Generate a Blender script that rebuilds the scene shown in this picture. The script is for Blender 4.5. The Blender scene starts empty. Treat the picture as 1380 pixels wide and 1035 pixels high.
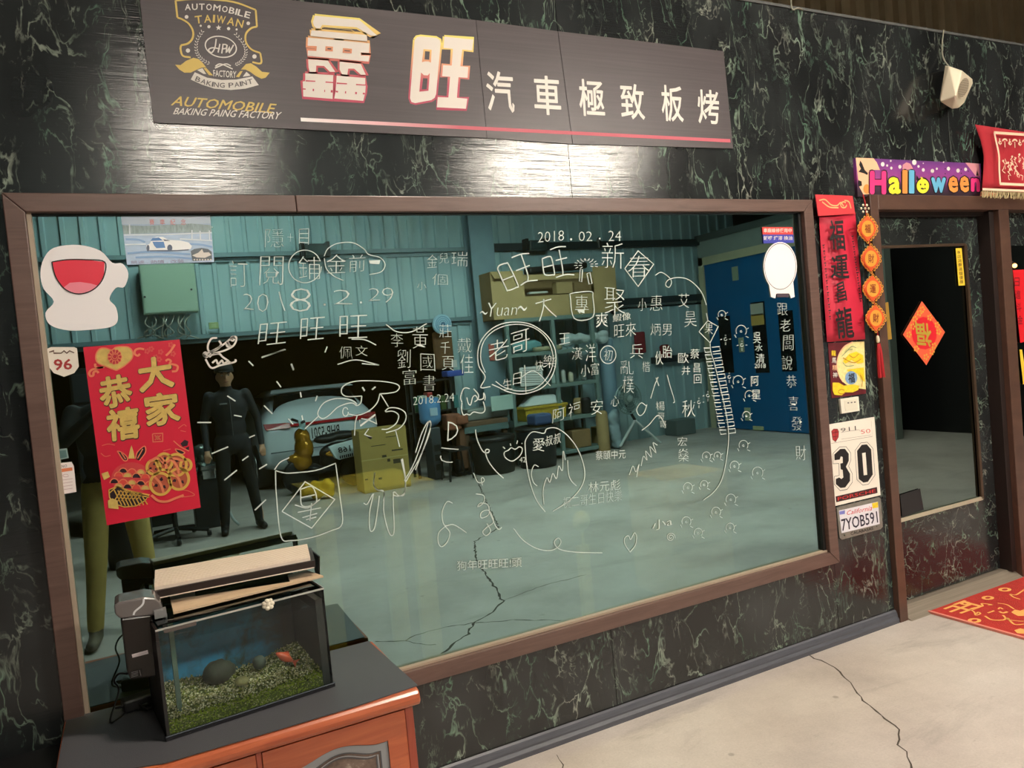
import bpy, bmesh, math, random
from mathutils import Vector, Matrix
random.seed(7)
S = bpy.context.scene
C = S.collection
# ------------------------------------------------------------------ camera
ROLL, PITCH, YAW, FPX = -.0924, .0410, .4643, 1037.0
CAM = Vector((0, -2.57, 1.508))
def _rot():
    cr, sr = math.cos(ROLL), math.sin(ROLL); cp, sp = math.cos(PITCH), math.sin(PITCH); cy, sy = math.cos(YAW), math.sin(YAW)
    B = Matrix(((1, 0, 0), (0, 0, -1), (0, 1, 0)))
    Y = Matrix(((cy, -sy, 0), (sy, cy, 0), (0, 0, 1)))
    P = Matrix(((1, 0, 0), (0, cp, -sp), (0, sp, cp)))
    R = Matrix(((cr, -sr, 0), (sr, cr, 0), (0, 0, 1)))
    return R @ P @ B @ Y
RM = _rot()
cd = bpy.data.cameras.new('camera'); cam = bpy.data.objects.new('camera', cd); C.objects.link(cam)
cd.sensor_width = 36; cd.lens = FPX / 1380 * 36; cd.clip_start = .02; cd.clip_end = 200
mw = Matrix.Identity(4)
for i in range(3):
    mw[i][0] = RM[0][i]; mw[i][1] = -RM[1][i]; mw[i][2] = -RM[2][i]; mw[i][3] = CAM[i]
cam.matrix_world = mw
S.camera = cam
# ------------------------------------------------------------------ exposure, world
S.view_settings.view_transform = 'Standard'; S.view_settings.look = 'None'
S.view_settings.exposure = 0.0; S.view_settings.gamma = 1; S.view_settings.use_curve_mapping = False
wd = bpy.data.worlds.new('world'); S.world = wd; wd.use_nodes = True
wd.node_tree.nodes['Background'].inputs[0].default_value = (.05, .06, .08, 1)
wd.node_tree.nodes['Background'].inputs[1].default_value = .15
try:
    S.cycles.use_denoising = True
    S.cycles.max_bounces = 8; S.cycles.transparent_max_bounces = 16
    S.cycles.sample_clamp_indirect = 4
    S.cycles.caustics_reflective = False; S.cycles.caustics_refractive = False
except Exception: pass
TUBE_STRENGTH = 150.0      # the two ceiling tube fixtures above the shelf wall
BAY_STRENGTH = 430.0       # the high-bay lamps
# ------------------------------------------------------------------ photo pixel -> point in the room
def ray(px, py):
    d = RM.transposed() @ Vector((px - 690, py - 517.5, FPX)); return d
def W(px, py, y=0.0):                      # on the plane parallel to the shop front at y
    d = ray(px, py); t = (y - CAM.y) / d.y; return Vector((d.x * t, y, CAM.z + d.z * t))
def F(px, py, z=0.0):                      # on the horizontal plane at height z
    d = ray(px, py); t = (z - CAM.z) / d.z; return Vector((d.x * t, CAM.y + d.y * t, z))
def MW(px, py, Y):                         # seen in the window glass, on the plane y=Y behind the camera
    p = W(px, py, -Y); return Vector((p.x, Y, p.z))
def MS(px, py, X=8.37):                    # seen in the window glass, on the side wall x=X
    d = ray(px, py); t = X / d.x; return Vector((X, -(CAM.y + d.y * t), CAM.z + d.z * t))
def RB(l, r, t, b, Y):
    m = (t + b) / 2; c = (l + r) / 2
    return MW(l, m, Y).x, MW(r, m, Y).x, MW(c, b, Y).z, MW(c, t, Y).z
def on_plane(px, py, a, b, c, lift=0):
    n = (b - a).cross(c - a).normalized()
    if n.dot(CAM - a) < 0: n = -n
    d = ray(px, py); t = (a + n * lift - CAM).dot(n) / d.dot(n); return CAM + d * t
# ------------------------------------------------------------------ materials
MATS = {}
def srgb(c):
    return tuple((v / 12.92 if v <= .04045 else ((v + .055) / 1.055) ** 2.4) for v in [x / 255 for x in c])
def mat(name, col=None, rough=.5, metal=0, var=0, scale=6, bump=0, bscale=60, spec=.5, emit=0, stretch=(1, 1, 1), coat=0, sheen=0):
    """plain surface with optional mottling (var) and fine relief (bump)"""
    if name in MATS: return MATS[name]
    m = bpy.data.materials.new(name); m.use_nodes = True; nt = m.node_tree; b = nt.nodes['Principled BSDF']
    c = srgb(col) if max(col) > 1 else col
    b.inputs['Base Color'].default_value = (*c, 1); b.inputs['Roughness'].default_value = rough; b.inputs['Metallic'].default_value = metal
    b.inputs['Specular IOR Level'].default_value = spec
    if coat: b.inputs['Coat Weight'].default_value = coat
    if emit: b.inputs['Emission Color'].default_value = (*c, 1); b.inputs['Emission Strength'].default_value = emit
    tc = nt.nodes.new('ShaderNodeTexCoord'); mp = nt.nodes.new('ShaderNodeMapping'); nt.links.new(tc.outputs['Object'], mp.inputs[0]); mp.inputs['Scale'].default_value = stretch
    if var:
        n = nt.nodes.new('ShaderNodeTexNoise'); n.inputs['Scale'].default_value = scale; n.inputs['Detail'].default_value = 6; n.inputs['Roughness'].default_value = .65
        nt.links.new(mp.outputs[0], n.inputs[0])
        r = nt.nodes.new('ShaderNodeValToRGB'); r.color_ramp.elements[0].position = .3; r.color_ramp.elements[1].position = .7
        r.color_ramp.elements[0].color = (*[v * (1 - var) for v in c], 1); r.color_ramp.elements[1].color = (*[min(1, v * (1 + var)) for v in c], 1)
        nt.links.new(n.outputs[0], r.inputs[0]); nt.links.new(r.outputs[0], b.inputs['Base Color'])
    if bump:
        n = nt.nodes.new('ShaderNodeTexNoise'); n.inputs['Scale'].default_value = bscale; n.inputs['Detail'].default_value = 4
        nt.links.new(mp.outputs[0], n.inputs[0]); bp = nt.nodes.new('ShaderNodeBump'); bp.inputs['Strength'].default_value = bump; bp.inputs['Distance'].default_value = .01
        nt.links.new(n.outputs[0], bp.inputs['Height']); nt.links.new(bp.outputs[0], b.inputs['Normal'])
    MATS[name] = m; return m
class NB:
    """small node builder"""
    def __init__(s, name):
        s.m = bpy.data.materials.new(name); s.m.use_nodes = True; s.nt = s.m.node_tree; s.b = s.nt.nodes['Principled BSDF']; s.out = s.nt.nodes['Material Output']
        MATS[name] = s.m
    def n(s, t, **k):
        o = s.nt.nodes.new('ShaderNode' + t)
        for a, v in k.items():
            if a in ('ins',): continue
            setattr(o, a, v)
        return o
    def l(s, a, b): s.nt.links.new(a, b)
    def val(s, node, **k):
        for a, v in k.items(): node.inputs[a.replace('_', ' ')].default_value = v
    def coords(s, scale=(1, 1, 1), rot=(0, 0, 0), kind='Object'):
        tc = s.n('TexCoord'); mp = s.n('Mapping'); s.l(tc.outputs[kind], mp.inputs[0]); mp.inputs['Scale'].default_value = scale; mp.inputs['Rotation'].default_value = rot; return mp.outputs[0]
    def noise(s, v, scale, detail=4, rough=.5, dist=0):
        o = s.n('TexNoise'); s.val(o, Scale=scale, Detail=detail, Roughness=rough, Distortion=dist); s.l(v, o.inputs[0]); return o
    def ramp(s, f, *st):
        o = s.n('ValToRGB'); e = o.color_ramp.elements
        while len(e) < len(st): e.new(.5)
        for i, (p, c) in enumerate(st):
            e[i].position = p; e[i].color = (*c, 1) if len(c) == 3 else c
        s.l(f, o.inputs[0]); return o.outputs[0]
    def math(s, op, a, b=None):
        o = s.n('Math', operation=op)
        for i, x in enumerate((a, b)):
            if x is None: continue
            if isinstance(x, (int, float)): o.inputs[i].default_value = x
            else: s.l(x, o.inputs[i])
        return o.outputs[0]
    def mix(s, f, a, b, blend='MIX'):
        o = s.n('Mix', data_type='RGBA', blend_type=blend)
        for i, x in ((0, f), (6, a), (7, b)):
            if isinstance(x, (int, float)): o.inputs[i].default_value = x
            elif isinstance(x, tuple): o.inputs[i].default_value = (*x, 1)
            else: s.l(x, o.inputs[i])
        return o.outputs[2]
    def warp(s, v, scale, amt):
        n = s.noise(v, scale, 3); su = s.n('VectorMath', operation='SUBTRACT'); s.l(n.outputs['Color'], su.inputs[0]); su.inputs[1].default_value = (.5, .5, .5)
        sc = s.n('VectorMath', operation='SCALE'); s.l(su.outputs[0], sc.inputs[0]); sc.inputs['Scale'].default_value = amt
        ad = s.n('VectorMath', operation='ADD'); s.l(v, ad.inputs[0]); s.l(sc.outputs[0], ad.inputs[1]); return ad.outputs[0]
    def bump(s, h, st=.3, d=.01):
        o = s.n('Bump'); s.val(o, Strength=st, Distance=d); s.l(h, o.inputs['Height']); s.l(o.outputs[0], s.b.inputs['Normal'])

def marble_mat(name, rot=(0, 0, 0), stretch=(1, 1, .5), rough=.13):
    k = NB(name); v0 = k.coords(stretch, rot)
    v = k.warp(v0, 5, .30)
    v = k.warp(v, 26, .055)
    v = k.warp(v, 70, .016)
    def veins(scale, w):
        vo = k.n('TexVoronoi', feature='DISTANCE_TO_EDGE'); k.val(vo, Scale=scale); k.l(v, vo.inputs[0])
        return k.ramp(vo.outputs[0], (0, (1, 1, 1)), (w, (0, 0, 0)))
    a = veins(9.5, .036); b = veins(25, .06)
    ma = k.ramp(k.noise(v0, 9, 5, .6).outputs[0], (.44, (0, 0, 0)), (.64, (1, 1, 1)))
    mb = k.ramp(k.noise(v0, 14, 4, .65, .6).outputs[0], (.54, (0, 0, 0)), (.66, (1, 1, 1)))
    f = k.math('MAXIMUM', k.math('MULTIPLY', a, ma), k.math('MULTIPLY', k.math('MULTIPLY', b, mb), .7))
    blot = k.ramp(k.noise(v, 16, 6, .7).outputs[0], (.60, (0, 0, 0)), (.78, (1, 1, 1)))
    f = k.math('MAXIMUM', f, k.math('MULTIPLY', blot, .22))
    base = k.ramp(k.noise(v0, 3.5, 3).outputs[0], (.35, srgb((28, 30, 31))), (.7, srgb((48, 51, 52))))
    vein = k.ramp(k.noise(v0, 6, 2).outputs[0], (.35, srgb((100, 138, 116))), (.68, srgb((164, 168, 156))))
    col = k.mix(k.math('MULTIPLY', f, .95), base, vein)
    k.l(col, k.b.inputs['Base Color']); k.b.inputs['Roughness'].default_value = rough; k.b.inputs['Specular IOR Level'].default_value = .55
    # fine horizontal brushing of the laminate
    vb = k.coords((2, 2, 300)); k.bump(k.noise(vb, 1.0, 3).outputs[0], .2, .002)
    return k.m
def concrete_mat():
    k = NB('concrete'); v = k.coords()
    n1 = k.ramp(k.noise(v, .9, 6, .6).outputs[0], (.35, srgb((178, 168, 161))), (.5, srgb((198, 189, 181))), (.7, srgb((208, 201, 194))))
    n2 = k.ramp(k.noise(v, 7, 8, .75).outputs[0], (.4, (.9, .9, .9)), (.65, (1, 1, 1)))
    n3 = k.ramp(k.noise(v, 120, 3, .7).outputs[0], (.3, (.86, .86, .85)), (.7, (1, 1, 1)))
    n4 = k.ramp(k.noise(k.coords((1, 2.4, 1), (0, 0, -.3)), 16, 6, .75, .8).outputs[0], (.6, (1, 1, 1)), (.74, (.76, .75, .73)))
    c = k.mix(1, n1, n2, 'MULTIPLY'); c = k.mix(1, c, n3, 'MULTIPLY'); c = k.mix(1, c, n4, 'MULTIPLY')
    # dark scuffs and tyre marks, streaked along x
    sv = k.coords((.35, 1.6, 1), (0, 0, .12)); st = k.ramp(k.noise(sv, 2.3, 7, .7, .5).outputs[0], (.58, (0, 0, 0)), (.72, (1, 1, 1)))
    c = k.mix(k.math('MULTIPLY', st, .42), c, srgb((110, 106, 100)))
    sp = k.n('TexVoronoi'); k.val(sp, Scale=4.5); k.l(v, sp.inputs[0]); spm = k.ramp(sp.outputs[0], (0, (1, 1, 1)), (.055, (1, 1, 1)), (.075, (0, 0, 0)))
    spn = k.ramp(k.noise(v, 1.7, 2).outputs[0], (.5, (0, 0, 0)), (.56, (1, 1, 1)))
    c = k.mix(k.math('MULTIPLY', k.math('MULTIPLY', spm, spn), .5), c, srgb((105, 98, 88)))
    k.l(c, k.b.inputs['Base Color'])
    r = k.ramp(k.noise(v, 2.2, 5).outputs[0], (.35, (.34, .34, .34)), (.7, (.62, .62, .62))); k.l(r, k.b.inputs['Roughness'])
    k.bump(k.noise(v, 45, 5).outputs[0], .12, .004); return k.m
def mirror_glass(name, refl, trans, rough=0.0, wav=0):
    k = NB(name); k.nt.nodes.remove(k.b)
    g = k.n('BsdfGlossy'); g.inputs['Color'].default_value = (*refl, 1); g.inputs['Roughness'].default_value = rough
    t = k.n('BsdfTransparent'); t.inputs['Color'].default_value = (*trans, 1)
    a = k.n('AddShader'); k.l(g.outputs[0], a.inputs[0]); k.l(t.outputs[0], a.inputs[1]); k.l(a.outputs[0], k.out.inputs['Surface'])
    if wav:
        bp = k.n('Bump'); k.val(bp, Strength=wav, Distance=.002); k.l(k.noise(k.coords((1, 1, 3)), 1.1, 1).outputs[0], bp.inputs['Height']); k.l(bp.outputs[0], g.inputs['Normal'])
    return k.m
def clear_mat(name, tint=(.95, .97, .96), gl=.06, rough=.02):
    k = NB(name); k.nt.nodes.remove(k.b)
    g = k.n('BsdfGlossy'); g.inputs['Color'].default_value = (.9, .93, .95, 1); g.inputs['Roughness'].default_value = rough
    t = k.n('BsdfTransparent'); t.inputs['Color'].default_value = (*tint, 1)
    fr = k.n('Fresnel'); fr.inputs['IOR'].default_value = 1.25
    a = k.n('MixShader'); k.l(k.math('ADD', fr.outputs[0], gl), a.inputs[0]); k.l(t.outputs[0], a.inputs[1]); k.l(g.outputs[0], a.inputs[2]); k.l(a.outputs[0], k.out.inputs['Surface']); return k.m
def grad_mat(name, axis, lo, hi, stops, rough=.5):
    """printed colour gradient along an axis of the object (0 x, 2 z) between lo and hi metres"""
    k = NB(name); tc = k.n('TexCoord'); sx = k.n('SeparateXYZ'); k.l(tc.outputs['Object'], sx.inputs[0])
    mr = k.n('MapRange'); k.l(sx.outputs[axis], mr.inputs[0]); mr.inputs[1].default_value = lo; mr.inputs[2].default_value = hi
    k.l(k.ramp(mr.outputs[0], *[(p, srgb(c)) for p, c in stops]), k.b.inputs['Base Color']); k.b.inputs['Roughness'].default_value = rough; return k.m
def wood_mat(name, c1, c2, rough=.3, scale=4, stretch=(.6, 6, 9), coat=.3):
    k = NB(name); v = k.coords(stretch); w = k.noise(v, scale, 6, .6, 1.2)
    k.l(k.ramp(w.outputs[0], (.3, srgb(c1)), (.7, srgb(c2))), k.b.inputs['Base Color']); k.b.inputs['Roughness'].default_value = rough; k.b.inputs['Coat Weight'].default_value = coat; k.b.inputs['Coat Roughness'].default_value = .15
    k.bump(w.outputs[0], .05, .002); return k.m
# ------------------------------------------------------------------ mesh builder
ORI = {}
def origin(o):
    return ORI.get(o.name, Vector((0, 0, 0))) if o else Vector((0, 0, 0))
def thing(name, label, cat, loc=(0, 0, 0), group=None):
    o = bpy.data.objects.new(name, None); C.objects.link(o); o.empty_display_size = .1; o.location = loc; ORI[o.name] = Vector(loc)
    o['label'] = label; o['category'] = cat
    if group: o['group'] = group
    return o
def tag(o, label, cat=None, group=None):
    o['label'] = label
    if cat: o['category'] = cat
    if group: o['group'] = group
    return o
class G:
    def __init__(s): s.v = []; s.f = []; s.mi = []; s.cur = 0
    def add(s, vs, fs):
        b = len(s.v); s.v += [tuple(x) for x in vs]; s.f += [tuple(b + i for i in f) for f in fs]; s.mi += [s.cur] * len(fs); return s
    def box(s, x0, x1, y0, y1, z0, z1):
        return s.add([(x, y, z) for z in (z0, z1) for y in (y0, y1) for x in (x0, x1)], [(0, 2, 3, 1), (4, 5, 7, 6), (0, 1, 5, 4), (2, 6, 7, 3), (0, 4, 6, 2), (1, 3, 7, 5)])
    def obox(s, c, size, rz=0, rx=0, ry=0):
        m = Matrix.Translation(c) @ Matrix.Rotation(rz, 4, 'Z') @ Matrix.Rotation(ry, 4, 'Y') @ Matrix.Rotation(rx, 4, 'X')
        h = [q / 2 for q in size]
        return s.add([m @ Vector((x, y, z)) for z in (-h[2], h[2]) for y in (-h[1], h[1]) for x in (-h[0], h[0])], [(0, 2, 3, 1), (4, 5, 7, 6), (0, 1, 5, 4), (2, 6, 7, 3), (0, 4, 6, 2), (1, 3, 7, 5)])
    def prism(s, pts, off):
        n = len(pts); off = Vector(off); a = [Vector(p) for p in pts]; b = [p + off for p in a]
        return s.add(a + b, [tuple(range(n)), tuple(range(2 * n - 1, n - 1, -1))] + [(i, i + n, (i + 1) % n + n, (i + 1) % n) for i in range(n)])
    def quad(s, pts): return s.add(pts, [tuple(range(len(pts)))])
    def tube(s, pts, r, n=6, closed=False, r2=None):
        pts = [Vector(p) for p in pts]; m = len(pts); rings = []; up = Vector((0, 0, 1)); base = len(s.v); prev = None
        for i, p in enumerate(pts):
            a = pts[(i - 1) % m] if (closed or i > 0) else p; b = pts[(i + 1) % m] if (closed or i < m - 1) else p
            t = (b - a)
            t = t.normalized() if t.length > 1e-9 else Vector((0, 0, 1))
            if prev is None: u = t.cross(up) if abs(t.dot(up)) < .95 else t.cross(Vector((1, 0, 0)))
            else: u = prev - t * prev.dot(t)
            u.normalize(); prev = u; w = t.cross(u)
            rr = r if r2 is None else r + (r2 - r) * i / max(1, m - 1)
            if isinstance(r, (list, tuple)): rr = r[i]
            s.v += [tuple(p + (u * math.cos(q) + w * math.sin(q)) * rr) for q in [2 * math.pi * j / n for j in range(n)]]
        L = m if closed else m - 1
        for i in range(L):
            for j in range(n):
                a = base + i * n; b = base + ((i + 1) % m) * n
                s.f.append((a + j, a + (j + 1) % n, b + (j + 1) % n, b + j)); s.mi.append(s.cur)
        if not closed:
            s.f.append(tuple(base + j for j in reversed(range(n)))); s.f.append(tuple(base + (m - 1) * n + j for j in range(n))); s.mi += [s.cur] * 2
        return s
    def cyl(s, a, b, r, n=16, r2=None): return s.tube([a, b], r, n, r2=r2)
    def lathe(s, c, prof, n=20, axis='Z', M=None):
        base = len(s.v); c = Vector(c)
        for (r, h) in prof:
            for j in range(n):
                q = 2 * math.pi * j / n; x, y = r * math.cos(q), r * math.sin(q)
                p = {'Z': Vector((x, y, h)), 'Y': Vector((x, h, y)), 'X': Vector((h, x, y))}[axis]
                if M: p = M @ p
                s.v.append(tuple(c + p))
        for i in range(len(prof) - 1):
            for j in range(n):
                a = base + i * n; b = a + n; s.f.append((a + j, a + (j + 1) % n, b + (j + 1) % n, b + j)); s.mi.append(s.cur)
        s.f.append(tuple(base + j for j in reversed(range(n)))); s.f.append(tuple(base + (len(prof) - 1) * n + j for j in range(n))); s.mi += [s.cur] * 2
        return s
    def ball(s, c, r, n=12, m=8):
        rx, ry, rz = (r, r, r) if not isinstance(r, (tuple, list)) else r
        base = len(s.v); c = Vector(c)
        for i in range(m + 1):
            t = math.pi * i / m * .999 + .0005
            for j in range(n):
                q = 2 * math.pi * j / n; s.v.append((c.x + rx * math.sin(t) * math.cos(q), c.y + ry * math.sin(t) * math.sin(q), c.z + rz * math.cos(t)))
        for i in range(m):
            for j in range(n):
                a = base + i * n; b = a + n; s.f.append((a + j, b + j, b + (j + 1) % n, a + (j + 1) % n)); s.mi.append(s.cur)
        return s
    def ribbon(s, pts, w, nrm=(0, -1, 0), closed=False):
        nrm = Vector(nrm); pts = [Vector(p) for p in pts]; m = len(pts); base = len(s.v)
        for i, p in enumerate(pts):
            a = pts[(i - 1) % m] if (closed or i > 0) else p; b = pts[(i + 1) % m] if (closed or i < m - 1) else p
            t = (b - a).normalized() if (b - a).length > 1e-9 else Vector((1, 0, 0)); u = t.cross(nrm).normalized() * w / 2
            k = 1.0
            if (closed or 0 < i < m - 1):
                d = (pts[(i + 1) % m] - p); e = (p - pts[i - 1])
                if d.length > 1e-9 and e.length > 1e-9:
                    cs = max(.35, math.sqrt(max(0, (1 + d.normalized().dot(e.normalized())) / 2))); k = 1 / cs
            s.v += [tuple(p - u * k), tuple(p + u * k)]
        for i in range(m if closed else m - 1):
            a = base + 2 * i; b = base + 2 * ((i + 1) % m); s.f.append((a, a + 1, b + 1, b)); s.mi.append(s.cur)
        return s
    def mesh(s, name, off=Vector((0, 0, 0))):
        me = bpy.data.meshes.new(name); me.from_pydata([tuple(Vector(v) - off) for v in s.v], [], s.f); me.validate(); return me
    def build(s, name, m, parent=None, smooth=False, bevel=0, label=None, kind=None, loc=None):
        off = origin(parent)
        me = s.mesh(name, off)
        ms = m if isinstance(m, (list, tuple)) else [m]
        for x in ms: me.materials.append(x)
        if len(ms) > 1 and len(me.polygons) == len(s.mi): me.polygons.foreach_set('material_index', s.mi)
        bm = bmesh.new(); bm.from_mesh(me); bmesh.ops.recalc_face_normals(bm, faces=bm.faces); bm.to_mesh(me); bm.free()
        if smooth:
            me.polygons.foreach_set('use_smooth', [True] * len(me.polygons))
        o = bpy.data.objects.new(name, me); C.objects.link(o)
        if parent: o.parent = parent; ORI[o.name] = off
        if bevel:
            bv = o.modifiers.new('bevel', 'BEVEL'); bv.width = bevel; bv.segments = 2; bv.limit_method = 'ANGLE'
        if smooth == 'auto':
            md = o.modifiers.new('ws', 'WEIGHTED_NORMAL')
        if label: o['label'] = label
        if kind: o['kind'] = kind
        return o
def mesh_obj(name, me, m, parent=None, label=None):
    me.materials.clear(); me.materials.append(m)
    if parent: me.transform(Matrix.Translation(-origin(parent)))
    o = bpy.data.objects.new(name, me); C.objects.link(o)
    if parent: o.parent = parent; ORI[o.name] = origin(parent)
    if label: o['label'] = label
    return o
def copy_tree(o, parent=None):
    c = o.copy(); C.objects.link(c); c.parent = parent; ORI[c.name] = origin(o)
    for ch in list(o.children): copy_tree(ch, c)
    return c
def cat(pts, n=5, closed=False):
    """Catmull-Rom through points"""
    P = [Vector(p) for p in pts]; m = len(P); out = []
    if m < 3: return P
    rng = range(m) if closed else range(m - 1)
    for i in rng:
        p1, p2 = P[i], P[(i + 1) % m]; p0 = P[i - 1] if (closed or i > 0) else p1 * 2 - p2; p3 = P[(i + 2) % m] if (closed or i < m - 2) else p2 * 2 - p1
        for k in range(n):
            t = k / n; out.append(.5 * ((2 * p1) + (p2 - p0) * t + (2 * p0 - 5 * p1 + 4 * p2 - p3) * t * t + (3 * p1 - p0 - 3 * p2 + p3) * t ** 3))
    if not closed: out.append(P[-1])
    return out
# ------------------------------------------------------------------ lettering
_TX = {}
def glyph(body, offset=0.0, res=2, sx=0.0):
    key = (body, offset, res, sx)
    if key not in _TX:
        cu = bpy.data.curves.new('t', 'FONT'); cu.body = body; cu.offset = offset; cu.resolution_u = res; cu.shear = sx
        o = bpy.data.objects.new('t', cu); me = bpy.data.meshes.new_from_object(o)
        _TX[key] = ([tuple(v.co) for v in me.vertices], [tuple(p.vertices) for p in me.polygons])
        bpy.data.objects.remove(o); bpy.data.curves.remove(cu); bpy.data.meshes.remove(me)
    return _TX[key]
def put_text(g, body, q, fn, offset=0.0, res=2, shear=0.0, pad=0.0, ref=None):
    """fit a string into the quad q = TL,TR,BR,BL (any 2-D coordinates); fn turns 2-D into a point"""
    b = 0.0
    if offset > .012: b = offset * .55; offset = 0.0          # bold by overprinting shifted copies, each a hair in front of the last
    vs, fs = glyph(body, offset, res, shear)
    if not vs: return g
    rv = vs
    x0 = min(v[0] for v in rv); x1 = max(v[0] for v in rv); y0 = min(v[1] for v in rv); y1 = max(v[1] for v in rv)
    dx = max(1e-6, x1 - x0); dy = max(1e-6, y1 - y0); out = []
    tl, tr, br, bl = [Vector(p) for p in q]
    if b:
        x0 -= b; x1 += b; y0 -= b; y1 += b; dx = x1 - x0; dy = y1 - y0
        sh = [(b * math.cos(k * math.pi / 4), b * math.sin(k * math.pi / 4)) for k in range(8)] + [(0, 0)]
    else: sh = [(0, 0)]
    for k, (sx_, sy_) in enumerate(sh):
        out = []
        for v in vs:
            u = (v[0] + sx_ - x0) / dx; w = (v[1] + sy_ - y0) / dy
            p = (bl * (1 - u) + br * u) * (1 - w) + (tl * (1 - u) + tr * u) * w
            P = fn(p.x, p.y); out.append(P + (CAM - P).normalized() * .00004 * k)
        g.add(out, fs)
    return g
def R4(x0, y0, x1, y1, slope=0.0, lean=0.0):
    """a pixel rectangle sheared: slope = drop of y per pixel of x, lean = shift of x per pixel of y"""
    h = y1 - y0; w = x1 - x0
    return [(x0, y0), (x1, y0 + slope * w), (x1 + lean * h, y1 + slope * w), (x0 + lean * h, y1)]
# ================================================================== lamps (they give the light of the room)
lampm = mat('lamp_diffuser', (255, 244, 228), emit=TUBE_STRENGTH)
bay_m = mat('bay_diffuser', (255, 240, 222), emit=BAY_STRENGTH)
housing = mat('lamp_housing', (205, 205, 200), .4)
def tube_lamp(x, y, z, ln, label):
    n = 4
    t = thing('ceiling_light', label, 'light', (x, y, z + .1), 'ceiling tube lights')
    G().box(x - ln / 2 - .05, x + ln / 2 + .05, y - .28, y + .28, z + .03, z + .1).build('housing', housing, t, bevel=.01)
    for dy in (-.22, -.075, .075, .22): G().cyl((x - ln / 2, y + dy, z), (x + ln / 2, y + dy, z), .022, 10).build('light_tube', lampm, t, True)
    for sx in (-ln / 2 + .1, ln / 2 - .1): G().cyl((x + sx, y, z + .1), (x + sx, y, 5.95), .006, 6).build('hanging_rod', housing, t)
tube_lamp(.87, -5.5, 3.82, .85, 'four tube light hanging nearest the grey electrical box')
tube_lamp(4.01, -4.0, 3.36, 1.5, 'four tube light hanging nearest the shelf with the big cardboard box')
def bay_lamp(x, y, z, label):
    t = thing('high_bay_light', label, 'light', (x, y, z), 'high bay lights')
    G().lathe((x, y, z), [(.07, .28), (.1, .27), (.12, .18), (.26, .02), (.27, 0), (.285, -.24), (.28, -.24), (.262, 0)], 24).build('shade', housing, t, True)  # skirt lengthened to keep the lamp's light off the back wall
    G().lathe((x, y, z - .012), [(.24, 0), (.24, .01)], 24).build('diffuser', bay_m, t)
    G().cyl((x, y, z + .27), (x, y, 5.98), .012, 6).build('stem', housing, t)
bay_lamp(7.0, -2.6, 5.4, 'round high bay lamp above the blue doors side of the hall')
bay_lamp(2.2, -1.9, 5.4, 'round high bay lamp high above the floor before the window')
# ================================================================== setting
marble = marble_mat('marble_laminate')
marble2 = marble_mat('marble_laminate_turned', rot=(.5, 1.1, .2), stretch=(1, 1, 1))
concrete = concrete_mat()
frame_m = wood_mat('brown_window_frame', (84, 62, 56), (104, 80, 72), rough=.42, scale=3, stretch=(1.2, 8, 14), coat=.1)
dark_m = mat('dark_gap', (14, 12, 12), .6)
PZ = W(1043, 8).z
fx0, fx1 = W(2, 261, -.03).x, W(1094, 269, -.03).x
fz1 = W(600, 265, -.03).z; fz0 = (W(600, 914.6, -.03).z + W(1131, 757, -.03).z) / 2
gx0, gx1 = W(36, 300, -.03).x, W(1084, 300, -.03).x
gz1 = W(600, 285.5, -.03).z; gz0 = (W(600, 892, -.03).z + W(1112, 745, -.03).z) / 2
dx0 = W(1206, 830).x; dx1 = W(1217, 833).x          # door post
hz0, hz1 = W(1250, 284).z, W(1250, 265).z           # header
rx0, rx1 = W(1343, 400).x, W(1363, 500).x + .02     # right post
XL, XR = -4.0, 8.37
wall = G().box(XL, fx0, .012, .1, 0, PZ).box(fx0, fx1, .012, .1, fz1, PZ).box(fx0, fx1, .012, .1, 0, fz0).box(fx1, dx0, .012, .1, 0, PZ).box(dx0, XR, .012, .1, hz1, PZ).box(5.6, XR, .012, .1, 0, hz1)
wall_front = wall.build('wall_front', dark_m, kind='structure')
seams = [XL, -2.2, -.98, W(762, 160).x, W(1277, 180).x, 6.34, XR]
def panel(x0, x1, z0, z1, y0=0.0, y1=.012, m=None, g=.0012):
    if x1 - x0 < .01: return
    G().box(x0 + g, x1 - g, y0, y1, z0 + g, z1 - g).build('marble_panel', m or marble, wall_front)
def panel_row(xa, xb, z0, z1):
    xs = [xa] + [s for s in seams if xa + .05 < s < xb - .05] + [xb]
    for a, b in zip(xs[:-1], xs[1:]): panel(a, b, z0, z1)
BB = W(690, 1000).z
panel_row(XL, dx0, fz1, PZ); panel_row(dx0, XR, hz1, PZ)
panel_row(XL, fx0, BB, fz1); panel_row(fx0, fx1, BB, fz0); panel_row(fx1, dx0, BB, fz1)
panel_row(5.6, XR, BB, hz1)
G().box(XL, XR, -.004, .1, PZ, PZ + .012).build('wall_cap', mat('cap_grey', (88, 90, 90), .45), wall_front)
bb = G()
prof = [(-.004, 0), (-.026, 0), (-.026, .018), (-.019, .03), (-.019, BB - .025), (-.012, BB - .006), (-.004, BB)]
for a, b in ((XL, dx0 - .002), (5.62, XR)): bb.prism([(a, y, z) for y, z in prof], (b - a, 0, 0))
bb.build('baseboard_front', mat('baseboard_grey', (74, 76, 84), .4, var=.2, scale=8, stretch=(1, 1, 12)), kind='structure')
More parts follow.
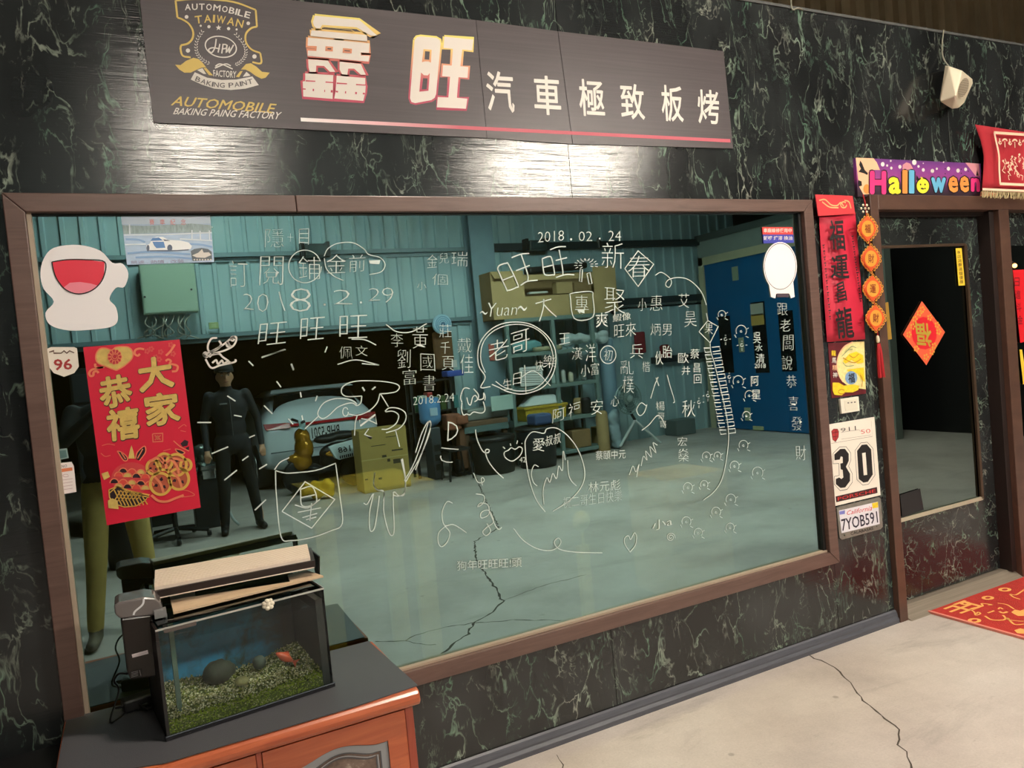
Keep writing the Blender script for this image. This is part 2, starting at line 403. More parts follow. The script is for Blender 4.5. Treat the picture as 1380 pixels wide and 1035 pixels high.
# floor, with its long cracks cut as thin dark recesses
floor = G().box(-6, 14, -14, 5, -.2, 0).build('floor', concrete, kind='structure')
crack_m = mat('crack_dark', (70, 62, 54), .9)
def crack(pts, w0=.006, seed=1, mirror=False, name='floor_crack'):
    rnd = random.Random(seed); P = [(F(*p) if not mirror else Vector((F(*p).x, -F(*p).y, 0))) for p in pts]
    out = []
    for a, b in zip(P[:-1], P[1:]):
        n = max(2, int((b - a).length / .035))
        for i in range(n):
            p = a.lerp(b, i / n) + Vector((rnd.uniform(-1, 1), rnd.uniform(-1, 1), 0)) * .009; p.z = .0006; out.append(p)
    out.append(P[-1] + Vector((0, 0, .0006)))
    g = G(); L = []; R_ = []
    for i, p in enumerate(out):
        t = (out[min(i + 1, len(out) - 1)] - out[max(i - 1, 0)]).normalized(); u = Vector((-t.y, t.x, 0)); w = w0 * rnd.uniform(.35, 1.2) / 2
        L.append(p + u * w); R_.append(p - u * w)
    b = len(g.v); g.v += [tuple(q) for pr in zip(L, R_) for q in pr]
    for i in range(len(out) - 1): g.f.append((2 * i, 2 * i + 1, 2 * i + 3, 2 * i + 2)); g.mi.append(0)
    g.build(name, crack_m, floor)
crack([(1088, 882), (1125, 900), (1140, 915), (1165, 945), (1195, 970), (1212, 985), (1213, 1005), (1228, 1030), (1240, 1060)], .0075, 2)
crack([(752, 1017), (757, 1030), (765, 1050)], .004, 3)
# cracks of the hall floor, seen in the window
crack([(640, 640), (662, 690), (672, 712), (640, 730), (641, 750), (655, 775), (668, 792), (678, 810), (660, 828), (640, 838), (630, 855), (610, 870), (588, 888), (560, 900)], .016, 4, True)
crack([(505, 865), (545, 864), (560, 857), (590, 848), (637, 840), (690, 836), (740, 836), (770, 838)], .009, 5, True)
crack([(545, 864), (575, 869), (588, 869)], .007, 6, True)
crack([(678, 810), (700, 802), (730, 790), (790, 775)], .007, 7, True)
# ceiling and high walls of the hall
metal_sheet = NB('painted_steel_sheet'); v = metal_sheet.coords()
metal_sheet.l(metal_sheet.ramp(metal_sheet.noise(v, .8, 4).outputs[0], (.3, srgb((150, 178, 184))), (.7, srgb((176, 200, 202)))), metal_sheet.b.inputs['Base Color']); metal_sheet.b.inputs['Roughness'].default_value = .42
sheet_m = metal_sheet.m
sheet_dark = mat('dim_steel_sheet', (158, 138, 108), .5, var=.15, scale=1.5)
def ribbed(x0, x1, y, z0, z1, parent, m, pitch=.19, face=1, name='metal_sheet', width=.76, depth=.028):
    """steel sheets with trapezoid ribs, one part per sheet; face=+1 ribs towards +y"""
    x = x0; proto = None
    while x < x1 - .02:
        w = min(width, x1 - x)
        if proto is None or abs(w - width) > 1e-4:
            pr = [(0, 0)]; k = 0
            while k * pitch < w - 1e-4:
                a = k * pitch
                for dx, dy in ((.10, 0), (.112, depth), (.15, depth), (.162, 0)):
                    if a + dx < w: pr.append((a + dx, dy))
                k += 1
            pr.append((w, 0)); g = G(); n = len(pr)
            vs = [(x + a, y + face * d, z) for z in (z0, z1) for a, d in pr]
            g.add(vs, [(i, i + 1, n + i + 1, n + i) for i in range(n - 1)])
            o = g.build(name, m, parent)
            if abs(w - width) <= 1e-4: proto = (o, x)
        else:
            c = proto[0].copy(); C.objects.link(c); c.parent = parent; c.location = (x - proto[1], 0, 0)
        x += width
BY = -7.1
wb = G().box(XL, 12, BY - .16, BY - .05, 2.02, 6).box(W(610, 470, 7.1).x, 12, BY - .16, BY - .05, 0, 2.02).build('wall_back', mat('backing_grey', (70, 80, 84), .8), kind='structure')
ribbed(-.95, 12, BY - .04, 2.98, 6.0, wb, sheet_m)
ribbed(-.95, 12, BY - .04, 2.03, 2.955, wb, sheet_m)
ribbed(W(610, 470, 7.1).x, 12, BY - .04, 0, 2.0, wb, sheet_m)
girt_m = mat('girt_steel', (104, 128, 134), .45, var=.1)
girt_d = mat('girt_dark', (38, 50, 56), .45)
for z, xa, m_ in ((2.94, -.9, girt_m), (2.0, -.9, girt_m)):
    G().box(xa, 4.3, BY - .03, BY + .06, z, z + .05).box(xa, 4.3, BY - .03, BY, z - .05, z + .05).build('girt_beam', m_, wb)
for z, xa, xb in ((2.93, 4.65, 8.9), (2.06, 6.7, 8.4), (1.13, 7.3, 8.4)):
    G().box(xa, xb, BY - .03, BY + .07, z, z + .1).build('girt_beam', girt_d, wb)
# steel column of H section
cx0, cx1 = MW(630, 400, BY).x + .02, MW(663, 400, BY).x
col = G().box(cx0, cx1, BY + .2, BY + .215, 0, 6).box(cx0, cx1, BY, BY + .015, 0, 6).box((cx0 + cx1) / 2 - .008, (cx0 + cx1) / 2 + .008, BY, BY + .2, 0, 6)
col.build('trim_1', mat('column_steel', (122, 148, 158), .4, var=.08), kind='structure')
# side wall with the blue door
SX = 8.37
cream = mat('cream_paint', (196, 192, 160), .5, var=.08)
side_m = mat('side_wall_grey', (150, 162, 156), .55, var=.06)
blue = mat('blue_door_paint', (14, 96, 150), .35, var=.08, scale=2)
ws = G().box(SX, SX + .12, BY, -6.99, 0, 2.98).box(SX, SX + .12, -4.5, -3.62, 0, 2.98).box(SX, SX + .12, -6.99, -4.5, 2.7, 2.98).build('wall_right', side_m, kind='structure')
G().box(SX - .04, SX + .16, BY, -3.62, 2.98, 3.08).build('trim_2', mat('side_cap', (84, 92, 90), .5), kind='structure')
G().box(SX - .04, SX, -7.06, -6.96, 0, 2.72).box(SX - .04, SX, -4.52, -4.44, 0, 2.72).box(SX - .04, SX, -7.06, -4.44, 2.6, 2.72).build('trim_3', cream, kind='structure')
dr = thing('door_1', 'large blue steel double door with narrow dark slots in a cream frame', 'door', (SX, -5.7, 0)); del dr['category']; dr['kind'] = 'structure'
for k, (ya, yb) in enumerate(((-6.96, MS(1058, 480).y), (MS(1058, 480).y, -4.52))):
    G().box(SX - .015, SX + .03, ya + .004, yb - .004, .01, 2.6).build('door_panel', blue, dr, bevel=.004)
for a, b in (((969, 427), (991, 502)), ((1013, 408), (1039, 502)), ((1050, 420), (1076, 500))):
    p, q = MS(*a), MS(*b); G().box(SX - .022, SX - .014, p.y, q.y, q.z, p.z).build('window_slot', mat('slot_black', (8, 8, 10), .25), dr)
for a, b, c in (((1013, 410), (1031, 424), (190, 190, 175)), ((1014, 424), (1032, 437), (205, 170, 90)), ((988, 360), (997, 377), (150, 165, 140)), ((997, 455), (1005, 474), (168, 175, 150)), ((1005, 549), (1014, 567), (176, 190, 160)), ((1017, 574), (1032, 592), (190, 195, 150)), ((943, 369), (951, 386), (160, 158, 130))):
    p, q = MS(*a), MS(*b); G().box(SX - .03, SX - .015, min(p.y, q.y), max(p.y, q.y), max(.01, q.z), p.z).build('notice_plate' if c[0] > 180 else 'latch_plate', mat('plate%d%d' % (c[0], c[2]), c, .5), dr)
G().box(SX + .8, SX + .9, BY, 0, 0, 6).build('wall_beyond', mat('beyond_dark', (16, 16, 16), .8), kind='structure')  # near-black colour stands for the darkness past the end of the side wall
# yellow capital letters over the door
#g = G(); put_text(g, 'AB', [(-3.9, 2.9), (-4.4, 2.9), (-4.4, 2.72), (-3.9, 2.72)], lambda a, b: Vector((SX - .006, a - 1.1, b)), .03)
# outside: near-black wall stands for the dark yard behind the open bay
G().box(-9, 14, -14.2, -14, -.2, 6).build('wall_yard', mat('yard_dark', (20, 20, 22), .9), kind='structure')
G().box(XL - .12, XL, -14, 0.1, 0, 6).build('wall_left', mat('left_wall_dark', (60, 64, 66), .7), kind='structure')
G().box(SX + 4, SX + 4.12, -14, 5, 0, 6).build('wall_far_right', mat('far_right_wall', (50, 50, 50), .7), kind='structure')
cl = G().box(XL, SX + 4, -14, 3.2, 6.0, 6.1).build('ceiling', mat('roof_grey', (60, 58, 54), .7), kind='structure')
for x in (-1.5, 2.0, 5.5, 9.0):
    G().box(x - .07, x + .07, -7.1, 2.4, 5.75, 6.0).build('roof_beam', mat('roof_beam_dark', (48, 44, 40), .6), cl)
# room behind the glass: low lidded office, dim
office = mat('office_dark', (44, 42, 38), .8)
wi = G().box(XL, 5.62, 3.0, 3.1, 0, 2.9).box(XL, 5.62, .1, 3.1, 2.86, 2.93).box(5.6, 5.68, .1, 3.1, 0, 2.93).build('wall_office', office, kind='structure')
G().box(XL, 5.6, .11, 3.0, .001, .012).build('floor_office_added', mat('added_floor_dark', (30, 32, 34), .95), kind='structure')  # added dark sheet keeps the lit office floor from veiling the glass
# high ribbed wall above the partition
wu = G().box(XL, SX + 4, 2.2, 2.3, 0, 6).build('wall_upper', mat('upper_backing', (52, 44, 34), .8), kind='structure')
ribbed(2.0, SX + 4, 2.19, 2.94, 6, wu, sheet_dark, face=-1, depth=.05)
# ------------------------------------------------------------------ the big window
win = thing('window_1', 'wide dark tinted window in a brown frame with white handwriting on the glass', 'window', ((fx0 + fx1) / 2, 0, fz0)); del win['category']; win['kind'] = 'structure'
glass_m = mirror_glass('tinted_reflecting_glass', (.235, .375, .405), (.26, .26, .16), wav=.05)
jx = W(398, 268, -.03).x
def rail(pts, nm='frame_rail'):
    G().prism([(a, -.034, b) for a, b in pts], (0, .06, 0)).build(nm, frame_m, win, bevel=.003)
rail([(fx0, fz1), (jx - .0008, fz1), (jx - .0008, gz1), (gx0, gz1)])
rail([(jx + .0008, fz1), (fx1, fz1), (gx1, gz1), (jx + .0008, gz1)])
rail([(fx0, fz1 - .001), (gx0 - .0008, gz1), (gx0 - .0008, gz0), (fx0, fz0)])
rail([(fx1, fz1 - .001), (gx1 + .0008, gz1), (gx1 + .0008, gz0), (fx1, fz0)])
rail([(fx0 + .001, fz0), (gx0, gz0), (gx1, gz0), (fx1 - .001, fz0)])
seal = mat('glazing_seal', (16, 14, 14), .5)
G().box(gx0, gx1, -.012, .004, gz1 - .004, gz1).box(gx1 - .016, gx1, -.012, .004, gz0, gz1).build('glazing_seal', seal, win)
G().box(gx0, gx1, -.018, .004, gz0, gz0 + .008).box(gx0, gx0 + .012, -.018, .004, gz0, gz1).build('glazing_bead', mat('bead_beige', (168, 152, 134), .4), win)
G().box(gx0, gx1, .002, .010, gz0, gz1).build('glass_pane', glass_m, win)
# added strip light, unseen, making the office furniture show through the glass
ol = thing('added_office_light', 'added unseen strip light on the office ceiling behind the window', 'light', (1.5, .35, 2.8)); G().box(.2, 3.2, .25, .45, 2.79, 2.85).build('housing', housing, ol); G().box(.25, 3.15, .30, .40, 2.775, 2.789).build('diffuser', mat('added_office_diffuser', (255, 240, 200), emit=150), ol)
# ------------------------------------------------------------------ entrance door and sidelight
door_trim = wood_mat('brown_door_frame', (70, 48, 40), (90, 64, 52), rough=.42, scale=3, stretch=(1.2, 8, 3), coat=.1)
t4 = G().box(dx1, 5.6, -.03, .1, hz0, hz1).build('trim_4', door_trim, kind='structure', bevel=.003)
for a, b in ((dx0, dx1), (rx0 + .02, rx1)): G().box(a, b, -.0305, .1, 0, hz0 if a > dx0 else hz1).build('door_post', door_trim, t4, bevel=.003)
G().box(dx1, dx1 + .022, .03, .1, .04, hz0).box(rx0 - .02, rx0 + .02, .0, .1, .04, hz0).box(dx1, rx0, .03, .1, hz0 - .02, hz0).build('trim_5', mat('door_rebate', (34, 24, 22), .5), kind='structure')
dy = .065
d = thing('door_2', 'marble patterned entrance door with a big dark glass pane and a red diamond sticker', 'door', ((dx1 + rx0) / 2, dy, 0)); del d['category']; d['kind'] = 'structure'
ex0, ex1 = dx1 + .026, rx0 - .024
hx0, hx1 = W(1178, 333, dy).x, W(1299, 330, dy).x
pz1 = W(1250, 331, dy).z; pz0 = W(1270, 686, dy).z
G().box(ex0, hx0, dy, dy + .04, .05, hz0 - .022).build('door_panel', marble2, d)
G().box(hx1, ex1, dy, dy + .04, .05, hz0 - .022).build('door_panel', marble2, d)
G().box(hx0, hx1, dy, dy + .04, pz1, hz0 - .022).build('door_panel', marble2, d)
G().box(hx0, hx1, dy, dy + .04, .05, pz0).build('door_panel', marble2, d)
tr = mat('glass_trim_bronze', (92, 74, 60), .35, .6)
G().box(hx0, hx1, dy - .012, dy, pz0 - .006, pz0 + .012).build('glazing_bead', mat('bead_pale', (170, 165, 145), .35), d)
G().box(hx0, hx1, dy - .01, dy, pz1 - .008, pz1 + .006).box(hx1 - .012, hx1 + .008, dy - .012, dy, pz0, pz1).box(hx0 - .006, hx0 + .01, dy - .01, dy, pz0, pz1).build('glass_trim', tr, d)
dglass = mirror_glass('dark_door_glass', (.18, .235, .23), (.03, .03, .03))
G().box(hx0, hx1, dy + .004, dy + .012, pz0, pz1).build('glass_pane', dglass, d)
d2 = thing('door_3', 'second marble patterned door leaf beyond the brown post with red paper on dark glass', 'door', (5.0, dy, 0)); del d2['category']; d2['kind'] = 'structure'
G().box(rx1 + .02, 5.58, dy, dy + .04, .05, .55).box(rx1 + .02, 5.58, dy, dy + .04, 1.85, hz0).build('door_panel', marble2, d2)
G().box(rx1 + .02, rx1 + .1, dy, dy + .04, .55, 1.85).build('door_panel', door_trim, d2)
G().box(rx1 + .1, 5.58, dy + .005, dy + .012, .55, 1.85).build('glass_pane', dglass, d2)
G().prism([(dx1, -.05, 0), (dx1, .03, .045), (dx1, .12, .045), (dx1, .12, 0)], (5.6 - dx1, 0, 0)).build('trim_6', mat('threshold_metal', (150, 140, 126), .35, .4, var=.2, scale=4, stretch=(.5, 30, 30)), kind='structure')
# ================================================================== things fixed to the shop front
def wf(y): return lambda a, b: W(a, b, y)
def poly(name, pts, y, m, parent, th=.0, label=None):
    """flat printed or cut shape given by photo corners on the plane y; th adds thickness towards the wall"""
    g = G(); P = [W(a, b, y) for a, b in pts]
    if th: g.prism(P, (0, th, 0))
    else: g.quad(P)
    return g.build(name, m, parent, label=label)
def lines(name, strokes, y, w, m, parent, smooth=True, closed=False, label=None):
    g = G()
    for st in strokes:
        P = [W(a, b, y) for a, b in st]
        if smooth and len(P) > 2: P = cat(P, 5, closed)
        g.ribbon(P, w, closed=closed)
    return g.build(name, m, parent, label=label)
def text(name, items, y, m, parent, offset=0.0, res=2, label=None, shear=0.0):
    g = G()
    for body, q in items: put_text(g, body, q, wf(y), offset, res, shear)
    return g.build(name, m, parent, label=label)
def ell(cx, cy, rx, ry, n=24, a0=0, a1=360, rot=0):
    r = math.radians(rot); o = []
    for i in range(n if a1 - a0 == 360 else n + 1):
        t = math.radians(a0 + (a1 - a0) * i / n); x = rx * math.cos(t); y = ry * math.sin(t)
        o.append((cx + x * math.cos(r) - y * math.sin(r), cy + x * math.sin(r) + y * math.cos(r)))
    return o
def sc(pts, ox, oy, k): return [(ox + a / k, oy + b / k) for a, b in pts]
white = mat('print_white', (222, 217, 210), .5)
gold = mat('print_gold', (214, 186, 100), .5)
black = mat('print_black', (18, 16, 18), .5)
# ------------------------------------------------------------------ shop banner
bn = thing('shop_banner', 'long dark grey shop banner with big outlined characters and a round-shouldered emblem', 'banner', W(600, 100))
BQ = [(186, -22), (650, 32), (975, 69), (988, 200), (650, 187), (207, 165)]
by = -.006
bm_ = NB('banner_vinyl'); vb = bm_.coords((1, 1, 60)); bm_.l(bm_.ramp(bm_.noise(vb, 2, 4).outputs[0], (.3, srgb((66, 58, 62))), (.7, srgb((76, 68, 71)))), bm_.b.inputs['Base Color']); bm_.b.inputs['Roughness'].default_value = .38
poly('banner_sheet', [(186, -22), (641, 27), (656, 186), (207, 165)], by, bm_.m, bn, .004)
poly('banner_sheet', [(641.6, 27), (751.5, 42), (771.5, 194), (656.6, 186)], by, bm_.m, bn, .004)
poly('banner_sheet', [(752.2, 42), (975, 69), (988, 200), (772.2, 194)], by, bm_.m, bn, .004)
y1 = by - .0006; y2 = by - .0012; y3 = by - .0018
# underline fading from white to red
gm = grad_mat('banner_rule_fade', 0, W(405, 160).x - W(600, 100).x, W(620, 180).x - W(600, 100).x, [(0, (245, 240, 238)), (.35, (236, 190, 196)), (1, (196, 92, 108))])
poly('underline', [(405, 158.5), (984, 187.5), (984.5, 192), (405.5, 163.5)], y1, gm, bn)
og = grad_mat('outline_fade', 2, W(600, 148).z - W(600, 100).z, W(600, 24).z - W(600, 100).z, [(0, (186, 62, 92)), (.38, (196, 84, 92)), (.6, (222, 156, 108)), (.85, (232, 214, 110)), (1, (238, 226, 120))])
og2 = grad_mat('outline_fade_low', 2, W(600, 152).z - W(600, 100).z, W(600, 44).z - W(600, 100).z, [(0, (176, 58, 88)), (.35, (186, 76, 96)), (.62, (222, 156, 118)), (.85, (232, 210, 110)), (1, (238, 226, 120))])
cream_p = mat('print_cream', (222, 214, 206), .5)
def blockchar(nm, polys, holes, ox, oy, k, om):
    g1 = G(); g2 = G()
    for p in polys:
        P = [W(a, b, y2) for a, b in sc(p, ox, oy, k)]; g2.quad(P)
        Q = [W(a, b, y1) for a, b in sc(p, ox, oy, k)]; g1.quad(Q); g1.ribbon(Q + [Q[0]], .0125)
    g1.build(nm + '_outline', om, bn); g2.build(nm, cream_p, bn)
    if holes:
        g = G(); h = G()
        for p in holes:
            g.quad([W(a, b, y3) for a, b in sc(p, ox, oy, k)])
        g.build(nm + '_gap', om, bn)
# upper block of the stacked character
X = [[(225, 85), (685, 130), (870, 292), (800, 290), (655, 205), (300, 180), (280, 215), (240, 215), (215, 190), (205, 150)],
     [(190, 235), (760, 285), (765, 350), (180, 295)],
     [(155, 310), (790, 370), (785, 470), (700, 465), (700, 495), (790, 500), (780, 560), (150, 500), (152, 445), (240, 450), (245, 400), (150, 395)],
     [(155, 535), (360, 550), (435, 665), (380, 665), (320, 605), (240, 600), (235, 665), (170, 665), (160, 620)],
     [(480, 560), (700, 585), (750, 695), (700, 695), (630, 632), (570, 632), (560, 695), (505, 690), (480, 640)],
     [(125, 680), (415, 700), (410, 870), (408, 945), (105, 920), (100, 765), (125, 762)],
     [(450, 705), (745, 730), (745, 800), (750, 805), (745, 880), (725, 965), (425, 940), (440, 860)]]
blockchar('stacked_character', X, None, 395, 10, 7.664, og)
g = G()
for p in ([(305, 200), (600, 228), (640, 250), (310, 215)], [(160, 300), (425, 322), (425, 332), (160, 312)], [(525, 333), (785, 360), (785, 370), (525, 344)], [(335, 400), (412, 405), (410, 455), (332, 450)], [(515, 420), (608, 427), (605, 475), (510, 468)], [(130, 750), (230, 757), (230, 768), (130, 765)], [(335, 765), (415, 770), (415, 782), (335, 777)], [(450, 775), (558, 783), (556, 795), (450, 790)], [(650, 790), (750, 797), (750, 808), (650, 803)], [(100, 835), (130, 838), (130, 850), (100, 848)], [(203, 840), (217, 841), (215, 865), (201, 863)], [(323, 850), (331, 851), (330, 875), (322, 873)], [(390, 853), (410, 855), (408, 880), (388, 878)], [(440, 860), (465, 862), (463, 880), (440, 876)], [(537, 865), (549, 866), (547, 890), (535, 888)], [(642, 872), (660, 874), (658, 897), (640, 895)], [(720, 880), (742, 883), (740, 900), (720, 898)]):
    g.quad([W(a, b, y3) for a, b in sc(p, 395, 10, 7.664)])
g.build('character_gap', og, bn)
g = G()
for p in ([(310, 203), (595, 232), (625, 247), (312, 213)], [(355, 420), (395, 423), (394, 435), (354, 432)], [(530, 440), (588, 446), (587, 455), (530, 450)]):
    g.quad([W(a, b, y3 - .0005) for a, b in sc(p, 395, 10, 7.664)])
g.build('character_gap', bm_.m, bn)
Y_ = [sc(ell(0, 0, 1, 1), 0, 0, 1)]
sun = [(150, 150), (175, 120), (215, 112), (385, 128), (420, 150), (428, 190), (380, 730), (365, 770), (330, 795), (155, 828), (115, 815), (100, 775), (105, 700)]
king = [[(468, 115), (780, 145), (765, 262), (660, 252), (640, 432), (725, 440), (718, 556), (620, 550), (603, 770), (715, 780), (700, 888), (388, 872), (398, 762), (512, 768), (530, 545), (445, 538), (455, 420), (548, 425), (560, 245), (460, 235)]]
blockchar('sun_radical', [sun], None, 540, 35, 7.96, og2)
blockchar('king_radical', king, None, 540, 35, 7.96, og2)
g = G()
for p in ([(245, 248), (332, 255), (325, 395), (300, 380), (260, 380), (228, 388)], [(218, 500), (250, 528), (290, 530), (312, 505), (298, 695), (200, 705)]): g.quad([W(a, b, y3) for a, b in sc(p, 540, 35, 7.96)])
g.build('character_gap', og2, bn)
g = G()
for p in ([(262, 270), (312, 274), (306, 362), (256, 358)], [(240, 560), (288, 562), (278, 678), (226, 680)]): g.quad([W(a, b, y3 - .0005) for a, b in sc(p, 540, 35, 7.96)])
g.build('character_gap', bm_.m, bn)
SL = .115
for ch, x0, yt, x1, yb in (('汽', 654, 96, 695, 153), ('車', 718, 102, 758, 157), ('極', 779, 107, 817, 159), ('致', 835, 113, 871, 163), ('板', 890, 115, 923, 166), ('烤', 939, 121, 972, 169)):
    text('banner_character', [(ch, R4(x0, yt - 1, x1 - 4, yb - 3, .06, .055))], y1, white, bn, .022)
# emblem
k = 8.118; E0 = (220, 0)
def e(p): return sc(p, E0[0], E0[1], k)
shield = cat([Vector((a, b, 0)) for a, b in [(135, 8), (155, 195)]], 2)
sh = [(135, 5), (155, 192), (205, 210), (280, 260), (325, 340), (320, 420), (270, 475), (195, 495), (190, 540), (215, 610), (300, 628)]
sh2 = [(135, 5), (400, -12), (760, 20), (1012, 108), (1025, 290), (960, 310), (905, 370), (905, 460), (965, 540), (1062, 580), (1070, 690), (975, 680)]
lines('emblem_outline', [e(sh[:2]), e(sh[1:8]), e(sh[7:])], y1, .0056, gold, bn)
lines('emblem_outline', [e(sh2[:4]), e(sh2[3:5]), e(sh2[4:10]), e(sh2[9:])], y1, .0056, gold, bn)
g = G()
g.quad([W(a, b, y1) for a, b in e([(130, 708), (190, 712), (250, 665), (330, 632), (385, 645), (430, 685), (468, 735), (420, 740), (370, 760), (300, 795), (230, 795), (175, 760)])])
g.quad([W(a, b, y1) for a, b in e([(850, 760), (905, 700), (960, 692), (1020, 730), (1080, 785), (1165, 795), (1120, 850), (1075, 862), (1010, 830), (950, 785), (900, 762)])])
g.quad([W(a, b, y1) for a, b in e([(440, 745), (470, 742), (545, 825), (500, 822)])]); g.quad([W(a, b, y1) for a, b in e([(840, 780), (870, 775), (830, 845), (795, 840)])])
g.build('emblem_ribbon', gold, bn)
rb = [(345, 790), (480, 850), (640, 875), (800, 870), (975, 835), (1045, 930), (900, 970), (740, 985), (560, 970), (420, 925), (300, 870)]
g = G(); g.quad([W(a, b, y1) for a, b in e(rb)]); g.quad([W(a, b, y1) for a, b in e([(370, 765), (430, 745), (470, 810), (440, 808)])]); g.quad([W(a, b, y1) for a, b in e([(870, 840), (910, 785), (955, 825), (930, 832)])])
g.build('emblem_scroll', white, bn)
def arc_text(nm, s, pts, h, y, m, off, shear=0, parent=None):
    """letters set one by one along a pixel polyline"""
    P = [Vector(p) for p in pts]; P = [Vector((q.x, q.y)) for q in cat([Vector((p.x, p.y, 0)) for p in P], 8)]
    L = [0]
    for a, b in zip(P[:-1], P[1:]): L.append(L[-1] + (b - a).length)
    def at(t):
        t *= L[-1]
        for i in range(len(P) - 1):
            if L[i + 1] >= t: u = (t - L[i]) / max(1e-6, L[i + 1] - L[i]); return P[i].lerp(P[i + 1], u), (P[i + 1] - P[i]).normalized()
        return P[-1], (P[-1] - P[-2]).normalized()
    g = G(); wd = [.3 if c in 'I.1' else (1.25 if c in 'MW' else (.5 if c == ' ' else 1)) for c in s]; tot = sum(wd); acc = 0
    for c, w in zip(s, wd):
        t0 = (acc + .08 * w) / tot; t1 = (acc + w * .9) / tot; acc += w
        if c == ' ': continue
        a, d1 = at(t0); b, d2 = at(t1); d = (b - a).normalized(); n = Vector((-d.y, d.x)) * h
        put_text(g, c, [a - n, b - n, b, a], wf(y), off)
    g.build(nm, m, parent or bn)
arc_text('emblem_lettering', 'AUTOMOBILE', e([(232, 112), (480, 110), (700, 140), (950, 205)]), 8.6, y2, white, .03)
arc_text('emblem_lettering', 'TAIWAN', e([(345, 262), (520, 245), (700, 268), (875, 308)]), 10.5, y2, gold, .012)
arc_text('emblem_lettering', 'BAKING PAINT', e([(340, 880), (500, 940), (660, 960), (820, 950), (990, 910)]), 6.6, y2, mat('print_grey', (84, 78, 80), .5), .018)
text('emblem_lettering', [('FACTORY', e([(545, 765), (800, 778), (795, 855), (550, 835)]))], y2, white, bn, .02)
text('tagline', [('AUTOMOBILE', [(234, 129), (373, 140), (370, 153), (230, 142)])], y1, gold, bn, .02, shear=.15)
text('tagline', [('BAKING PAING FACTORY', [(236, 145), (380, 151), (377, 161), (233, 154)])], y1, white, bn, .02, shear=.15)
st = []
for i in range(10): a = math.radians(-90 + 36 * i); r = 33 if i % 2 == 0 else 14; st.append((605 + r * math.cos(a), 303 + r * math.sin(a)))
g = G(); g.quad([W(a, b, y2) for a, b in e(st)])
for cx, cy, r in ((255, 185, 21), (930, 255, 20), (270, 553, 24), (998, 618, 24), (410, 282, 12), (500, 292, 18), (715, 313, 18), (803, 322, 12)): g.quad([W(a, b, y2) for a, b in e(ell(cx, cy, r, r, 10))])
for side in (-1, 1):
    for i in range(15):
        t = i / 14
        if side < 0: px, py = cat([Vector((420, 355, 0)), Vector((365, 470, 0)), Vector((375, 590, 0)), Vector((450, 670, 0)), Vector((570, 720, 0))], 4)[i][:2]
        else: px, py = cat([Vector((800, 385, 0)), Vector((885, 500, 0)), Vector((895, 610, 0)), Vector((830, 690, 0)), Vector((740, 725, 0))], 4)[i][:2]
        for q in (-1, 1):
            a = math.radians((-60 if side < 0 else -120) + (q * 38) + (t * (95 if side < 0 else -95)) * (-1)); 
            g.quad([W(u, v, y2) for u, v in e([(px, py), (px + 20 * math.cos(a) - 5 * math.sin(a), py + 20 * math.sin(a) + 5 * math.cos(a)), (px + 34 * math.cos(a), py + 34 * math.sin(a)), (px + 20 * math.cos(a) + 5 * math.sin(a), py + 20 * math.sin(a) - 5 * math.cos(a))])])
g.build('emblem_laurel', white, bn)
lines('emblem_script', [e([(570, 725), (630, 700), (760, 755)]), e([(740, 720), (680, 700), (565, 745)]), e([(580, 425), (565, 520), (530, 575), (495, 545), (540, 522), (620, 535)]), e([(620, 480), (600, 575)]), e([(655, 480), (640, 585)]), e([(655, 485), (690, 490), (690, 525), (650, 535)]), e([(700, 490), (690, 570), (725, 520), (720, 575), (770, 490)])], y2, .0038, white, bn)
lines('emblem_oval', [e(ell(630, 512, 172, 112, 28, rot=12))], y2, .0036, white, bn, closed=True)
# ------------------------------------------------------------------ wall speaker
sp = thing('wall_speaker', 'small ivory wedge speaker with an oval grille high on the marble wall', 'speaker', W(1288, 120))
ivory = mat('ivory_plastic', (226, 214, 190), .42)
bm = bmesh.new()
P3 = {}
for n_, (a, b, y) in dict(b1=(1273, 94, -.004), b2=(1303, 104, -.004), b3=(1303, 130, -.004), b4=(1269, 130, -.004), tl=(1274, 88, -.07), tl2=(1279, 89, -.1), tr=(1311, 107, -.1), tr0=(1311, 112, -.09), rd=(1296.5, 95, -.14), rdb=(1288.5, 129, -.17), rdc=(1292, 146, -.11), bt=(1283, 147, -.1), br=(1300, 138, -.1), bl=(1266, 134, -.06), bl2=(1267, 137, -.09)).items():
    P3[n_] = W(a, b, y); bm.verts.new(P3[n_] - sp.location)
bmesh.ops.convex_hull(bm, input=bm.verts[:]); me = bpy.data.meshes.new('cabinet'); bm.to_mesh(me); bm.free(); me.materials.append(ivory)
so = bpy.data.objects.new('cabinet', me); C.objects.link(so); so.parent = sp; ORI[so.name] = sp.location.copy()
bv = so.modifiers.new('b', 'BEVEL'); bv.width = .006; bv.segments = 2
gp = (P3['rd'], P3['tr'], P3['rdb'])
gg = G(); gg.quad([on_plane(a, b, *gp, lift=.0015) for a, b in ell(1298.5, 118, 6.2, 13.5, 24, rot=18)]); gg.build('grille_plate', mat('grille_shadow', (120, 106, 88), .6), sp)  # darker colour stands for the shade behind the grille bars
gg = G()
for i in range(15):
    yy = 106 + i * 1.72; hw_ = 5.9 * math.sqrt(max(0, 1 - ((yy - 118) / 13) ** 2)); cxx = 1298.5 - (yy - 118) * .3
    a = on_plane(cxx - hw_, yy - hw_ * .1, *gp, lift=.004); b = on_plane(cxx + hw_, yy + hw_ * .1, *gp, lift=.004); gg.tube([a, b], .0012, 4)
gg.build('grille_bars', ivory, sp)
lines('ridge_line', [[(1281, 92), (1284, 105), (1279, 126), (1283, 129)], [(1296, 97), (1289, 127)]], -.002, .002, ivory, sp)
cable_m = mat('cable_grey', (150, 148, 132), .5)
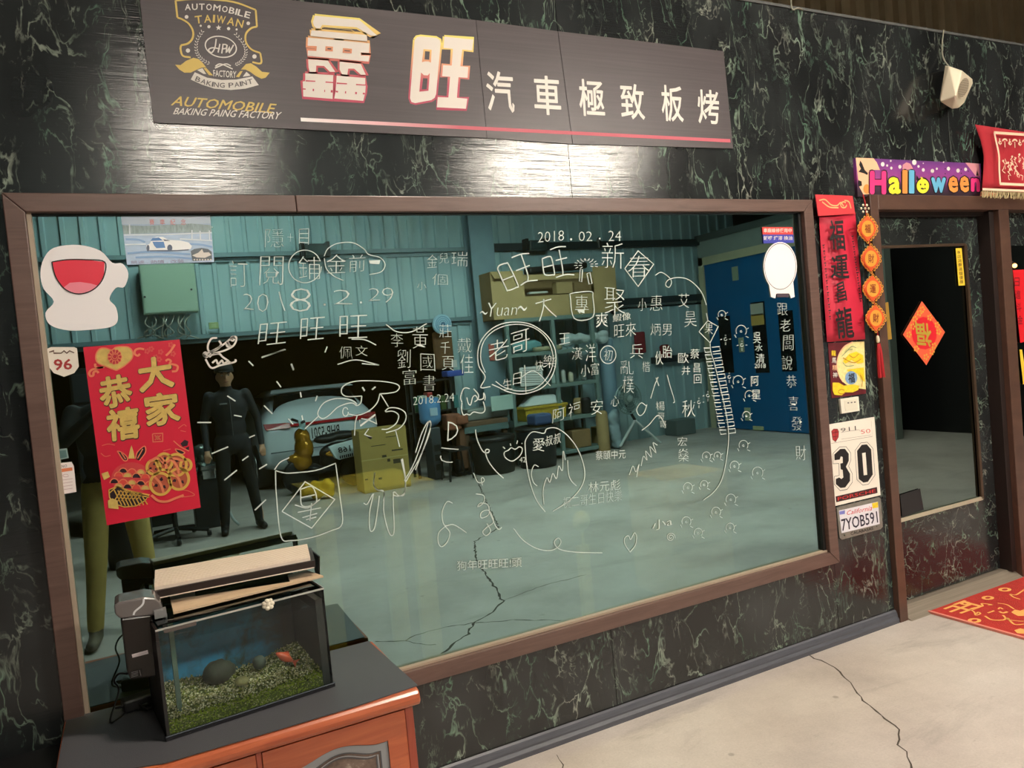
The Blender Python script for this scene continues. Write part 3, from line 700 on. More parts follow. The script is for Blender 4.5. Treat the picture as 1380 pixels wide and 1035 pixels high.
tag(G().tube(cat([W(1272, 40, -.004), W(1270, 55, -.01), W(1270, 72, -.012), W(1273, 82, -.03), W(1279, 90, -.06)]), .0035, 6).build('speaker_cable', cable_m), 'thin grey cable hanging from the wall top down to the ivory speaker', 'cable')
tag(G().tube(cat([W(1066, -22, -.01), W(1066, 2, -.006), W(1068, 13, -.006), W(1076, 11, -.01), W(1086, 16, .01)]), .0035, 6).build('loose_cable', cable_m), 'short loose grey cable looping over the wall top edge', 'cable')
tag(G().tube([W(1277.5, 148, -.002), W(1279, 175, -.003), W(1282, 212, -.002)], .0016, 5).build('thin_wire', mat('wire_dark', (60, 66, 62), .5)), 'thin dark wire running down the marble under the ivory speaker', 'wire')
# ------------------------------------------------------------------ halloween sign
hs = thing('halloween_sign', 'purple sign with chunky coloured Halloween lettering above the door', 'sign', W(1237, 262))
hq = [(1153, 212.5), (1321.5, 220.5), (1322.5, 264), (1156, 265)]
hm = grad_mat('halloween_purple', 2, 0, W(1237, 216).z - W(1237, 262).z, [(0, (44, 26, 40)), (.22, (70, 34, 70)), (.4, (150, 62, 132)), (.75, (128, 56, 138)), (1, (96, 48, 120))])
poly('board', hq, -.016, hm, hs, .015)
peach = mat('print_peach', (240, 186, 148), .5)
def hp(pts): return [W(a, b, -.0166) for a, b in sc(pts, 1145, 195, 5.872)]
G().quad(hp([(48, 103), (190, 108), (215, 140), (240, 200), (160, 200), (155, 390), (110, 395), (75, 330)])).build('moon_print', peach, hs)
G().quad(hp([(418, 210), (420, 160), (450, 138), (480, 150), (500, 185), (500, 210)])).quad(hp([(915, 142), (1025, 150), (1030, 250), (1000, 250), (960, 200)])).build('hill_print', mat('print_mauve', (206, 140, 150), .5), hs)
g = G()
for a, b, r in ((262, 155, 15), (297, 165, 8), (330, 185, 10), (398, 175, 13), (512, 140, 18), (583, 200, 12), (655, 208, 14), (690, 190, 8), (782, 190, 13), (858, 205, 14), (918, 195, 12), (325, 128, 7), (583, 147, 5), (743, 138, 5), (545, 172, 9)): g.quad(hp(ell(a, b, r, r * 1.2, 10)))
g.build('ghost_dot_print', white, hs)
g = G()
for p in ([(85, 125), (100, 150), (120, 200), (145, 225), (140, 240), (110, 225), (70, 215), (90, 190), (75, 160)], [(70, 280), (95, 290), (98, 325), (75, 330), (66, 305)], [(1000, 245), (1008, 200), (1022, 245)]): g.quad([W(a, b, -.0172) for a, b in sc(p, 1145, 195, 5.872)])
for q in ell(790, 210, 150, 20, 7): g.quad(hp(ell(q[0], q[1], 5, 5, 6)))
g.build('bat_print', black, hs)
G().quad([W(a, b, -.0172) for a, b in sc(ell(135, 350, 27, 38, 14), 1145, 195, 5.872)]).build('small_pumpkin_print', mat('print_orange', (232, 142, 66), .5), hs)
pink = mat('print_pink', (226, 58, 128), .4); yel = mat('print_yellow', (238, 226, 62), .4); ora = mat('print_orange', (232, 142, 66), .5); blu = mat('print_sky', (104, 178, 214), .4)
for c, x0, t, x1, b, m in (('H', 160, 205, 290, 392, pink), ('a', 308, 255, 405, 390, yel), ('l', 418, 200, 458, 385, ora), ('l', 470, 200, 512, 385, blu), ('w', 645, 258, 762, 380, blu), ('e', 782, 250, 858, 378, ora), ('e', 872, 248, 945, 376, ora), ('n', 960, 262, 1032, 372, pink)):
    q = sc([(x0, t), (x1, t + 2), (x1, b + 1), (x0, b)], 1145, 195, 5.872)
    for nm, off, yy, mm, gr_ in (('letter_outline', .14, -.0178, black, 1.6), ('letter', {'l': .03, 'e': .06, 'a': .07}.get(c, .09), -.0184, m, 0)):
        q_ = [(q[0][0] - gr_, q[0][1] - gr_), (q[1][0] + gr_, q[1][1] - gr_), (q[2][0] + gr_, q[2][1] + gr_), (q[3][0] - gr_, q[3][1] + gr_)]
        g = G(); put_text(g, c, q_, wf(yy), off); g.build(nm, mm, hs)
def hq2(pts, y): return [W(a, b, y) for a, b in sc(pts, 1145, 195, 5.872)]
G().quad(hq2(ell(580, 325, 57, 66, 22), -.0178)).quad(hq2([(525, 280), (530, 240), (550, 270), (600, 262), (620, 285)], -.0178)).build('letter_outline', black, hs)
G().quad(hq2(ell(580, 327, 49, 57, 22), -.0184)).quad(hq2([(566, 278), (560, 255), (575, 258), (585, 276)], -.0184)).build('letter', yel, hs)
G().quad(hq2(ell(562, 315, 6, 8, 8), -.019)).quad(hq2(ell(597, 315, 6, 8, 8), -.019)).quad(hq2([(560, 345), (575, 340), (585, 346), (600, 340), (606, 352), (592, 350), (580, 356), (566, 352)], -.019)).build('letter_mark', black, hs)
tag(poly('white_card', [(1152.5, 214), (1157, 214), (1160, 264), (1155.5, 264.5)], -.003, white, None, .002), 'narrow white card edge showing behind the left end of the purple sign', 'card')
# ------------------------------------------------------------------ red woven cloth
rc = thing('red_wall_cloth', 'red woven cloth with cream border, figures and fringe right of the purple sign', 'cloth', W(1360, 258))
red_cloth = mat('red_weave', (176, 34, 48), .85, bump=.3, bscale=500)
g = G()
edge = [(1314, 168), (1318, 180), (1322, 192), (1325.5, 210), (1325, 232), (1323, 256)]
n = 12; top = [W(1314 + (1440 - 1314) * i / n, 168 + i * 1.6, -.05 - .012 * math.sin(i * 1.3)) for i in range(n + 1)]
bot = [W(1323 + (1444 - 1323) * i / n, 256 + i * .6, -.04 - .014 * math.sin(i * 1.1 + 1)) for i in range(n + 1)]
rows = []
for j in range(9):
    t = j / 8; r_ = []
    for i in range(n + 1):
        p = top[i].lerp(bot[i], t)
        if i == 0:
            q = cat([Vector((a, b, 0)) for a, b in edge], 4); qq = q[min(len(q) - 1, int(t * (len(q) - 1)))]; p = W(qq.x, qq.y, p.y)
        r_.append(p)
    rows.append(r_)
vs = [p for r_ in rows for p in r_]; g.add(vs, [(j * (n + 1) + i, j * (n + 1) + i + 1, (j + 1) * (n + 1) + i + 1, (j + 1) * (n + 1) + i) for j in range(8) for i in range(n)])
o = g.build('cloth_panel', red_cloth, rc, True); sd = o.modifiers.new('s', 'SOLIDIFY'); sd.thickness = .003; sd.offset = 1
cz = mat('cream_thread', (232, 204, 176), .8)
ky = -.078
lines('border_weave', [sc([(432, 158), (450, 250), (485, 420), (490, 600), (500, 755)], 1290, 160, 8.62)], ky, .014, cz, rc)
lines('border_weave', [sc([(428, 160), (780, 185), (1100, 205)], 1290, 160, 8.62), sc([(495, 755), (780, 768), (1100, 780)], 1290, 160, 8.62)], ky, .014, cz, rc, smooth=False)
lines('hem_weave', [sc([(295, 818), (780, 838), (1100, 850)], 1290, 160, 8.62)], ky + .006, .012, cz, rc, smooth=False)
rnd = random.Random(4); g = G()
for i in range(8):
    cx = 495 + i * 58; cy = 268 + i * 3; P = []
    if i % 2: 
        g.ribbon([W(a, b, ky) for a, b in sc(ell(cx, cy - 10, 26, 24, 8, 180, 360) , 1290, 160, 8.62)], .009); g.ribbon([W(a, b, ky) for a, b in sc([(cx, cy - 10), (cx + 2, cy + 60)], 1290, 160, 8.62)], .006)
    else: 
        g.ribbon([W(a, b, ky) for a, b in sc([(cx, cy - 40), (cx - 5, cy + 10), (cx + 8, cy + 35)], 1290, 160, 8.62)], .008); g.ribbon([W(a, b, ky) for a, b in sc(ell(cx + 3, cy + 10, 18, 16, 8), 1290, 160, 8.62)], .006)
for i in range(34):
    cx = 525 + rnd.random() * 480; cy = 420 + rnd.random() * 270; P = [(cx, cy)]
    for q in range(4): P.append((P[-1][0] + rnd.uniform(-18, 22), P[-1][1] + rnd.uniform(4, 30)))
    if P[-1][1] < 735: g.ribbon([W(a, b, ky) for a, b in sc(P, 1290, 160, 8.62)], .0045)
    if i % 4 == 0: g.quad([W(a, b, ky) for a, b in sc(ell(cx, cy - 8, 12, 13, 8), 1290, 160, 8.62)])
g.build('figure_weave', cz, rc)
g = G(); rnd = random.Random(9)
for i in range(70):
    x = 1324 + i * 1.6; y = 257 + i * .07; g.tube([W(x, y, ky + .01), W(x + rnd.uniform(-1, 1), y + 4, ky), W(x + rnd.uniform(-1.5, 1.5), y + 8 + rnd.random() * 2, ky - .004)], .0022, 4)
g.build('fringe', mat('fringe_beige', (176, 160, 118), .9), rc, kind='stuff')
tag(poly('floral_card', [(1322, 258), (1343, 260), (1343, 267), (1321, 266)], -.02, mat('floral_print', (214, 130, 96), .6, var=.7, scale=60), None, .002), 'small floral card peeking out under the red cloth fringe', 'card')
# ------------------------------------------------------------------ long red calligraphy scroll
scr = thing('red_scroll', 'long red paper couplet with four black brush characters beside the window', 'scroll', W(1140, 460))
red_p = mat('red_paper', (206, 38, 66), .55, var=.04, scale=8)
g = G(); L_ = cat([W(1103.5, 289, -.016), W(1107, 350, -.012), W(1111, 410, -.02), W(1114.5, 461, -.012)], 4); R_ = cat([W(1152.5, 287, -.03), W(1157, 345, -.02), W(1161.5, 400, -.034), W(1166, 457, -.018)], 4)
M_ = [(a + b) / 2 + Vector((0, .008, 0)) for a, b in zip(L_, R_)]
nn = len(L_); g.add(L_ + M_ + R_, [(i, nn + i, nn + i + 1, i + 1) for i in range(nn - 1)] + [(nn + i, 2 * nn + i, 2 * nn + i + 1, nn + i + 1) for i in range(nn - 1)])
o = g.build('paper', red_p, scr, True); sd = o.modifiers.new('s', 'SOLIDIFY'); sd.thickness = .001
poly('header_flap', [(1099, 262), (1149, 264), (1152.5, 288), (1103, 291)], -.034, mat('red_paper_head', (206, 54, 62), .5), scr, .004)
lines('gilt_print', [[(1104, 270), (1112, 269), (1120, 276), (1128, 277), (1133, 273), (1137, 278)], [(1138, 270), (1144, 272), (1147, 281)], [(1108, 272), (1118, 279), (1130, 280)], ell(1137, 276, 4, 4, 8)], -.0346, .006, mat('gilt_print', (226, 186, 126), .45), scr)
sy = -.038
for ch, q in (('福', [(1117, 297), (1136, 295), (1140, 338), (1119, 336)]), ('運', [(1120, 346), (1142, 342), (1145, 376), (1120, 375)]), ('昌', [(1126, 383), (1138, 378), (1142, 405), (1129, 408)]), ('龍', [(1125, 417), (1147, 411), (1152, 455), (1129, 457)])):
    text('brush_character', [(ch, q)], sy, black, scr, .03)
g = G(); rnd = random.Random(12)
for i in range(13):
    for (xa, ya, k2) in ((1147.5 + i * .9, 318 + i * 7, 4), (1108.5 + i * .72, 330 + i * 8, 3)):
        g.quad([W(xa + a, ya + b, sy) for a, b in ((0, 0), (rnd.uniform(2, 4), -.6), (rnd.uniform(2, 3), 1.2), (0, 1.4))]); g.quad([W(xa + 1 + a, ya + 2.2 + b, sy) for a, b in ((0, 0), (1.1, 0), (1.3, 2.6), (.3, 2.8))])
g.build('small_writing', black, scr)
lines('seal_print', [[(1144, 312), (1146, 308), (1152, 307)], [(1146, 318), (1147, 312), (1153, 311)], [(1158, 432), (1162, 434), (1161, 439), (1157, 438)]], sy, .005, mat('seal_dark', (150, 24, 40), .5), scr)
# ------------------------------------------------------------------ hanging lucky charms
hc = thing('hanging_charm', 'string of four orange and gold fortune medallions ending in a red tassel', 'ornament', W(1180, 510, -.05))
redt = mat('red_satin', (176, 22, 34), .55); ogm = mat('orange_foil', (226, 92, 44), .4); gm2 = mat('gold_foil', (236, 170, 70), .35, .25); palet = mat('pale_bead', (222, 214, 186), .5)
hy = -.06
ctr = [(1169.5, 308), (1174, 348.5), (1176.5, 389), (1180.5, 428.5)]
G().tube(cat([W(a, b, hy + .012) for a, b in [(1163, 262), (1166, 275)] + ctr + [(1183, 452)]], 4), .003, 6).build('cord', redt, hc)
g = G()
for q in ell(1165.7, 281, 5, 5.2, 6): g.lathe(W(q[0], q[1], hy), [(.004, -.003), (.0065, 0), (.004, .003)], 8, 'Y')
g.ball(W(1165.7, 281, hy), .006, 8, 6); g.build('knot', palet, hc, True)
for (cx, cy), ch in zip(ctr, '福財運財'):
    t = 17.5; md = G().prism([W(a, b, hy) for a, b in ((cx, cy - t), (cx + 9, cy - 8), (cx + 12, cy), (cx + 9, cy + 8), (cx, cy + t), (cx - 9, cy + 8), (cx - 12, cy), (cx - 9, cy - 8))], (0, .012, 0)).build('medallion', ogm, hc, bevel=.002)
    G().prism([W(a, b, hy - .003) for a, b in ell(cx, cy, 8.2, 11, 16)], (0, .005, 0)).build('disc', gm2, md)
    lines('ring', [ell(cx, cy, 8.8, 11.8, 16)], hy - .0036, .006, ogm, md, closed=True)
    g = G(); put_text(g, ch, R4(cx - 4, cy - 6, cx + 4, cy + 6), wf(hy - .0042), .01); g.build('character', mat('foil_dark', (150, 60, 30), .4), md)
    g = G()
    for i in range(18):
        a = math.radians(i * 20 + 10); s_ = 1 / (abs(math.cos(a)) + abs(math.sin(a))) ** .6
        px, py = cx + 13.5 * s_ * math.cos(a), cy + 17.8 * s_ * math.sin(a); c_ = W(px, py, hy + .004)
        g.tube([c_ + Vector((.007 * math.cos(u), 0, .0078 * math.sin(u))) for u in [2 * math.pi * j / 8 for j in range(8)]], .0022, 4, closed=True)
    g.build('curl_edge', gm2, md)
G().lathe(W(1183, 457, hy), [(.004, -.018), (.0075, -.012), (.0085, 0), (.0065, .012), (.004, .018)], 12).build('bead', palet, hc, True)
g = G(); rnd = random.Random(3)
for i in range(40):
    a = rnd.random() * 6.28; r = rnd.random() ** .5; tp = W(1184, 463, hy) + Vector((math.cos(a) * r * .006, math.sin(a) * r * .006, 0)); bt = W(1187.5, 508, hy) + Vector((math.cos(a) * r * .017, math.sin(a) * r * .016, rnd.uniform(-.004, .006)))
    g.tube([tp, tp.lerp(bt, .3) + Vector((math.cos(a) * .003, math.sin(a) * .003, 0)), bt], .0026, 4)
g.build('tassel', redt, hc)
# ------------------------------------------------------------------ gold dragon poster
gp_ = thing('gold_new_year_poster', 'small yellow and maroon new year print with a blue disc under the red scroll', 'poster', W(1143, 535))
def gq(pts): return sc(pts, 1095, 390, 6.09)
poly('sheet', gq([(128, 440), (425, 425), (440, 855), (158, 893)]), -.003, mat('maroon_print', (96, 24, 34), .45), gp_, .002)
yy = -.0056
poly('moon_print', gq([(425, 428), (330, 432), (260, 470), (215, 540), (200, 620), (215, 700), (250, 760), (300, 800), (437, 820)]), yy, mat('print_pale_yellow', (230, 218, 150), .5, var=.15, scale=60), gp_)
lines('rim_print', [gq([(330, 432), (260, 470), (215, 540), (200, 620), (215, 700), (250, 760)])], yy - .0004, .006, peach, gp_)
yl = mat('print_bright_yellow', (238, 204, 44), .45, var=.2, scale=70)
g = G()
for p in ([(250, 590), (300, 530), (360, 510), (415, 540), (420, 600), (370, 610), (320, 580), (270, 610)], [(280, 660), (350, 650), (420, 640), (430, 760), (400, 740), (370, 690), (300, 680)], [(165, 765), (215, 765), (260, 790), (330, 780), (385, 790), (375, 825), (330, 845), (270, 845), (240, 870), (180, 865), (165, 830)]): g.quad([W(a, b, yy - .0008) for a, b in gq(p)])
g.build('dragon_print', yl, gp_)
poly('blue_disc_print', gq(ell(318, 725, 50, 55, 20)), yy - .0014, mat('print_steel_blue', (128, 160, 196), .4, var=.2, scale=80), gp_)
text('disc_character', [('福', gq([(292, 690), (345, 685), (348, 765), (295, 768)]))], yy - .002, black, gp_, .03)
lines('swirl_print', [gq([(250, 560), (300, 590), (350, 600), (400, 570)]), gq([(300, 540), (340, 560), (380, 530)]), gq([(390, 700), (410, 740), (405, 800)]), gq(ell(240, 840, 28, 18, 10))], yy - .0016, .004, mat('print_ochre', (186, 130, 40), .5), gp_)
lines('cloud_print', [gq([(240, 550), (290, 500), (330, 490)]), gq([(270, 520), (320, 470), (360, 480)]), gq([(250, 600), (280, 630), (340, 625)])], yy - .0012, .0035, mat('print_sage', (140, 160, 120), .5), gp_)
for i, (c, m_) in enumerate((('龍', yl), ('馬', white), ('精', peach), ('神', white))):
    g = G(); put_text(g, c, gq(R4(155 + i * 4, 500 + i * 60, 192 + i * 4, 545 + i * 60)), wf(yy), .02); g.build('side_character', m_, gp_)
# ------------------------------------------------------------------ switch plate
so_ = thing('wall_outlet', 'white wall plate with three small slots between yellow print and number board', 'outlet', W(1146, 556))
poly('plate', [(1132.5, 538), (1157, 534.5), (1158.5, 553.5), (1134.5, 557.5)], -.012, mat('outlet_white', (232, 226, 210), .35), so_, .011)
poly('socket_panel', [(1138, 540), (1155, 538), (1156, 551.5), (1139.5, 554)], -.0135, mat('outlet_cream', (222, 216, 198), .4), so_, .0015)
g = G()
for i in range(3): g.quad([W(a, b, -.0142) for a, b in ((1142 + i * 4.4, 542.2 - i * .5), (1144.4 + i * 4.4, 541.9 - i * .5), (1144.5 + i * 4.4, 543.6 - i * .5), (1142.1 + i * 4.4, 543.9 - i * .5))])
g.build('slot', mat('slot_grey', (110, 104, 98), .5), so_)
# ------------------------------------------------------------------ number board 30
nb = thing('number_board', 'white racing board with big black 30 beside the door frame', 'sign', W(1155, 675))
def nq(pts): return sc(pts, 1100, 555, 5.745)
poly('board', nq([(88, 100), (450, 40), (498, 645), (145, 730)]), -.006, mat('board_white', (236, 228, 216), .35), nb, .005)
z1, z2, z3 = -.0066, -.0072, -.0078
three = [(130, 322), (180, 272), (232, 270), (268, 320), (268, 375), (250, 420), (280, 480), (280, 545), (240, 600), (185, 610), (140, 560), (140, 500), (178, 492), (175, 400), (130, 402)]
zero = [(300, 300), (345, 240), (395, 235), (440, 285), (455, 490), (405, 560), (360, 568), (315, 525)]
lines('digit_outline', [nq(three + three[:1]), nq(zero + zero[:1])], z1, .0022, black, nb, smooth=False)
G().quad([W(a, b, z1) for a, b in nq([(140, 330), (185, 288), (222, 286), (252, 325), (252, 380), (230, 425), (262, 480), (262, 535), (225, 585), (188, 590), (152, 560), (152, 520), (178, 508), (195, 520), (210, 508), (205, 450), (190, 445), (186, 400), (206, 396), (205, 350), (190, 345), (182, 370), (142, 375)])]).build('digit_3', black, nb)
G().quad([W(a, b, z1) for a, b in nq([(316, 302), (352, 256), (392, 252), (425, 290), (438, 485), (400, 542), (365, 548), (330, 520)])]).build('digit_0', black, nb)
G().quad([W(a, b, z2) for a, b in nq([(355, 320), (382, 315), (395, 488), (368, 492)])]).build('digit_hole', MATS['board_white'], nb)
poly('name_strip', nq([(150, 655), (470, 582), (475, 628), (155, 700)]), z1, mat('strip_dark', (52, 26, 28), .4), nb)
text('name_lettering', [('PORSCHE', nq([(165, 662), (458, 597), (460, 622), (168, 688)]))], z2, mat('print_red', (206, 54, 54), .5), nb, .005)
poly('crest_print', nq([(118, 150), (135, 133), (165, 133), (175, 155), (172, 195), (150, 232), (128, 215)]), z1, mat('crest_red', (176, 52, 52), .45), nb)
lines('crest_lines', [nq([(125, 165), (170, 155)]), nq([(150, 140), (148, 220)]), nq([(128, 195), (168, 188)]), nq([(118, 150), (135, 133), (165, 133), (175, 155), (172, 195), (150, 232), (128, 215), (118, 150)])], z2, .002, black, nb, smooth=False)
text('heading_digits', [('911', nq([(188, 128), (305, 108), (308, 140), (192, 158)]))], z1, black, nb, -.01)
text('heading_digits', [('50', nq([(345, 140), (418, 130), (420, 162), (348, 172)]))], z1, mat('print_red', (206, 54, 54), .5), nb, -.01)
lines('heading_rule', [nq([(190, 160), (330, 138), (345, 155)]), nq([(115, 245), (435, 190), (425, 70)]), nq([(195, 212), (425, 178)])], z1, .0012, mat('print_mid_grey', (120, 110, 105), .5), nb, smooth=False)
# ------------------------------------------------------------------ licence plate
lp = thing('license_plate', 'white number plate 7YOB591 in a worn metal surround under the 30 board', 'plate', W(1160, 725))
metal_w = mat('worn_metal', (150, 150, 142), .35, .7, var=.15, scale=30)
poly('surround', nq([(158, 745), (175, 735), (485, 662), (500, 672), (515, 890), (500, 908), (200, 990), (182, 978)]), -.008, metal_w, lp, .007)
poly('plate', nq([(175, 765), (478, 695), (492, 868), (196, 940)]), -.0096, mat('plate_white', (226, 224, 232), .35), lp)
text('plate_number', [('7YOB591', nq([(192, 832), (470, 768), (480, 858), (200, 925)]))], -.0104, mat('plate_blue_black', (30, 28, 52), .4), lp, .012)
text('plate_state', [('California', nq([(235, 768), (430, 722), (432, 762), (238, 800)]))], -.0102, mat('print_red', (206, 54, 54), .5), lp, .0, shear=.3)
text('surround_lettering', [('CALABASAS', nq([(265, 932), (440, 890), (442, 912), (268, 955)]))], -.0086, black, lp, .01)
poly('sticker', nq([(432, 708), (478, 698), (480, 740), (436, 748)]), -.0102, yl, lp)
poly('sticker', nq([(178, 772), (222, 762), (222, 790), (182, 796)]), -.0102, mat('print_violet', (120, 124, 196), .5), lp)
g = G()
for a, b in ((225, 955), (475, 885)): g.lathe(W(*nq([(a, b)])[0], -.012), [(.004, -.002), (.005, .003)], 10, 'Y')
g.build('screw', metal_w, lp)
text('surround_lettering', [('MERCEDES', nq([(255, 728), (400, 694), (402, 708), (258, 745)]))], -.0086, mat('print_mid_grey', (120, 110, 105), .5), lp, .01) if False else None
# hinge plates of the door post
for q in (((1190, 677), (1194, 676), (1194.5, 686), (1190.5, 687)), ):
    poly('post_hinge', q, -.034, mat('hinge_brown', (150, 110, 84), .4), MATS.get('none'), .003) if False else None
# ------------------------------------------------------------------ things on the door glass
gy = dy - .001
dm = thing('diamond_sticker', 'red and gold diamond paper with an upside down fortune character on door glass', 'sticker', W(1246, 490, gy))
poly('paper', [(1242.5, 406), (1273.5, 447.5), (1248.5, 492), (1217, 451)], gy - .002, mat('diamond_orange', (226, 92, 62), .45), dm, .0015)
poly('centre_print', ell(1245.5, 449, 17, 22, 16, rot=-5), gy - .0026, mat('diamond_red', (212, 26, 42), .45), dm)
g = G()
for cx, cy in ((1243, 417), (1265, 447), (1248, 481), (1225, 451), (1253, 428), (1233, 430), (1259, 466), (1235, 470), (1263, 438), (1230, 440), (1256, 474), (1239, 422)):
    for a in range(5): g.quad([W(u, v, gy - .003) for u, v in ell(cx + 2.6 * math.cos(a * 1.257), cy + 3.2 * math.sin(a * 1.257), 1.3, 1.6, 6)])
g.build('flower_print', mat('diamond_gold', (214, 160, 62), .4), dm)
text('fortune_character', [('福', [(1257, 468), (1236, 466), (1233, 434), (1254, 436)])], gy - .0034, mat('glyph_gold', (196, 172, 66), .4, .3), dm, .035)
ys = thing('yellow_label', 'narrow yellow vertical label with tiny characters near the top of door glass', 'label', W(1294, 385, gy))
poly('strip', [(1288, 334.5), (1296, 334.5), (1300.5, 384.5), (1292, 385)], gy - .002, mat('label_yellow', (236, 200, 60), .45), ys, .001)
text('label_writing', [(c, R4(1289.6 + i * .55, 337.5 + i * 5.7, 1294.6 + i * .55, 342.3 + i * 5.7)) for i, c in enumerate('本店消費滿額優惠')], gy - .0026, mat('label_ink', (120, 90, 30), .5), ys, .01)
tag(poly('black_square_sticker', [(1213, 667), (1240, 658.5), (1245, 687), (1216, 697)], gy - .002, mat('matt_black', (22, 22, 24), .8), None, .0015), 'plain black square sticker in the lower left corner of door glass', 'sticker')
tag(poly('gold_strip_sticker', [(1193, 408), (1197, 407), (1202, 457), (1196, 458)], gy - .002, mat('label_ochre', (150, 116, 40), .5), None, .001), 'narrow ochre strip on the door glass edge behind the red tassel', 'sticker')
rp = thing('red_paper_banner', 'bright red paper strip with dark characters on the far right door glass', 'paper', W(1374, 480, gy))
poly('paper', [(1365, 364), (1400, 362), (1410, 455), (1375, 462)], gy - .002, mat('bright_red', (214, 24, 36), .5), rp, .001)
text('characters', [(c, R4(1367 + i * 1.4, 374 + i * 17, 1374 + i * 1.4, 386 + i * 17)) for i, c in enumerate('日進斗金')], gy - .0026, mat('ink_maroon', (110, 12, 22), .5), rp, .02)
tag(poly('yellow_strip', [(1374, 471), (1377.5, 471), (1384, 516), (1379, 518)], gy - .002, mat('label_yellow', (236, 200, 60), .45), None, .001), 'yellow strip below the red paper at the far right edge', 'label')
sl = thing('small_lamp', 'tiny glowing warm lamp seen beyond the brown post at far right', 'lamp', W(1367, 360, -.03))
G().ball(W(1367.5, 358, gy - .03), .012, 10, 8).build('bulb', mat('bulb_warm', (255, 176, 96), emit=6), sl, True)
G().cyl(W(1367.5, 358, gy - .03) + Vector((0, 0, .012)), W(1367.5, 358, gy - .03) + Vector((0, .028, .03)), .006, 8).build('holder', mat('holder_dark', (40, 30, 26), .5), sl)
# ------------------------------------------------------------------ door mat
dmx0, dmx1, dmy1, dmy0 = 3.50, 4.75, .0 - .012, -.92
mt = thing('door_mat', 'red coir door mat with pale yellow characters, rings and scrolls before the door', 'mat', ((dmx0 + dmx1) / 2, (dmy0 + dmy1) / 2, 0))
mat_red = mat('mat_red', (196, 52, 44), .95, var=.12, scale=40, bump=.8, bscale=300)
G().box(dmx0, dmx1, dmy0, dmy1, .001, .010).build('mat_body', mat_red, mt, bevel=.003)
G().box(dmx0 - .004, dmx0 + .012, dmy0, dmy1, .001, .012).box(dmx0, dmx1, dmy0 - .004, dmy0 + .012, .001, .012).build('mat_edge', mat('mat_edge_pink', (214, 128, 112), .8), mt)
mz = .0112
peach_m = mat('mat_yellow', (236, 170, 92), .9)
fm = lambda a, b: Vector((F(a, b, mz).x, F(a, b, mz).y, mz))
def mp_(pts): return sc(pts, 1240, 760, 9.857)
def floorribbon(g, pts, w, closed=False, smooth=True):
    P = [fm(a, b) for a, b in mp_(pts)]
    if smooth and len(P) > 2: P = cat(P, 5, closed)
    g.ribbon(P, w, (0, 0, 1), closed)
g = G()
for cx, cy, rx, ry in ((1125, 340, 80, 24), (900, 450, 75, 24), (600, 522, 62, 22), (722, 750, 82, 28), (1500, 640, 80, 26)):
    floorribbon(g, ell(cx, cy, rx * .8, ry * .8, 16), .016, True)
floorribbon(g, [(660, 600), (720, 580), (830, 560), (820, 525), (950, 540), (900, 545)], .009)
floorribbon(g, [(680, 610), (720, 640), (740, 680), (800, 660), (770, 640), (745, 665)], .008)
floorribbon(g, [(860, 690), (950, 740), (1100, 745), (1160, 720), (1250, 800), (1390, 800)], .01)
floorribbon(g, [(1030, 520), (1150, 540), (1250, 600)], .008)
floorribbon(g, [(1190, 400), (1240, 440), (1330, 470)], .009); floorribbon(g, [(1190, 400), (1270, 410), (1340, 370), (1400, 330)], .009)
floorribbon(g, [(900, 650), (960, 630), (980, 620)], .01); floorribbon(g, [(1050, 630), (1100, 650), (1160, 635)], .012); floorribbon(g, [(1040, 600), (1060, 580), (1100, 600)], .008)
floorribbon(g, [(1100, 680), (1180, 740), (1400, 760), (1500, 720)], .009)
for p in ([(1210, 640), (1260, 605), (1330, 620), (1390, 600), (1400, 690), (1300, 690), (1240, 660)], [(1250, 880), (1330, 855), (1400, 870), (1400, 930), (1290, 920)]): g.quad([fm(a, b) for a, b in mp_(p)])
g.build('scroll_print', peach_m, mt)
g = G()
put_text(g, '出', [(dmx0 + .06, -.16), (dmx0 + .06, -.05), (dmx0 + .26, -.05), (dmx0 + .26, -.16)], lambda a, b: Vector((a, b, mz)), .03)
put_text(g, '入', [(dmx0 + .30, -.55), (dmx0 + .30, -.42), (dmx0 + .46, -.42), (dmx0 + .46, -.55)], lambda a, b: Vector((a, b, mz)), .03)
g.build('character_print', peach_m, mt)
# ================================================================== stickers, red poster and handwriting on the window glass
gw = 0.0
# big die-cut sticker, upper left: only its white body with a plain red patch
bs = thing('white_die_cut_sticker', 'large white die cut sticker with a red half round patch at the upper left glass', 'sticker', W(112, 390))
st_w = mat('sticker_white', (240, 236, 238), .4)
def zq(pts): return sc(pts, 0, 259, 4)
outl = cat([Vector((a, b, 0)) for a, b in zq([(290, 300), (420, 284), (540, 315), (605, 380), (660, 385), (692, 440), (670, 510), (625, 515), (590, 575), (625, 620), (635, 690), (600, 725), (500, 740), (370, 745), (270, 715), (245, 650), (290, 590), (235, 520), (218, 440), (235, 360)])], 4, True)
poly('sticker_sheet', [(p.x, p.y) for p in outl], gw - .002, st_w, bs, .0015)
inner = ell(105, 369, 47, 45, 40)
poly('red_patch', [(70, 353), (90, 350), (116, 350), (141, 353), (140, 372), (131, 386), (118, 394), (103, 396), (88, 390), (77, 377), (72, 364)], gw - .0028, mat('sticker_red', (228, 42, 68), .4), bs)
poly('pink_patch', [(85, 388), (94, 381), (108, 380), (122, 382), (132, 385), (118, 394), (103, 396), (92, 392)], gw - .0031, mat('sticker_pink', (238, 134, 152), .4), bs)
lines('sticker_line', [[(70, 353), (90, 350), (116, 350), (141, 353), (140, 372), (131, 386), (118, 394), (103, 396), (88, 390), (77, 377), (72, 364), (70, 353)]], gw - .0034, .0034, black, bs)
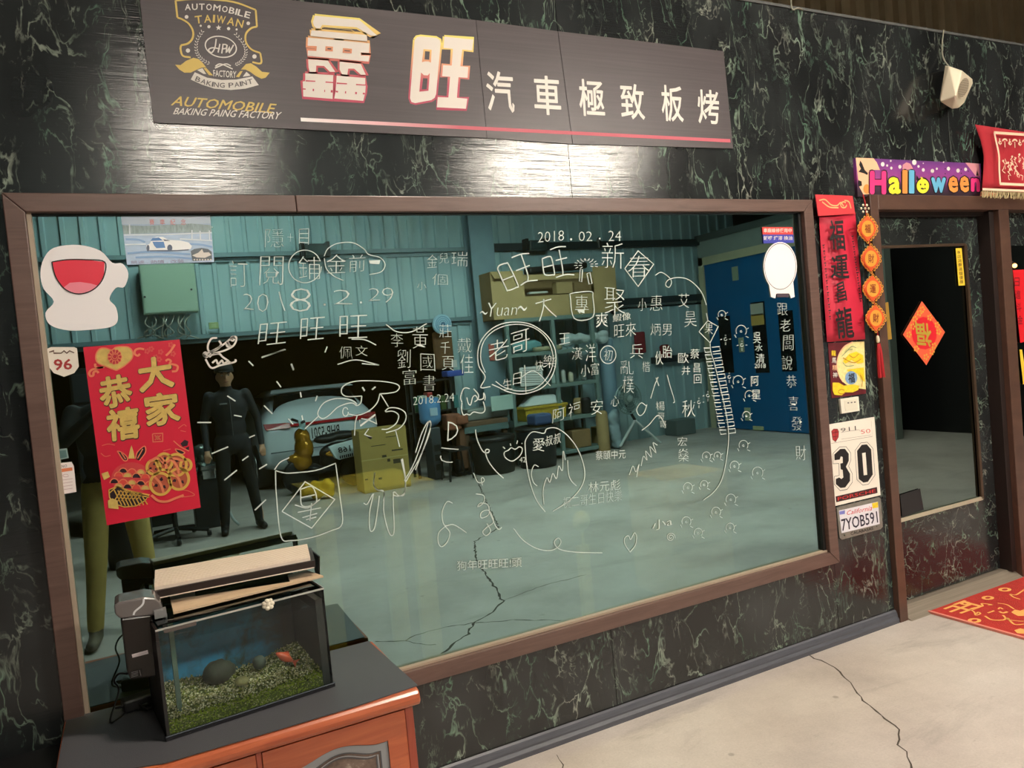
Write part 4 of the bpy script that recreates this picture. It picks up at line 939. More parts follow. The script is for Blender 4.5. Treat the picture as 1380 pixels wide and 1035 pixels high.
# oval sticker, upper right
os_ = thing('oval_sticker', 'plain white oval sticker with a grey rim at the right end of glass', 'sticker', W(1052, 368))
poly('sticker_sheet', ell(1051.5, 359, 22.5, 33, 30), gw - .002, st_w, os_, .0015)
poly('sticker_foot', [(1036, 380), (1069, 380), (1071, 400), (1066, 402), (1064, 396), (1046, 396), (1045, 402), (1039, 400)], gw - .0018, st_w, os_, .0015)
lines('sticker_line', [ell(1051.5, 359, 21, 31, 30)], gw - .0026, .0025, mat('line_grey', (70, 66, 72), .5), os_, closed=True)
poly('dark_bar', [(1047, 395.5), (1063, 395.5), (1063, 400.5), (1047, 400.5)], gw - .0026, mat('bar_grey', (70, 56, 66), .5), os_)
tc_ = thing('two_tone_sticker', 'small red and blue sticker with white writing above the oval sticker', 'sticker', W(1048, 318))
poly('blue_band', [(1028, 315), (1069, 315), (1070, 327), (1029, 328)], gw - .0018, mat('sticker_blue', (60, 66, 168), .4), tc_, .0015)
poly('red_band', [(1027, 306), (1068, 306), (1069, 316), (1028, 316)], gw - .002, mat('sticker_coral', (214, 66, 60), .4), tc_, .0015)
text('sticker_writing', [('車廠維修使用中', R4(1029, 307.5, 1067, 313.5)), ('鈑噴 烤漆 換油', R4(1029, 318, 1068, 323.5))], gw - .0026, white, tc_, .012)
# blue photograph
ph = thing('racing_photo_print', 'pale blue printed photo of a white racing car stuck at the glass top', 'photo', W(226, 356))
def pq(pts): return sc(pts, 150, 285, 9.2)
poly('sheet', pq([(122, 60), (1225, 50), (1275, 625), (195, 662)]), gw - .002, mat('photo_blue', (176, 200, 226), .35, var=.12, scale=25, stretch=(1, 1, 4)), ph, .0012)
y5 = gw - .0026
poly('sky_print', pq([(122, 62), (1225, 52), (1232, 150), (130, 160)]), y5, mat('photo_sky', (196, 214, 232), .35), ph)
poly('tree_print', pq([(140, 170), (400, 180), (700, 165), (1000, 150), (1235, 170), (1240, 255), (150, 280)]), y5 - .0002, mat('photo_trees', (158, 180, 184), .35, var=.25, scale=90, stretch=(2, 1, .6)), ph)
lines('rail_print', [pq([(160, 292), (700, 285), (1245, 262)]), pq([(1000, 230), (1000, 345)]), pq([(1100, 240), (1105, 350)]), pq([(1215, 235), (1220, 355)]), pq([(850, 340), (1250, 362)]), pq([(170, 410), (430, 405)]), pq([(225, 160), (230, 280)])], y5 - .0004, .0035, mat('photo_pale', (226, 236, 244), .35), ph, smooth=False)
lines('track_print', [pq([(180, 345), (330, 350), (420, 380)]), pq([(200, 520), (500, 500), (980, 530)]), pq([(300, 570), (700, 560), (1000, 585)]), pq([(900, 400), (1100, 410), (1250, 440)])], y5 - .0004, .006, mat('photo_deep', (136, 172, 214), .35), ph)
g = G(); g.quad([W(a, b, y5 - .0006) for a, b in pq([(440, 480), (435, 420), (480, 395), (500, 340), (560, 315), (640, 315), (700, 350), (860, 360), (960, 385), (1000, 430), (985, 465), (820, 485), (600, 492)])]); g.build('car_print', mat('photo_white', (242, 246, 248), .35), ph)
g = G(); g.quad([W(a, b, y5 - .0008) for a, b in pq([(485, 365), (510, 330), (590, 322), (640, 360)])]); g.quad([W(a, b, y5 - .0008) for a, b in pq([(510, 375), (650, 375), (670, 450), (560, 455), (530, 420)])]); g.build('car_print_blue', mat('photo_livery', (88, 136, 196), .35), ph)
g = G()
for cx, cy in ((725, 452), (455, 455)): g.quad([W(a, b, y5 - .001) for a, b in pq(ell(cx, cy, 32 if cx > 500 else 18, 42, 14))])
g.quad([W(a, b, y5 - .0009) for a, b in pq([(460, 480), (820, 478), (960, 468), (960, 482), (700, 496), (480, 492)])]); g.quad([W(a, b, y5 - .0009) for a, b in pq([(640, 345), (700, 352), (730, 362), (660, 365)])])
g.build('wheel_print', mat('photo_dark', (86, 100, 124), .35), ph)
text('photo_title', [(c, pq([(470 + i * 130, 95), (530 + i * 130, 93), (535 + i * 130, 165), (475 + i * 130, 168)])) for i, c in enumerate('賽車紀念')], y5 - .0006, mat('photo_coral', (228, 128, 132), .35), ph, .0)
text('photo_caption', [('競速 . 熱情 . 改裝', pq([(240, 612), (900, 590), (905, 635), (245, 650)]))], y5 - .0006, mat('photo_ink', (150, 140, 170), .35), ph, .0)
poly('badge_print', pq([(985, 490), (1030, 465), (1120, 452), (1200, 465), (1245, 500), (1250, 600), (1010, 615)]), y5 - .0006, mat('photo_badge', (90, 100, 108), .35), ph)
G().quad([W(a, b, y5 - .0009) for a, b in pq([(1000, 545), (1080, 510), (1110, 480), (1125, 465), (1145, 510), (1210, 505), (1240, 540), (1160, 575), (1060, 570)])]).build('badge_figure', white, ph)
g = G()
for i in range(7): g.quad([W(a, b, y5 - .0009) for a, b in pq(ell(1030 + i * 34, 598, 11, 11, 8))])
g.build('badge_dots', white, ph)
# shield sticker 96
s9 = thing('shield_sticker', 'cream shield sticker with red 96 left of the red poster', 'sticker', W(84, 487))
poly('sticker_sheet', zq([(252, 845), (275, 835), (400, 835), (415, 842), (425, 940), (400, 975), (345, 995), (290, 975), (262, 940)]), gw - .002, mat('sticker_cream', (228, 220, 208), .4), s9, .0015)
text('number', [('96', zq([(288, 900), (388, 898), (390, 955), (292, 962)]))], gw - .0026, mat('number_brick', (160, 48, 46), .4), s9, .04)
lines('sticker_line', [zq([(265, 862), (290, 855), (290, 868), (330, 868), (345, 855), (360, 868), (375, 855), (400, 866)])], gw - .0026, .003, mat('line_brown', (96, 70, 60), .5), s9, smooth=False)
lines('sticker_line', [zq([(266, 888), (410, 880)])], gw - .0026, .0016, mat('number_brick'), s9) if False else None
# tape-like tag and paper below
tg = thing('small_square_sticker', 'small grey green square sticker by the left window frame', 'sticker', W(84, 612))
poly('sticker_sheet', sc([(262, 268), (415, 250), (440, 385), (290, 415)], 50, 580, 10.35), gw - .002, mat('sticker_sage', (130, 152, 150), .4), tg, .0015)
poly('sticker_inset', sc([(282, 288), (400, 272), (418, 375), (300, 398)], 50, 580, 10.35), gw - .0026, mat('sticker_teal', (78, 108, 108), .3), tg)
ln = thing('white_notice_sticker', 'white notice sticker with an orange band by the left window frame', 'sticker', W(90, 665))
poly('sticker_sheet', sc([(265, 462), (480, 440), (512, 500), (548, 858), (320, 897), (300, 880)], 50, 580, 10.35), gw - .002, mat('notice_white', (232, 222, 220), .4), ln, .0015)
poly('orange_band', sc([(275, 545), (490, 515), (495, 560), (280, 592)], 50, 580, 10.35), gw - .0026, mat('notice_orange', (214, 124, 84), .4), ln)
lines('notice_lines', [sc([(310, 700 + 45 * i), (495, 672 + 45 * i)], 50, 580, 10.35) for i in range(4)] + [sc(ell(400, 630, 40, 18, 10), 50, 580, 10.35)], gw - .0026, .0014, mat('notice_ink', (190, 160, 164), .5), ln)
text('notice_mark', [('NO', sc([(340, 485), (415, 475), (418, 512), (343, 522)], 50, 580, 10.35))], gw - .0026, mat('line_grey', (70, 66, 72), .5), ln, .0)
cs = thing('white_outline_sticker', 'small white cut vinyl scribble sticker above the reflected man', 'sticker', W(298, 490))
def c7(pts): return sc(pts, 260, 450, 7.667)
lines('vinyl_stroke', [c7([(250, 40), (190, 50), (155, 120), (170, 180), (250, 160), (290, 110), (270, 70)]), c7([(100, 215), (180, 185), (300, 120), (420, 30), (450, 50), (420, 120), (330, 170), (210, 205)]), c7([(110, 220), (140, 240), (190, 205)]), c7([(130, 260), (190, 350), (280, 325), (430, 290), (440, 262)]), c7([(170, 240), (200, 215), (270, 205), (310, 240), (370, 280)]), c7([(350, 80), (370, 110), (400, 130)]), c7(ell(410, 50, 18, 20, 8)), c7(ell(130, 212, 20, 22, 8)), c7(ell(365, 115, 16, 18, 8)), c7([(200, 300), (240, 270), (260, 310), (300, 275), (320, 305), (360, 285), (400, 300)])], gw - .002, .0055, white, cs)
# ------------------------------------------------------------------ red new year poster
rp_ = thing('red_new_year_poster', 'large red poster with gold brush characters, pineapple and coins on the left glass', 'poster', W(205, 690))
py0 = gw - .003
red2 = mat('poster_red', (200, 10, 50), .42, var=.03, scale=6)
poly('sheet', [(112, 468), (242, 457.5), (270.5, 684), (144, 708)], py0, red2, rp_, .002)
pg1 = mat('poster_gold', (206, 176, 98), .35, .12, var=.16, scale=60); pe = mat('poster_gold_edge', (74, 34, 22), .45); pcop = mat('poster_copper', (224, 128, 92), .4, .2); pdk = mat('poster_dark', (34, 16, 26), .35)
def gchar(ch, q):
    cx = sum(p[0] for p in q) / 4; cy = sum(p[1] for p in q) / 4
    q2 = [((a - cx) * 1.05 + cx + .4, (b - cy) * 1.05 + cy + .5) for a, b in q]
    g = G(); put_text(g, ch, q2, wf(py0 - .0006), .09); g.build('character_edge', pe, rp_)
    g = G(); put_text(g, ch, q, wf(py0 - .0016), .06); g.build('gold_character', pg1, rp_)
gchar('恭', [(130, 510), (174, 502), (181, 544), (137, 553)])
gchar('禧', [(142, 553), (187, 546), (189, 590), (145, 596)])
gchar('大', [(184, 484), (229, 478), (236, 521), (188, 530)])
gchar('家', [(192, 532), (240, 526), (244, 568), (198, 577)])
def kq(pts): return sc(pts, 110, 455, 9.857)
g = G(); hv = kq([(460, 435), (340, 390), (210, 330), (190, 230), (240, 150), (320, 140), (400, 165), (450, 130), (540, 118), (630, 130), (680, 200), (660, 290), (560, 380)])
g.quad([W(a, b, py0 - .0006) for a, b in hv]); g.build('heart_ornament', pg1, rp_)
lines('ornament_line', [hv + hv[:1]], py0 - .001, .0035, pcop, rp_)
fl = []
for i in range(11):
    a = i * 2 * math.pi / 11; fl.append(kq(ell(440 + 70 * math.cos(a), 255 + 75 * math.sin(a), 24, 26, 8)))
g = G()
for p in fl: g.quad([W(a, b, py0 - .0012) for a, b in p])
g.quad([W(a, b, py0 - .0014) for a, b in kq(ell(440, 250, 60, 62, 14))]); g.build('ornament_flower', mat('poster_flower', (188, 34, 52), .4), rp_)
lines('ornament_line', [p + p[:1] for p in fl] + [kq(ell(440, 250, 30, 32, 10))], py0 - .0018, .002, pcop, rp_)
lines('scroll_line', [kq([(225, 470), (200, 445), (160, 460), (155, 500), (120, 510), (100, 475), (130, 430), (200, 410), (300, 385)]), kq([(180, 345), (185, 385), (230, 400), (290, 390)]), kq([(830, 155), (770, 145), (715, 165), (705, 215), (745, 240), (775, 215)]), kq([(1115, 310), (1150, 290), (1185, 310), (1170, 350), (1215, 355), (1275, 380), (1260, 440), (1200, 450)]), kq([(1120, 240), (1180, 180), (1240, 90)])], py0 - .001, .006, pcop, rp_)
g = G()
for cx, cy in ((925, 150), (1050, 190), (1185, 95), (985, 260), (870, 180), (1215, 215), (1030, 290)):
    for a in range(5): g.quad([W(u, v, py0 - .0008) for u, v in kq(ell(cx + 25 * math.cos(a * 1.257), cy + 25 * math.sin(a * 1.257), 15, 16, 7))])
g.build('blossom_print', mat('poster_blossom', (206, 74, 70), .4, .1), rp_)
def jq(pts): return sc(pts, 120, 560, 6.9)
# pineapple
g = G()
for p in ([(262, 330), (300, 340), (350, 380), (355, 415), (320, 415)], [(432, 400), (450, 340), (515, 285), (525, 340), (470, 420)]): g.quad([W(a, b, py0 - .0008) for a, b in jq(p)])
for p in ([(800, 310), (850, 320), (890, 345), (860, 360), (820, 340)], [(850, 260), (890, 225), (925, 240), (915, 280), (870, 290)], [(900, 300), (930, 285), (930, 325), (905, 325)]): g.quad([W(a, b, py0 - .0008) for a, b in jq(p)])
g.build('leaf_dark', pdk, rp_)
g = G(); g.quad([W(a, b, py0 - .0008) for a, b in jq([(365, 400), (380, 320), (395, 275), (415, 340), (425, 400)])]); g.build('leaf_gold', pg1, rp_)
lines('leaf_line', [jq([(262, 330), (300, 340), (350, 380), (355, 415), (320, 415), (262, 330)]), jq([(432, 400), (450, 340), (515, 285), (525, 340), (470, 420)]), jq([(450, 400), (500, 310)]), jq([(300, 345), (340, 405)]), jq([(800, 310), (850, 320), (890, 345), (860, 360), (820, 340), (800, 310)]), jq([(785, 235), (850, 290), (930, 330)])], py0 - .0012, .003, pcop, rp_)
g1 = G(); g2 = G(); gl_ = []
cols = {0: g1, 1: g2}; g3 = G()
for r_ in range(5):
    for c_ in range(5):
        cx = 235 + c_ * 82 + (41 if r_ % 2 else 0); cy = 500 + r_ * 52 + c_ * 6 - (10 if r_ % 2 else 0)
        if ((cx - 395) / 185) ** 2 + ((cy - 590) / 135) ** 2 > 1.08: continue
        arc = ell(cx, cy + 25, 40, 42, 10, 180, 360); P = [W(a, b, py0 - .001 - .0001 * r_) for a, b in jq(arc)]
        ((g1, g2, g3)[(r_ * 2 + c_) % 3]).quad(P); gl_.append(jq(arc))
body = jq(ell(395, 585, 190, 150, 24)); poly('pineapple_body', body, py0 - .0006, mat('poster_berry', (196, 58, 62), .4), rp_)
g1.build('pineapple_scale', pg1, rp_); g2.build('pineapple_scale', pdk, rp_); g3.build('pineapple_scale', mat('poster_berry2', (214, 70, 60), .4), rp_)
lines('pineapple_line', gl_, py0 - .0018, .003, pcop, rp_)
bk = jq([(185, 690), (260, 660), (380, 700), (560, 740), (520, 790), (440, 840), (330, 850), (230, 820), (190, 760)]); poly('basket', bk, py0 - .002, pdk, rp_)
lines('basket_lattice', [jq([(200 + i * 34, 690 + i * 3), (150 + i * 34 + 120, 850 - abs(i - 4) * 6)]) for i in range(1, 9)] + [jq([(260 + i * 34, 690 + i * 5), (200 + i * 34, 800 - i * 2)]) for i in range(1, 8)] + [bk + bk[:1], jq([(190, 720), (260, 660), (330, 690), (400, 730), (560, 760)])], py0 - .0024, .003, mat('poster_gold_line', (220, 176, 84), .35, .3), rp_, smooth=False)
g = G(); g.quad([W(a, b, py0 - .0026) for a, b in jq([(175, 790), (215, 770), (265, 790), (275, 870), (180, 860)])]); g.quad([W(a, b, py0 - .0026) for a, b in jq([(115, 540), (175, 520), (195, 570), (140, 600)])]); g.build('basket_foot', pg1, rp_)
co = []
for cx, cy, r in ((665, 635, 95), (835, 590, 92), (700, 430, 72), (810, 460, 95), (600, 480, 62), (900, 460, 50)): co.append((cx, cy, r))
g = G()
for i, (cx, cy, r) in enumerate(co): g.quad([W(a, b, py0 - .0007 - .0001 * i) for a, b in jq(ell(cx, cy, r, r * 1.05, 20))])
g.build('coin', mat('poster_coin', (176, 84, 60), .4, .2), rp_)
g = G()
for i, (cx, cy, r) in enumerate(co): 
    for a0 in (40, 160, 280): g.quad([W(a, b, py0 - .0014) for a, b in jq([(cx + .45 * r * math.cos(math.radians(a0 + d_)) * f, cy + .45 * r * math.sin(math.radians(a0 + d_)) * f) for d_, f in ((-25, 1), (0, 1.6), (25, 1), (0, .6))])])
g.build('coin_hole', pdk, rp_)
lines('coin_rim', [jq(ell(cx, cy, r, r * 1.05, 20)) for cx, cy, r in co], py0 - .0018, .008, mat('poster_gold_line'), rp_, closed=True)
lines('coin_ribbon', [jq([(cx - r * .6, cy - r * .7), (cx, cy), (cx + r * .3, cy + r * .9)]) for cx, cy, r in co[:4]] + [jq([(560, 430), (640, 390), (700, 440), (780, 400), (880, 420)]), jq([(580, 740), (640, 790), (720, 800), (800, 770), (880, 740)])], py0 - .002, .007, pcop, rp_)
lines('seal_print', [jq([(590, 170), (685, 165), (685, 240), (595, 245), (590, 170)]), jq([(610, 185), (665, 225)]), jq([(665, 185), (612, 228)]), jq(ell(638, 206, 16, 16, 8))], py0 - .0008, .003, mat('poster_seal', (214, 112, 84), .4), rp_, smooth=False)
lines('cloud_print', [jq([(120, 280), (180, 265), (240, 275)]), jq([(110, 350), (150, 380), (200, 370)]), jq([(830, 120), (880, 85), (905, 100)]), jq([(850, 140), (900, 150)]), jq([(690, 330), (760, 310)]), jq([(850, 690), (920, 700), (980, 740), (860, 760)])], py0 - .0008, .002, mat('poster_seal'), rp_)
# ------------------------------------------------------------------ handwriting in white paint marker
ink = mat('marker_white', (204, 216, 210), .7); hwy = -.0008
def hw(name, strokes, w=.0042, closed=False, smooth=True):
    return lines(name, strokes, hwy, w * .84, ink, win, smooth, closed)
HR = random.Random(77)
def ht(items, off=-.014, name='handwriting', shear=0.0):
    g = G()
    if off < -.009: off -= .005
    for it in items:
        if len(it) == 2: s_, q = it
        else: s_, x0, y0_, x1, y1_ = it[:5]; q = R4(x0, y0_, x1, y1_, *(it[5:7]))
        if len(s_) == 1 and s_ not in '.~': q = [(a + HR.uniform(-1, 1), b + HR.uniform(-1, 1)) for a, b in q]
        put_text(g, s_, q, wf(hwy), off, 2, shear)
    return g.build(name, ink, win)
ht([('隱', 357, 308, 383, 333), ('十', 388, 314, 396, 325), ('目', 403, 308, 417, 329)])
ht([('訂', 310, 352, 334, 386, 0, .02), ('閱', 350, 345, 382, 384), ('鋪', 402, 346, 432, 377), ('金', 440, 342, 466, 368), ('前', 470, 344, 492, 366), ('一', 498, 350, 512, 356)])
hw('handwriting_ring', [ell(411, 359, 22, 22, 20), [(437, 345), (442, 335), (455, 328), (475, 327), (490, 335), (497, 343), (512, 347), (519, 356), (514, 366), (498, 370)], [(437, 348), (440, 362), (450, 372), (463, 378)]], .0032)
ht([('2', 328, 396, 341, 418), ('0', 346, 396, 362, 421), ('8', 391, 389, 419, 420), ('.', 436, 409, 439, 412), ('2', 450, 390, 475, 410), ('.', 485, 406, 488, 409), ('2', 497, 389, 512, 406), ('9', 515, 388, 531, 408)], -.022, 'handwritten_date')
ht([('旺', 350, 436, 388, 466, -.1, -.1), ('旺', 405, 430, 438, 459, -.1, -.05), ('旺', 458, 425, 495, 456, -.05, -.02)], -.012)
hw('underline_stroke', [[(376, 393), (379, 405), (384, 419)], [(353, 481), (385, 471)], [(455, 491), (480, 485), (511, 492)], [(488, 490), (511, 492)], [(474, 457), (492, 458), (507, 465)], [(438, 475), (441, 467)], [(393, 490), (396, 498)], [(520, 437), (535, 447), (555, 447), (575, 436)]], .004)
ht([('佩', 457, 467, 475, 484), ('文', 479, 466, 496, 480)])
ht([('金', 575, 343, 590, 361), ('兒', 592, 341, 604, 355), ('瑞', 608, 340, 630, 359), ('個', 583, 369, 603, 385), ('小', 562, 380, 574, 390)], -.017)
ht([('李', 527, 449, 543, 468), ('劉', 536, 471, 553, 496), ('富', 543, 498, 561, 518)])
ht([('黃', 556, 440, 577, 470), ('國', 567, 477, 586, 500), ('書', 571, 505, 587, 527)])
ht([('莊', 592, 437, 608, 454), ('千', 594, 460, 606, 476), ('頁', 597, 480, 611, 499)])
ht([('戴', 617, 455, 635, 475), ('佳', 620, 478, 638, 504)])
ht([('Yuan', [(658, 408), (697, 409), (697, 424), (658, 427)]), ('~', 647, 419, 657, 424), ('~', 698, 412, 710, 419)], -.012, shear=.2)
def y7(pts): return sc(pts, 650, 300, 6.571)
hw('handwriting', [y7([(135, 410), (150, 380), (210, 360), (235, 375), (315, 550), (300, 575), (230, 600), (210, 580), (135, 410)]), y7([(180, 510), (280, 470)])], .0052)
hw('handwriting', [y7([(260, 310), (340, 280), (415, 272)]), y7([(345, 285), (400, 450), (405, 520)]), y7([(300, 425), (420, 378)]), y7([(340, 555), (400, 520), (490, 510)])], .0052)
hw('handwriting', [y7([(530, 320), (590, 300), (615, 320), (640, 450), (620, 462), (570, 465), (545, 440), (530, 320)]), y7([(545, 395), (630, 375)])], .0052)
hw('handwriting', [y7([(600, 240), (670, 215), (740, 212)]), y7([(680, 240), (710, 400), (715, 460)]), y7([(650, 335), (750, 310)]), y7([(655, 485), (740, 460), (815, 462)])], .0052)
ht([('2018', 725, 313, 760, 327, -.08), ('.', 768.5, 321, 771, 324), ('02', 780, 312, 798, 325), ('.', 807, 320, 809.5, 323), ('24', 820, 311, 837, 325)], -.012, 'handwritten_date')
ht([('新', 811, 328, 841, 362)], -.012)
hw('handwriting_frame', [[(842, 362), (860, 338), (881, 356), (860, 386), (842, 362)]], .0042, smooth=False)
ht([('春', 847, 346, 875, 375, -.05)], -.014)
hw('handwriting', [[(782, 363), (785, 363), (784, 380), (781, 379), (782, 363)], [(791, 369), (795, 367), (798, 382), (794, 383), (791, 369)]] + [[(787 + 9 * math.cos(a) + dx, 357 + 6 * math.sin(a)), (787 + 13 * math.cos(a) + dx, 357 + 9 * math.sin(a))] for a in [math.radians(q) for q in range(150, 400, 25)] for dx in (0, 6)], .003, smooth=False)
hw('handwriting', [[(722, 409), (743, 403)], [(733, 403), (732, 416), (727, 433)], [(732, 409), (740, 418), (750, 427)]], .0046)
hw('handwriting_frame', [[(768, 396), (778, 394), (797, 393), (799, 400), (799, 427), (774, 429), (768, 396)]], .0042)
ht([('專', 775, 398, 793, 424)], -.012); ht([('聚', 814, 388, 842, 424, .05)], -.012)
ht([('爽', 803, 421, 820, 441), ('鰕像', 826, 424, 850, 434, -.15)], -.008); ht([('旺來', 828, 437, 857, 456, -.12)], -.012)
ht([('兵', 849, 464, 867, 483), ('亂', 837, 486, 853, 504), ('楷', 865, 488, 875, 501), ('樸', 839, 507, 854, 529)], -.014)
ht([('小', 860, 402, 872, 419), ('惠', 877, 398, 892, 419), ('炳男', 877, 436, 905, 452), ('艾', 914, 396, 929, 414), ('昊', 922, 420, 938, 440)], -.014)
hw('doodle_curve', [[(883, 371), (891, 367), (901, 373), (905, 380), (902, 387), (897, 384), (901, 377), (915, 374), (930, 378), (945, 393), (952, 411)], [(952, 422), (954, 432)]], .0036)
hw('doodle_frame', [[(942, 447), (954, 432), (968, 440), (957, 462), (942, 447)]], .0036, smooth=False)
ht([('果', 950, 436, 960, 450)], -.012)
spine = [(957, 462), (958, 474), (963, 490), (969, 515), (975, 540), (980, 565), (982, 592), (978, 625), (972, 648), (962, 663), (948, 674)]
hw('doodle_spine', [spine], .0036)
sp_ = [(p.x, p.y) for p in cat([Vector((a, b, 0)) for a, b in spine[:7]], 3)]
for i in range(13):
    x, y = sp_[i + 1 if i + 1 < len(sp_) else -1]; y = 468 + i * 9.2; x = 957.5 + (y - 462) * .19
    hw('doodle_feather', [[(x + 1, y), (x + 11, y - 1), (x + 12, y + 4.5), (x + 2, y + 6)], [(x - 1, y + 1), (x - 10, y + 1), (x - 8, y + 7), (x - 1, y + 6)]], .0034, smooth=False)
for i, (a, b, r) in enumerate(((952, 615, 5.5), (967, 614, 4.5), (1002, 600, 6), (990, 628, 6), (1021, 637, 7), (927, 657, 6), (949, 653, 5), (985, 673, 6.5), (965, 690, 6), (925, 703, 6), (941, 718, 5.5), (984, 711, 5.5), (1010, 533, 6), (995, 514, 7), (999, 446, 7), (973, 424, 5), (1006, 560, 5))):
    hw('doodle_face', [ell(a, b, r, r * 1.1, 10, 150, 400), ell(a, b + .5, 1.2, 1.2, 6), [(a - r - 2, b + r * .7), (a - r, b + r + 2)], [(a + r, b - r * .3), (a + r + 3, b - r * .6)], [(a + r - 1, b + r), (a + r + 3, b + r + 2)]], .0028)
for a, b in ((978, 457), (1000, 465), (983, 508), (942, 542), (954, 533)): hw('doodle_spark', [ell(a, b, 2, 2, 6), [(a, b - 6), (a, b - 4)], [(a, b + 4), (a, b + 8)], [(a - 7, b + 1), (a - 5, b)], [(a + 5, b), (a + 7, b)]], .0028)
hw('speech_ring', [[(661, 521), (648, 522), (654, 508), (645, 492), (645, 468), (655, 450), (672, 438), (692, 434), (715, 437), (735, 450), (747, 468), (749, 490), (742, 510), (728, 524), (705, 531), (685, 528), (672, 522), (663, 518)]], .0042)
hw('speech_ring', [[(654, 502), (648, 485), (650, 465), (660, 450), (678, 440), (700, 437), (722, 443), (738, 458), (745, 478), (744, 495), (735, 512), (720, 524), (700, 527), (680, 522), (668, 514)]], .0036)
ht([('老', 659, 460, 686, 488, -.2), ('哥', 688, 449, 713, 480, -.3), ('生', 678, 511, 690, 526, -.2), ('日', 692, 503, 703, 519, -.2), ('快', 722, 486, 733, 499), ('樂', 732, 478, 749, 496)], -.01)
hw('doodle_stroke', [[(707, 492), (709, 530)], [(700, 510), (720, 500), (742, 520)]], .003)
ht([('王', 754, 450, 768, 464, -.1), ('漢', 770, 468, 784, 485), ('洋', 790, 465, 803, 488, -.1), ('初', 814, 471, 825, 486), ('小富', 783, 492, 807, 508, -.15)], -.012)
hw('handwriting_ring', [ell(819.5, 478, 10.5, 12, 16)], .0034, closed=True)
ht([('安', 796, 539, 812, 558), ('心', 824, 534, 834, 548), ('阿', 745, 553, 762, 570, -.3), ('福', 765, 545, 782, 568, -.3)], -.012)
ht([('2018.2.24', 557, 535, 612, 546, -.1)], -.014, 'handwritten_date')
hw('doodle_heart', [[(735, 690), (722, 672), (712, 640), (708, 605), (709, 592), (718, 582), (733, 584), (737, 578), (750, 577), (766, 588), (780, 608), (788, 635), (784, 655), (768, 674), (745, 689)]], .004)
hw('handwritten_signature', [[(726, 629), (720, 627), (716, 638), (719, 650), (724, 655)], [(733, 680), (732, 660), (737, 644), (741, 650), (745, 638), (750, 645), (753, 628), (758, 634), (759, 608), (762, 620)], [(765, 620), (766, 638), (770, 648), (777, 655)]], .0036)
ht([('愛', 718, 590, 734, 608), ('叔叔', 735, 588, 756, 602, -.25)], -.006)
def q2(pts): return sc(pts, 560, 520, 7.667)
hw('doodle_paw', [q2([(925, 680), (960, 665), (990, 640), (1030, 655), (1075, 630), (1105, 655), (1080, 720), (1010, 775), (960, 765), (925, 735), (915, 700), (925, 680)]), q2([(905, 630), (925, 650)]), q2([(980, 595), (985, 620)]), q2([(1055, 565), (1045, 600)]), q2([(1100, 590), (1102, 600)])], .0042)
ht([('42', 700, 616, 709, 623)], -.006)
hw('doodle_curve', [q2([(620, 450), (630, 530), (660, 610), (700, 680), (750, 690), (762, 665), (740, 655), (722, 680), (750, 770), (820, 870), (910, 955)])], .0044)
hw('doodle_creature', [q2([(480, 170), (465, 120), (490, 40), (520, 20), (560, 30)]), q2([(480, 175), (475, 240), (495, 300), (530, 290), (560, 300), (600, 270), (660, 280), (700, 275), (718, 240), (700, 160)]), q2([(530, 120), (545, 180), (570, 195), (590, 120), (620, 100), (640, 140), (610, 165)]), q2([(600, 30), (650, 90), (650, 140), (700, 130), (705, 75), (720, 110), (715, 150)])], .0042)
hw('doodle_finger', [q2([(0, 690), (60, 500), (115, 390), (140, 370), (158, 385), (155, 430), (100, 600), (0, 870)])], .0042)
ht([('D', q2([(340, 370), (440, 400), (430, 520), (330, 570)])), ('こ', q2([(250, 640), (480, 650), (380, 800), (260, 790)]))], -.014)
hw('doodle_hook', [q2([(600, 900), (640, 990), (680, 1000), (710, 980), (700, 950), (680, 960), (690, 1030)])], .0034)
def q5(pts): return sc(pts, 350, 520, 6.571)
hw('doodle_figure', [q5([(905, 90), (780, 95), (730, 70), (725, 30), (745, 0), (800, -30), (900, -45), (1080, -40), (1200, -20), (1238, 10), (1210, 50), (1140, 65), (1065, 70)]), q5([(905, 90), (895, 150), (860, 175), (830, 155), (780, 155), (690, 190), (620, 255), (560, 290), (520, 265), (520, 220), (570, 150), (660, 115), (760, 115), (830, 135), (860, 165)]), q5([(1065, 70), (1040, 150), (970, 220), (870, 260), (790, 250)]), q5(ell(760, 230, 25, 38, 12)), q5([(1070, 70), (1140, 185)]), q5([(1110, 225), (1150, 195), (1230, 200), (1290, 240), (1290, 310), (1230, 380), (1120, 415)]), q5([(1115, 230), (1180, 225), (1230, 260), (1210, 330), (1140, 380), (1080, 385)])], .004)
hw('doodle_bow', [q5([(885, 300), (890, 355), (1025, 255), (1035, 335), (960, 300), (900, 290)]), q5([(965, 380), (930, 430), (990, 465), (940, 440)]), q5([(865, 260), (845, 330), (840, 440)]), q5([(1205, 400), (1240, 540)])], .0038, smooth=False)
g = G(); 
for p in ([(905, 15), (915, 8), (935, 40), (925, 50)], [(990, 30), (1020, 5), (1030, 12), (1000, 38)]): g.quad([W(a, b, hwy) for a, b in q5(p)])
g.build('doodle_eyes', ink, win)
hw('doodle_figure', [q5([(520, 270), (400, 380)]), q5([(1020, 770), (1010, 870), (1040, 920), (1100, 940), (1095, 1020)]), q5([(1180, 940), (1190, 970), (1240, 975), (1285, 940), (1290, 830), (1265, 700), (1255, 650)])], .004)
def q1(pts): return sc(pts, 345, 518, 4)
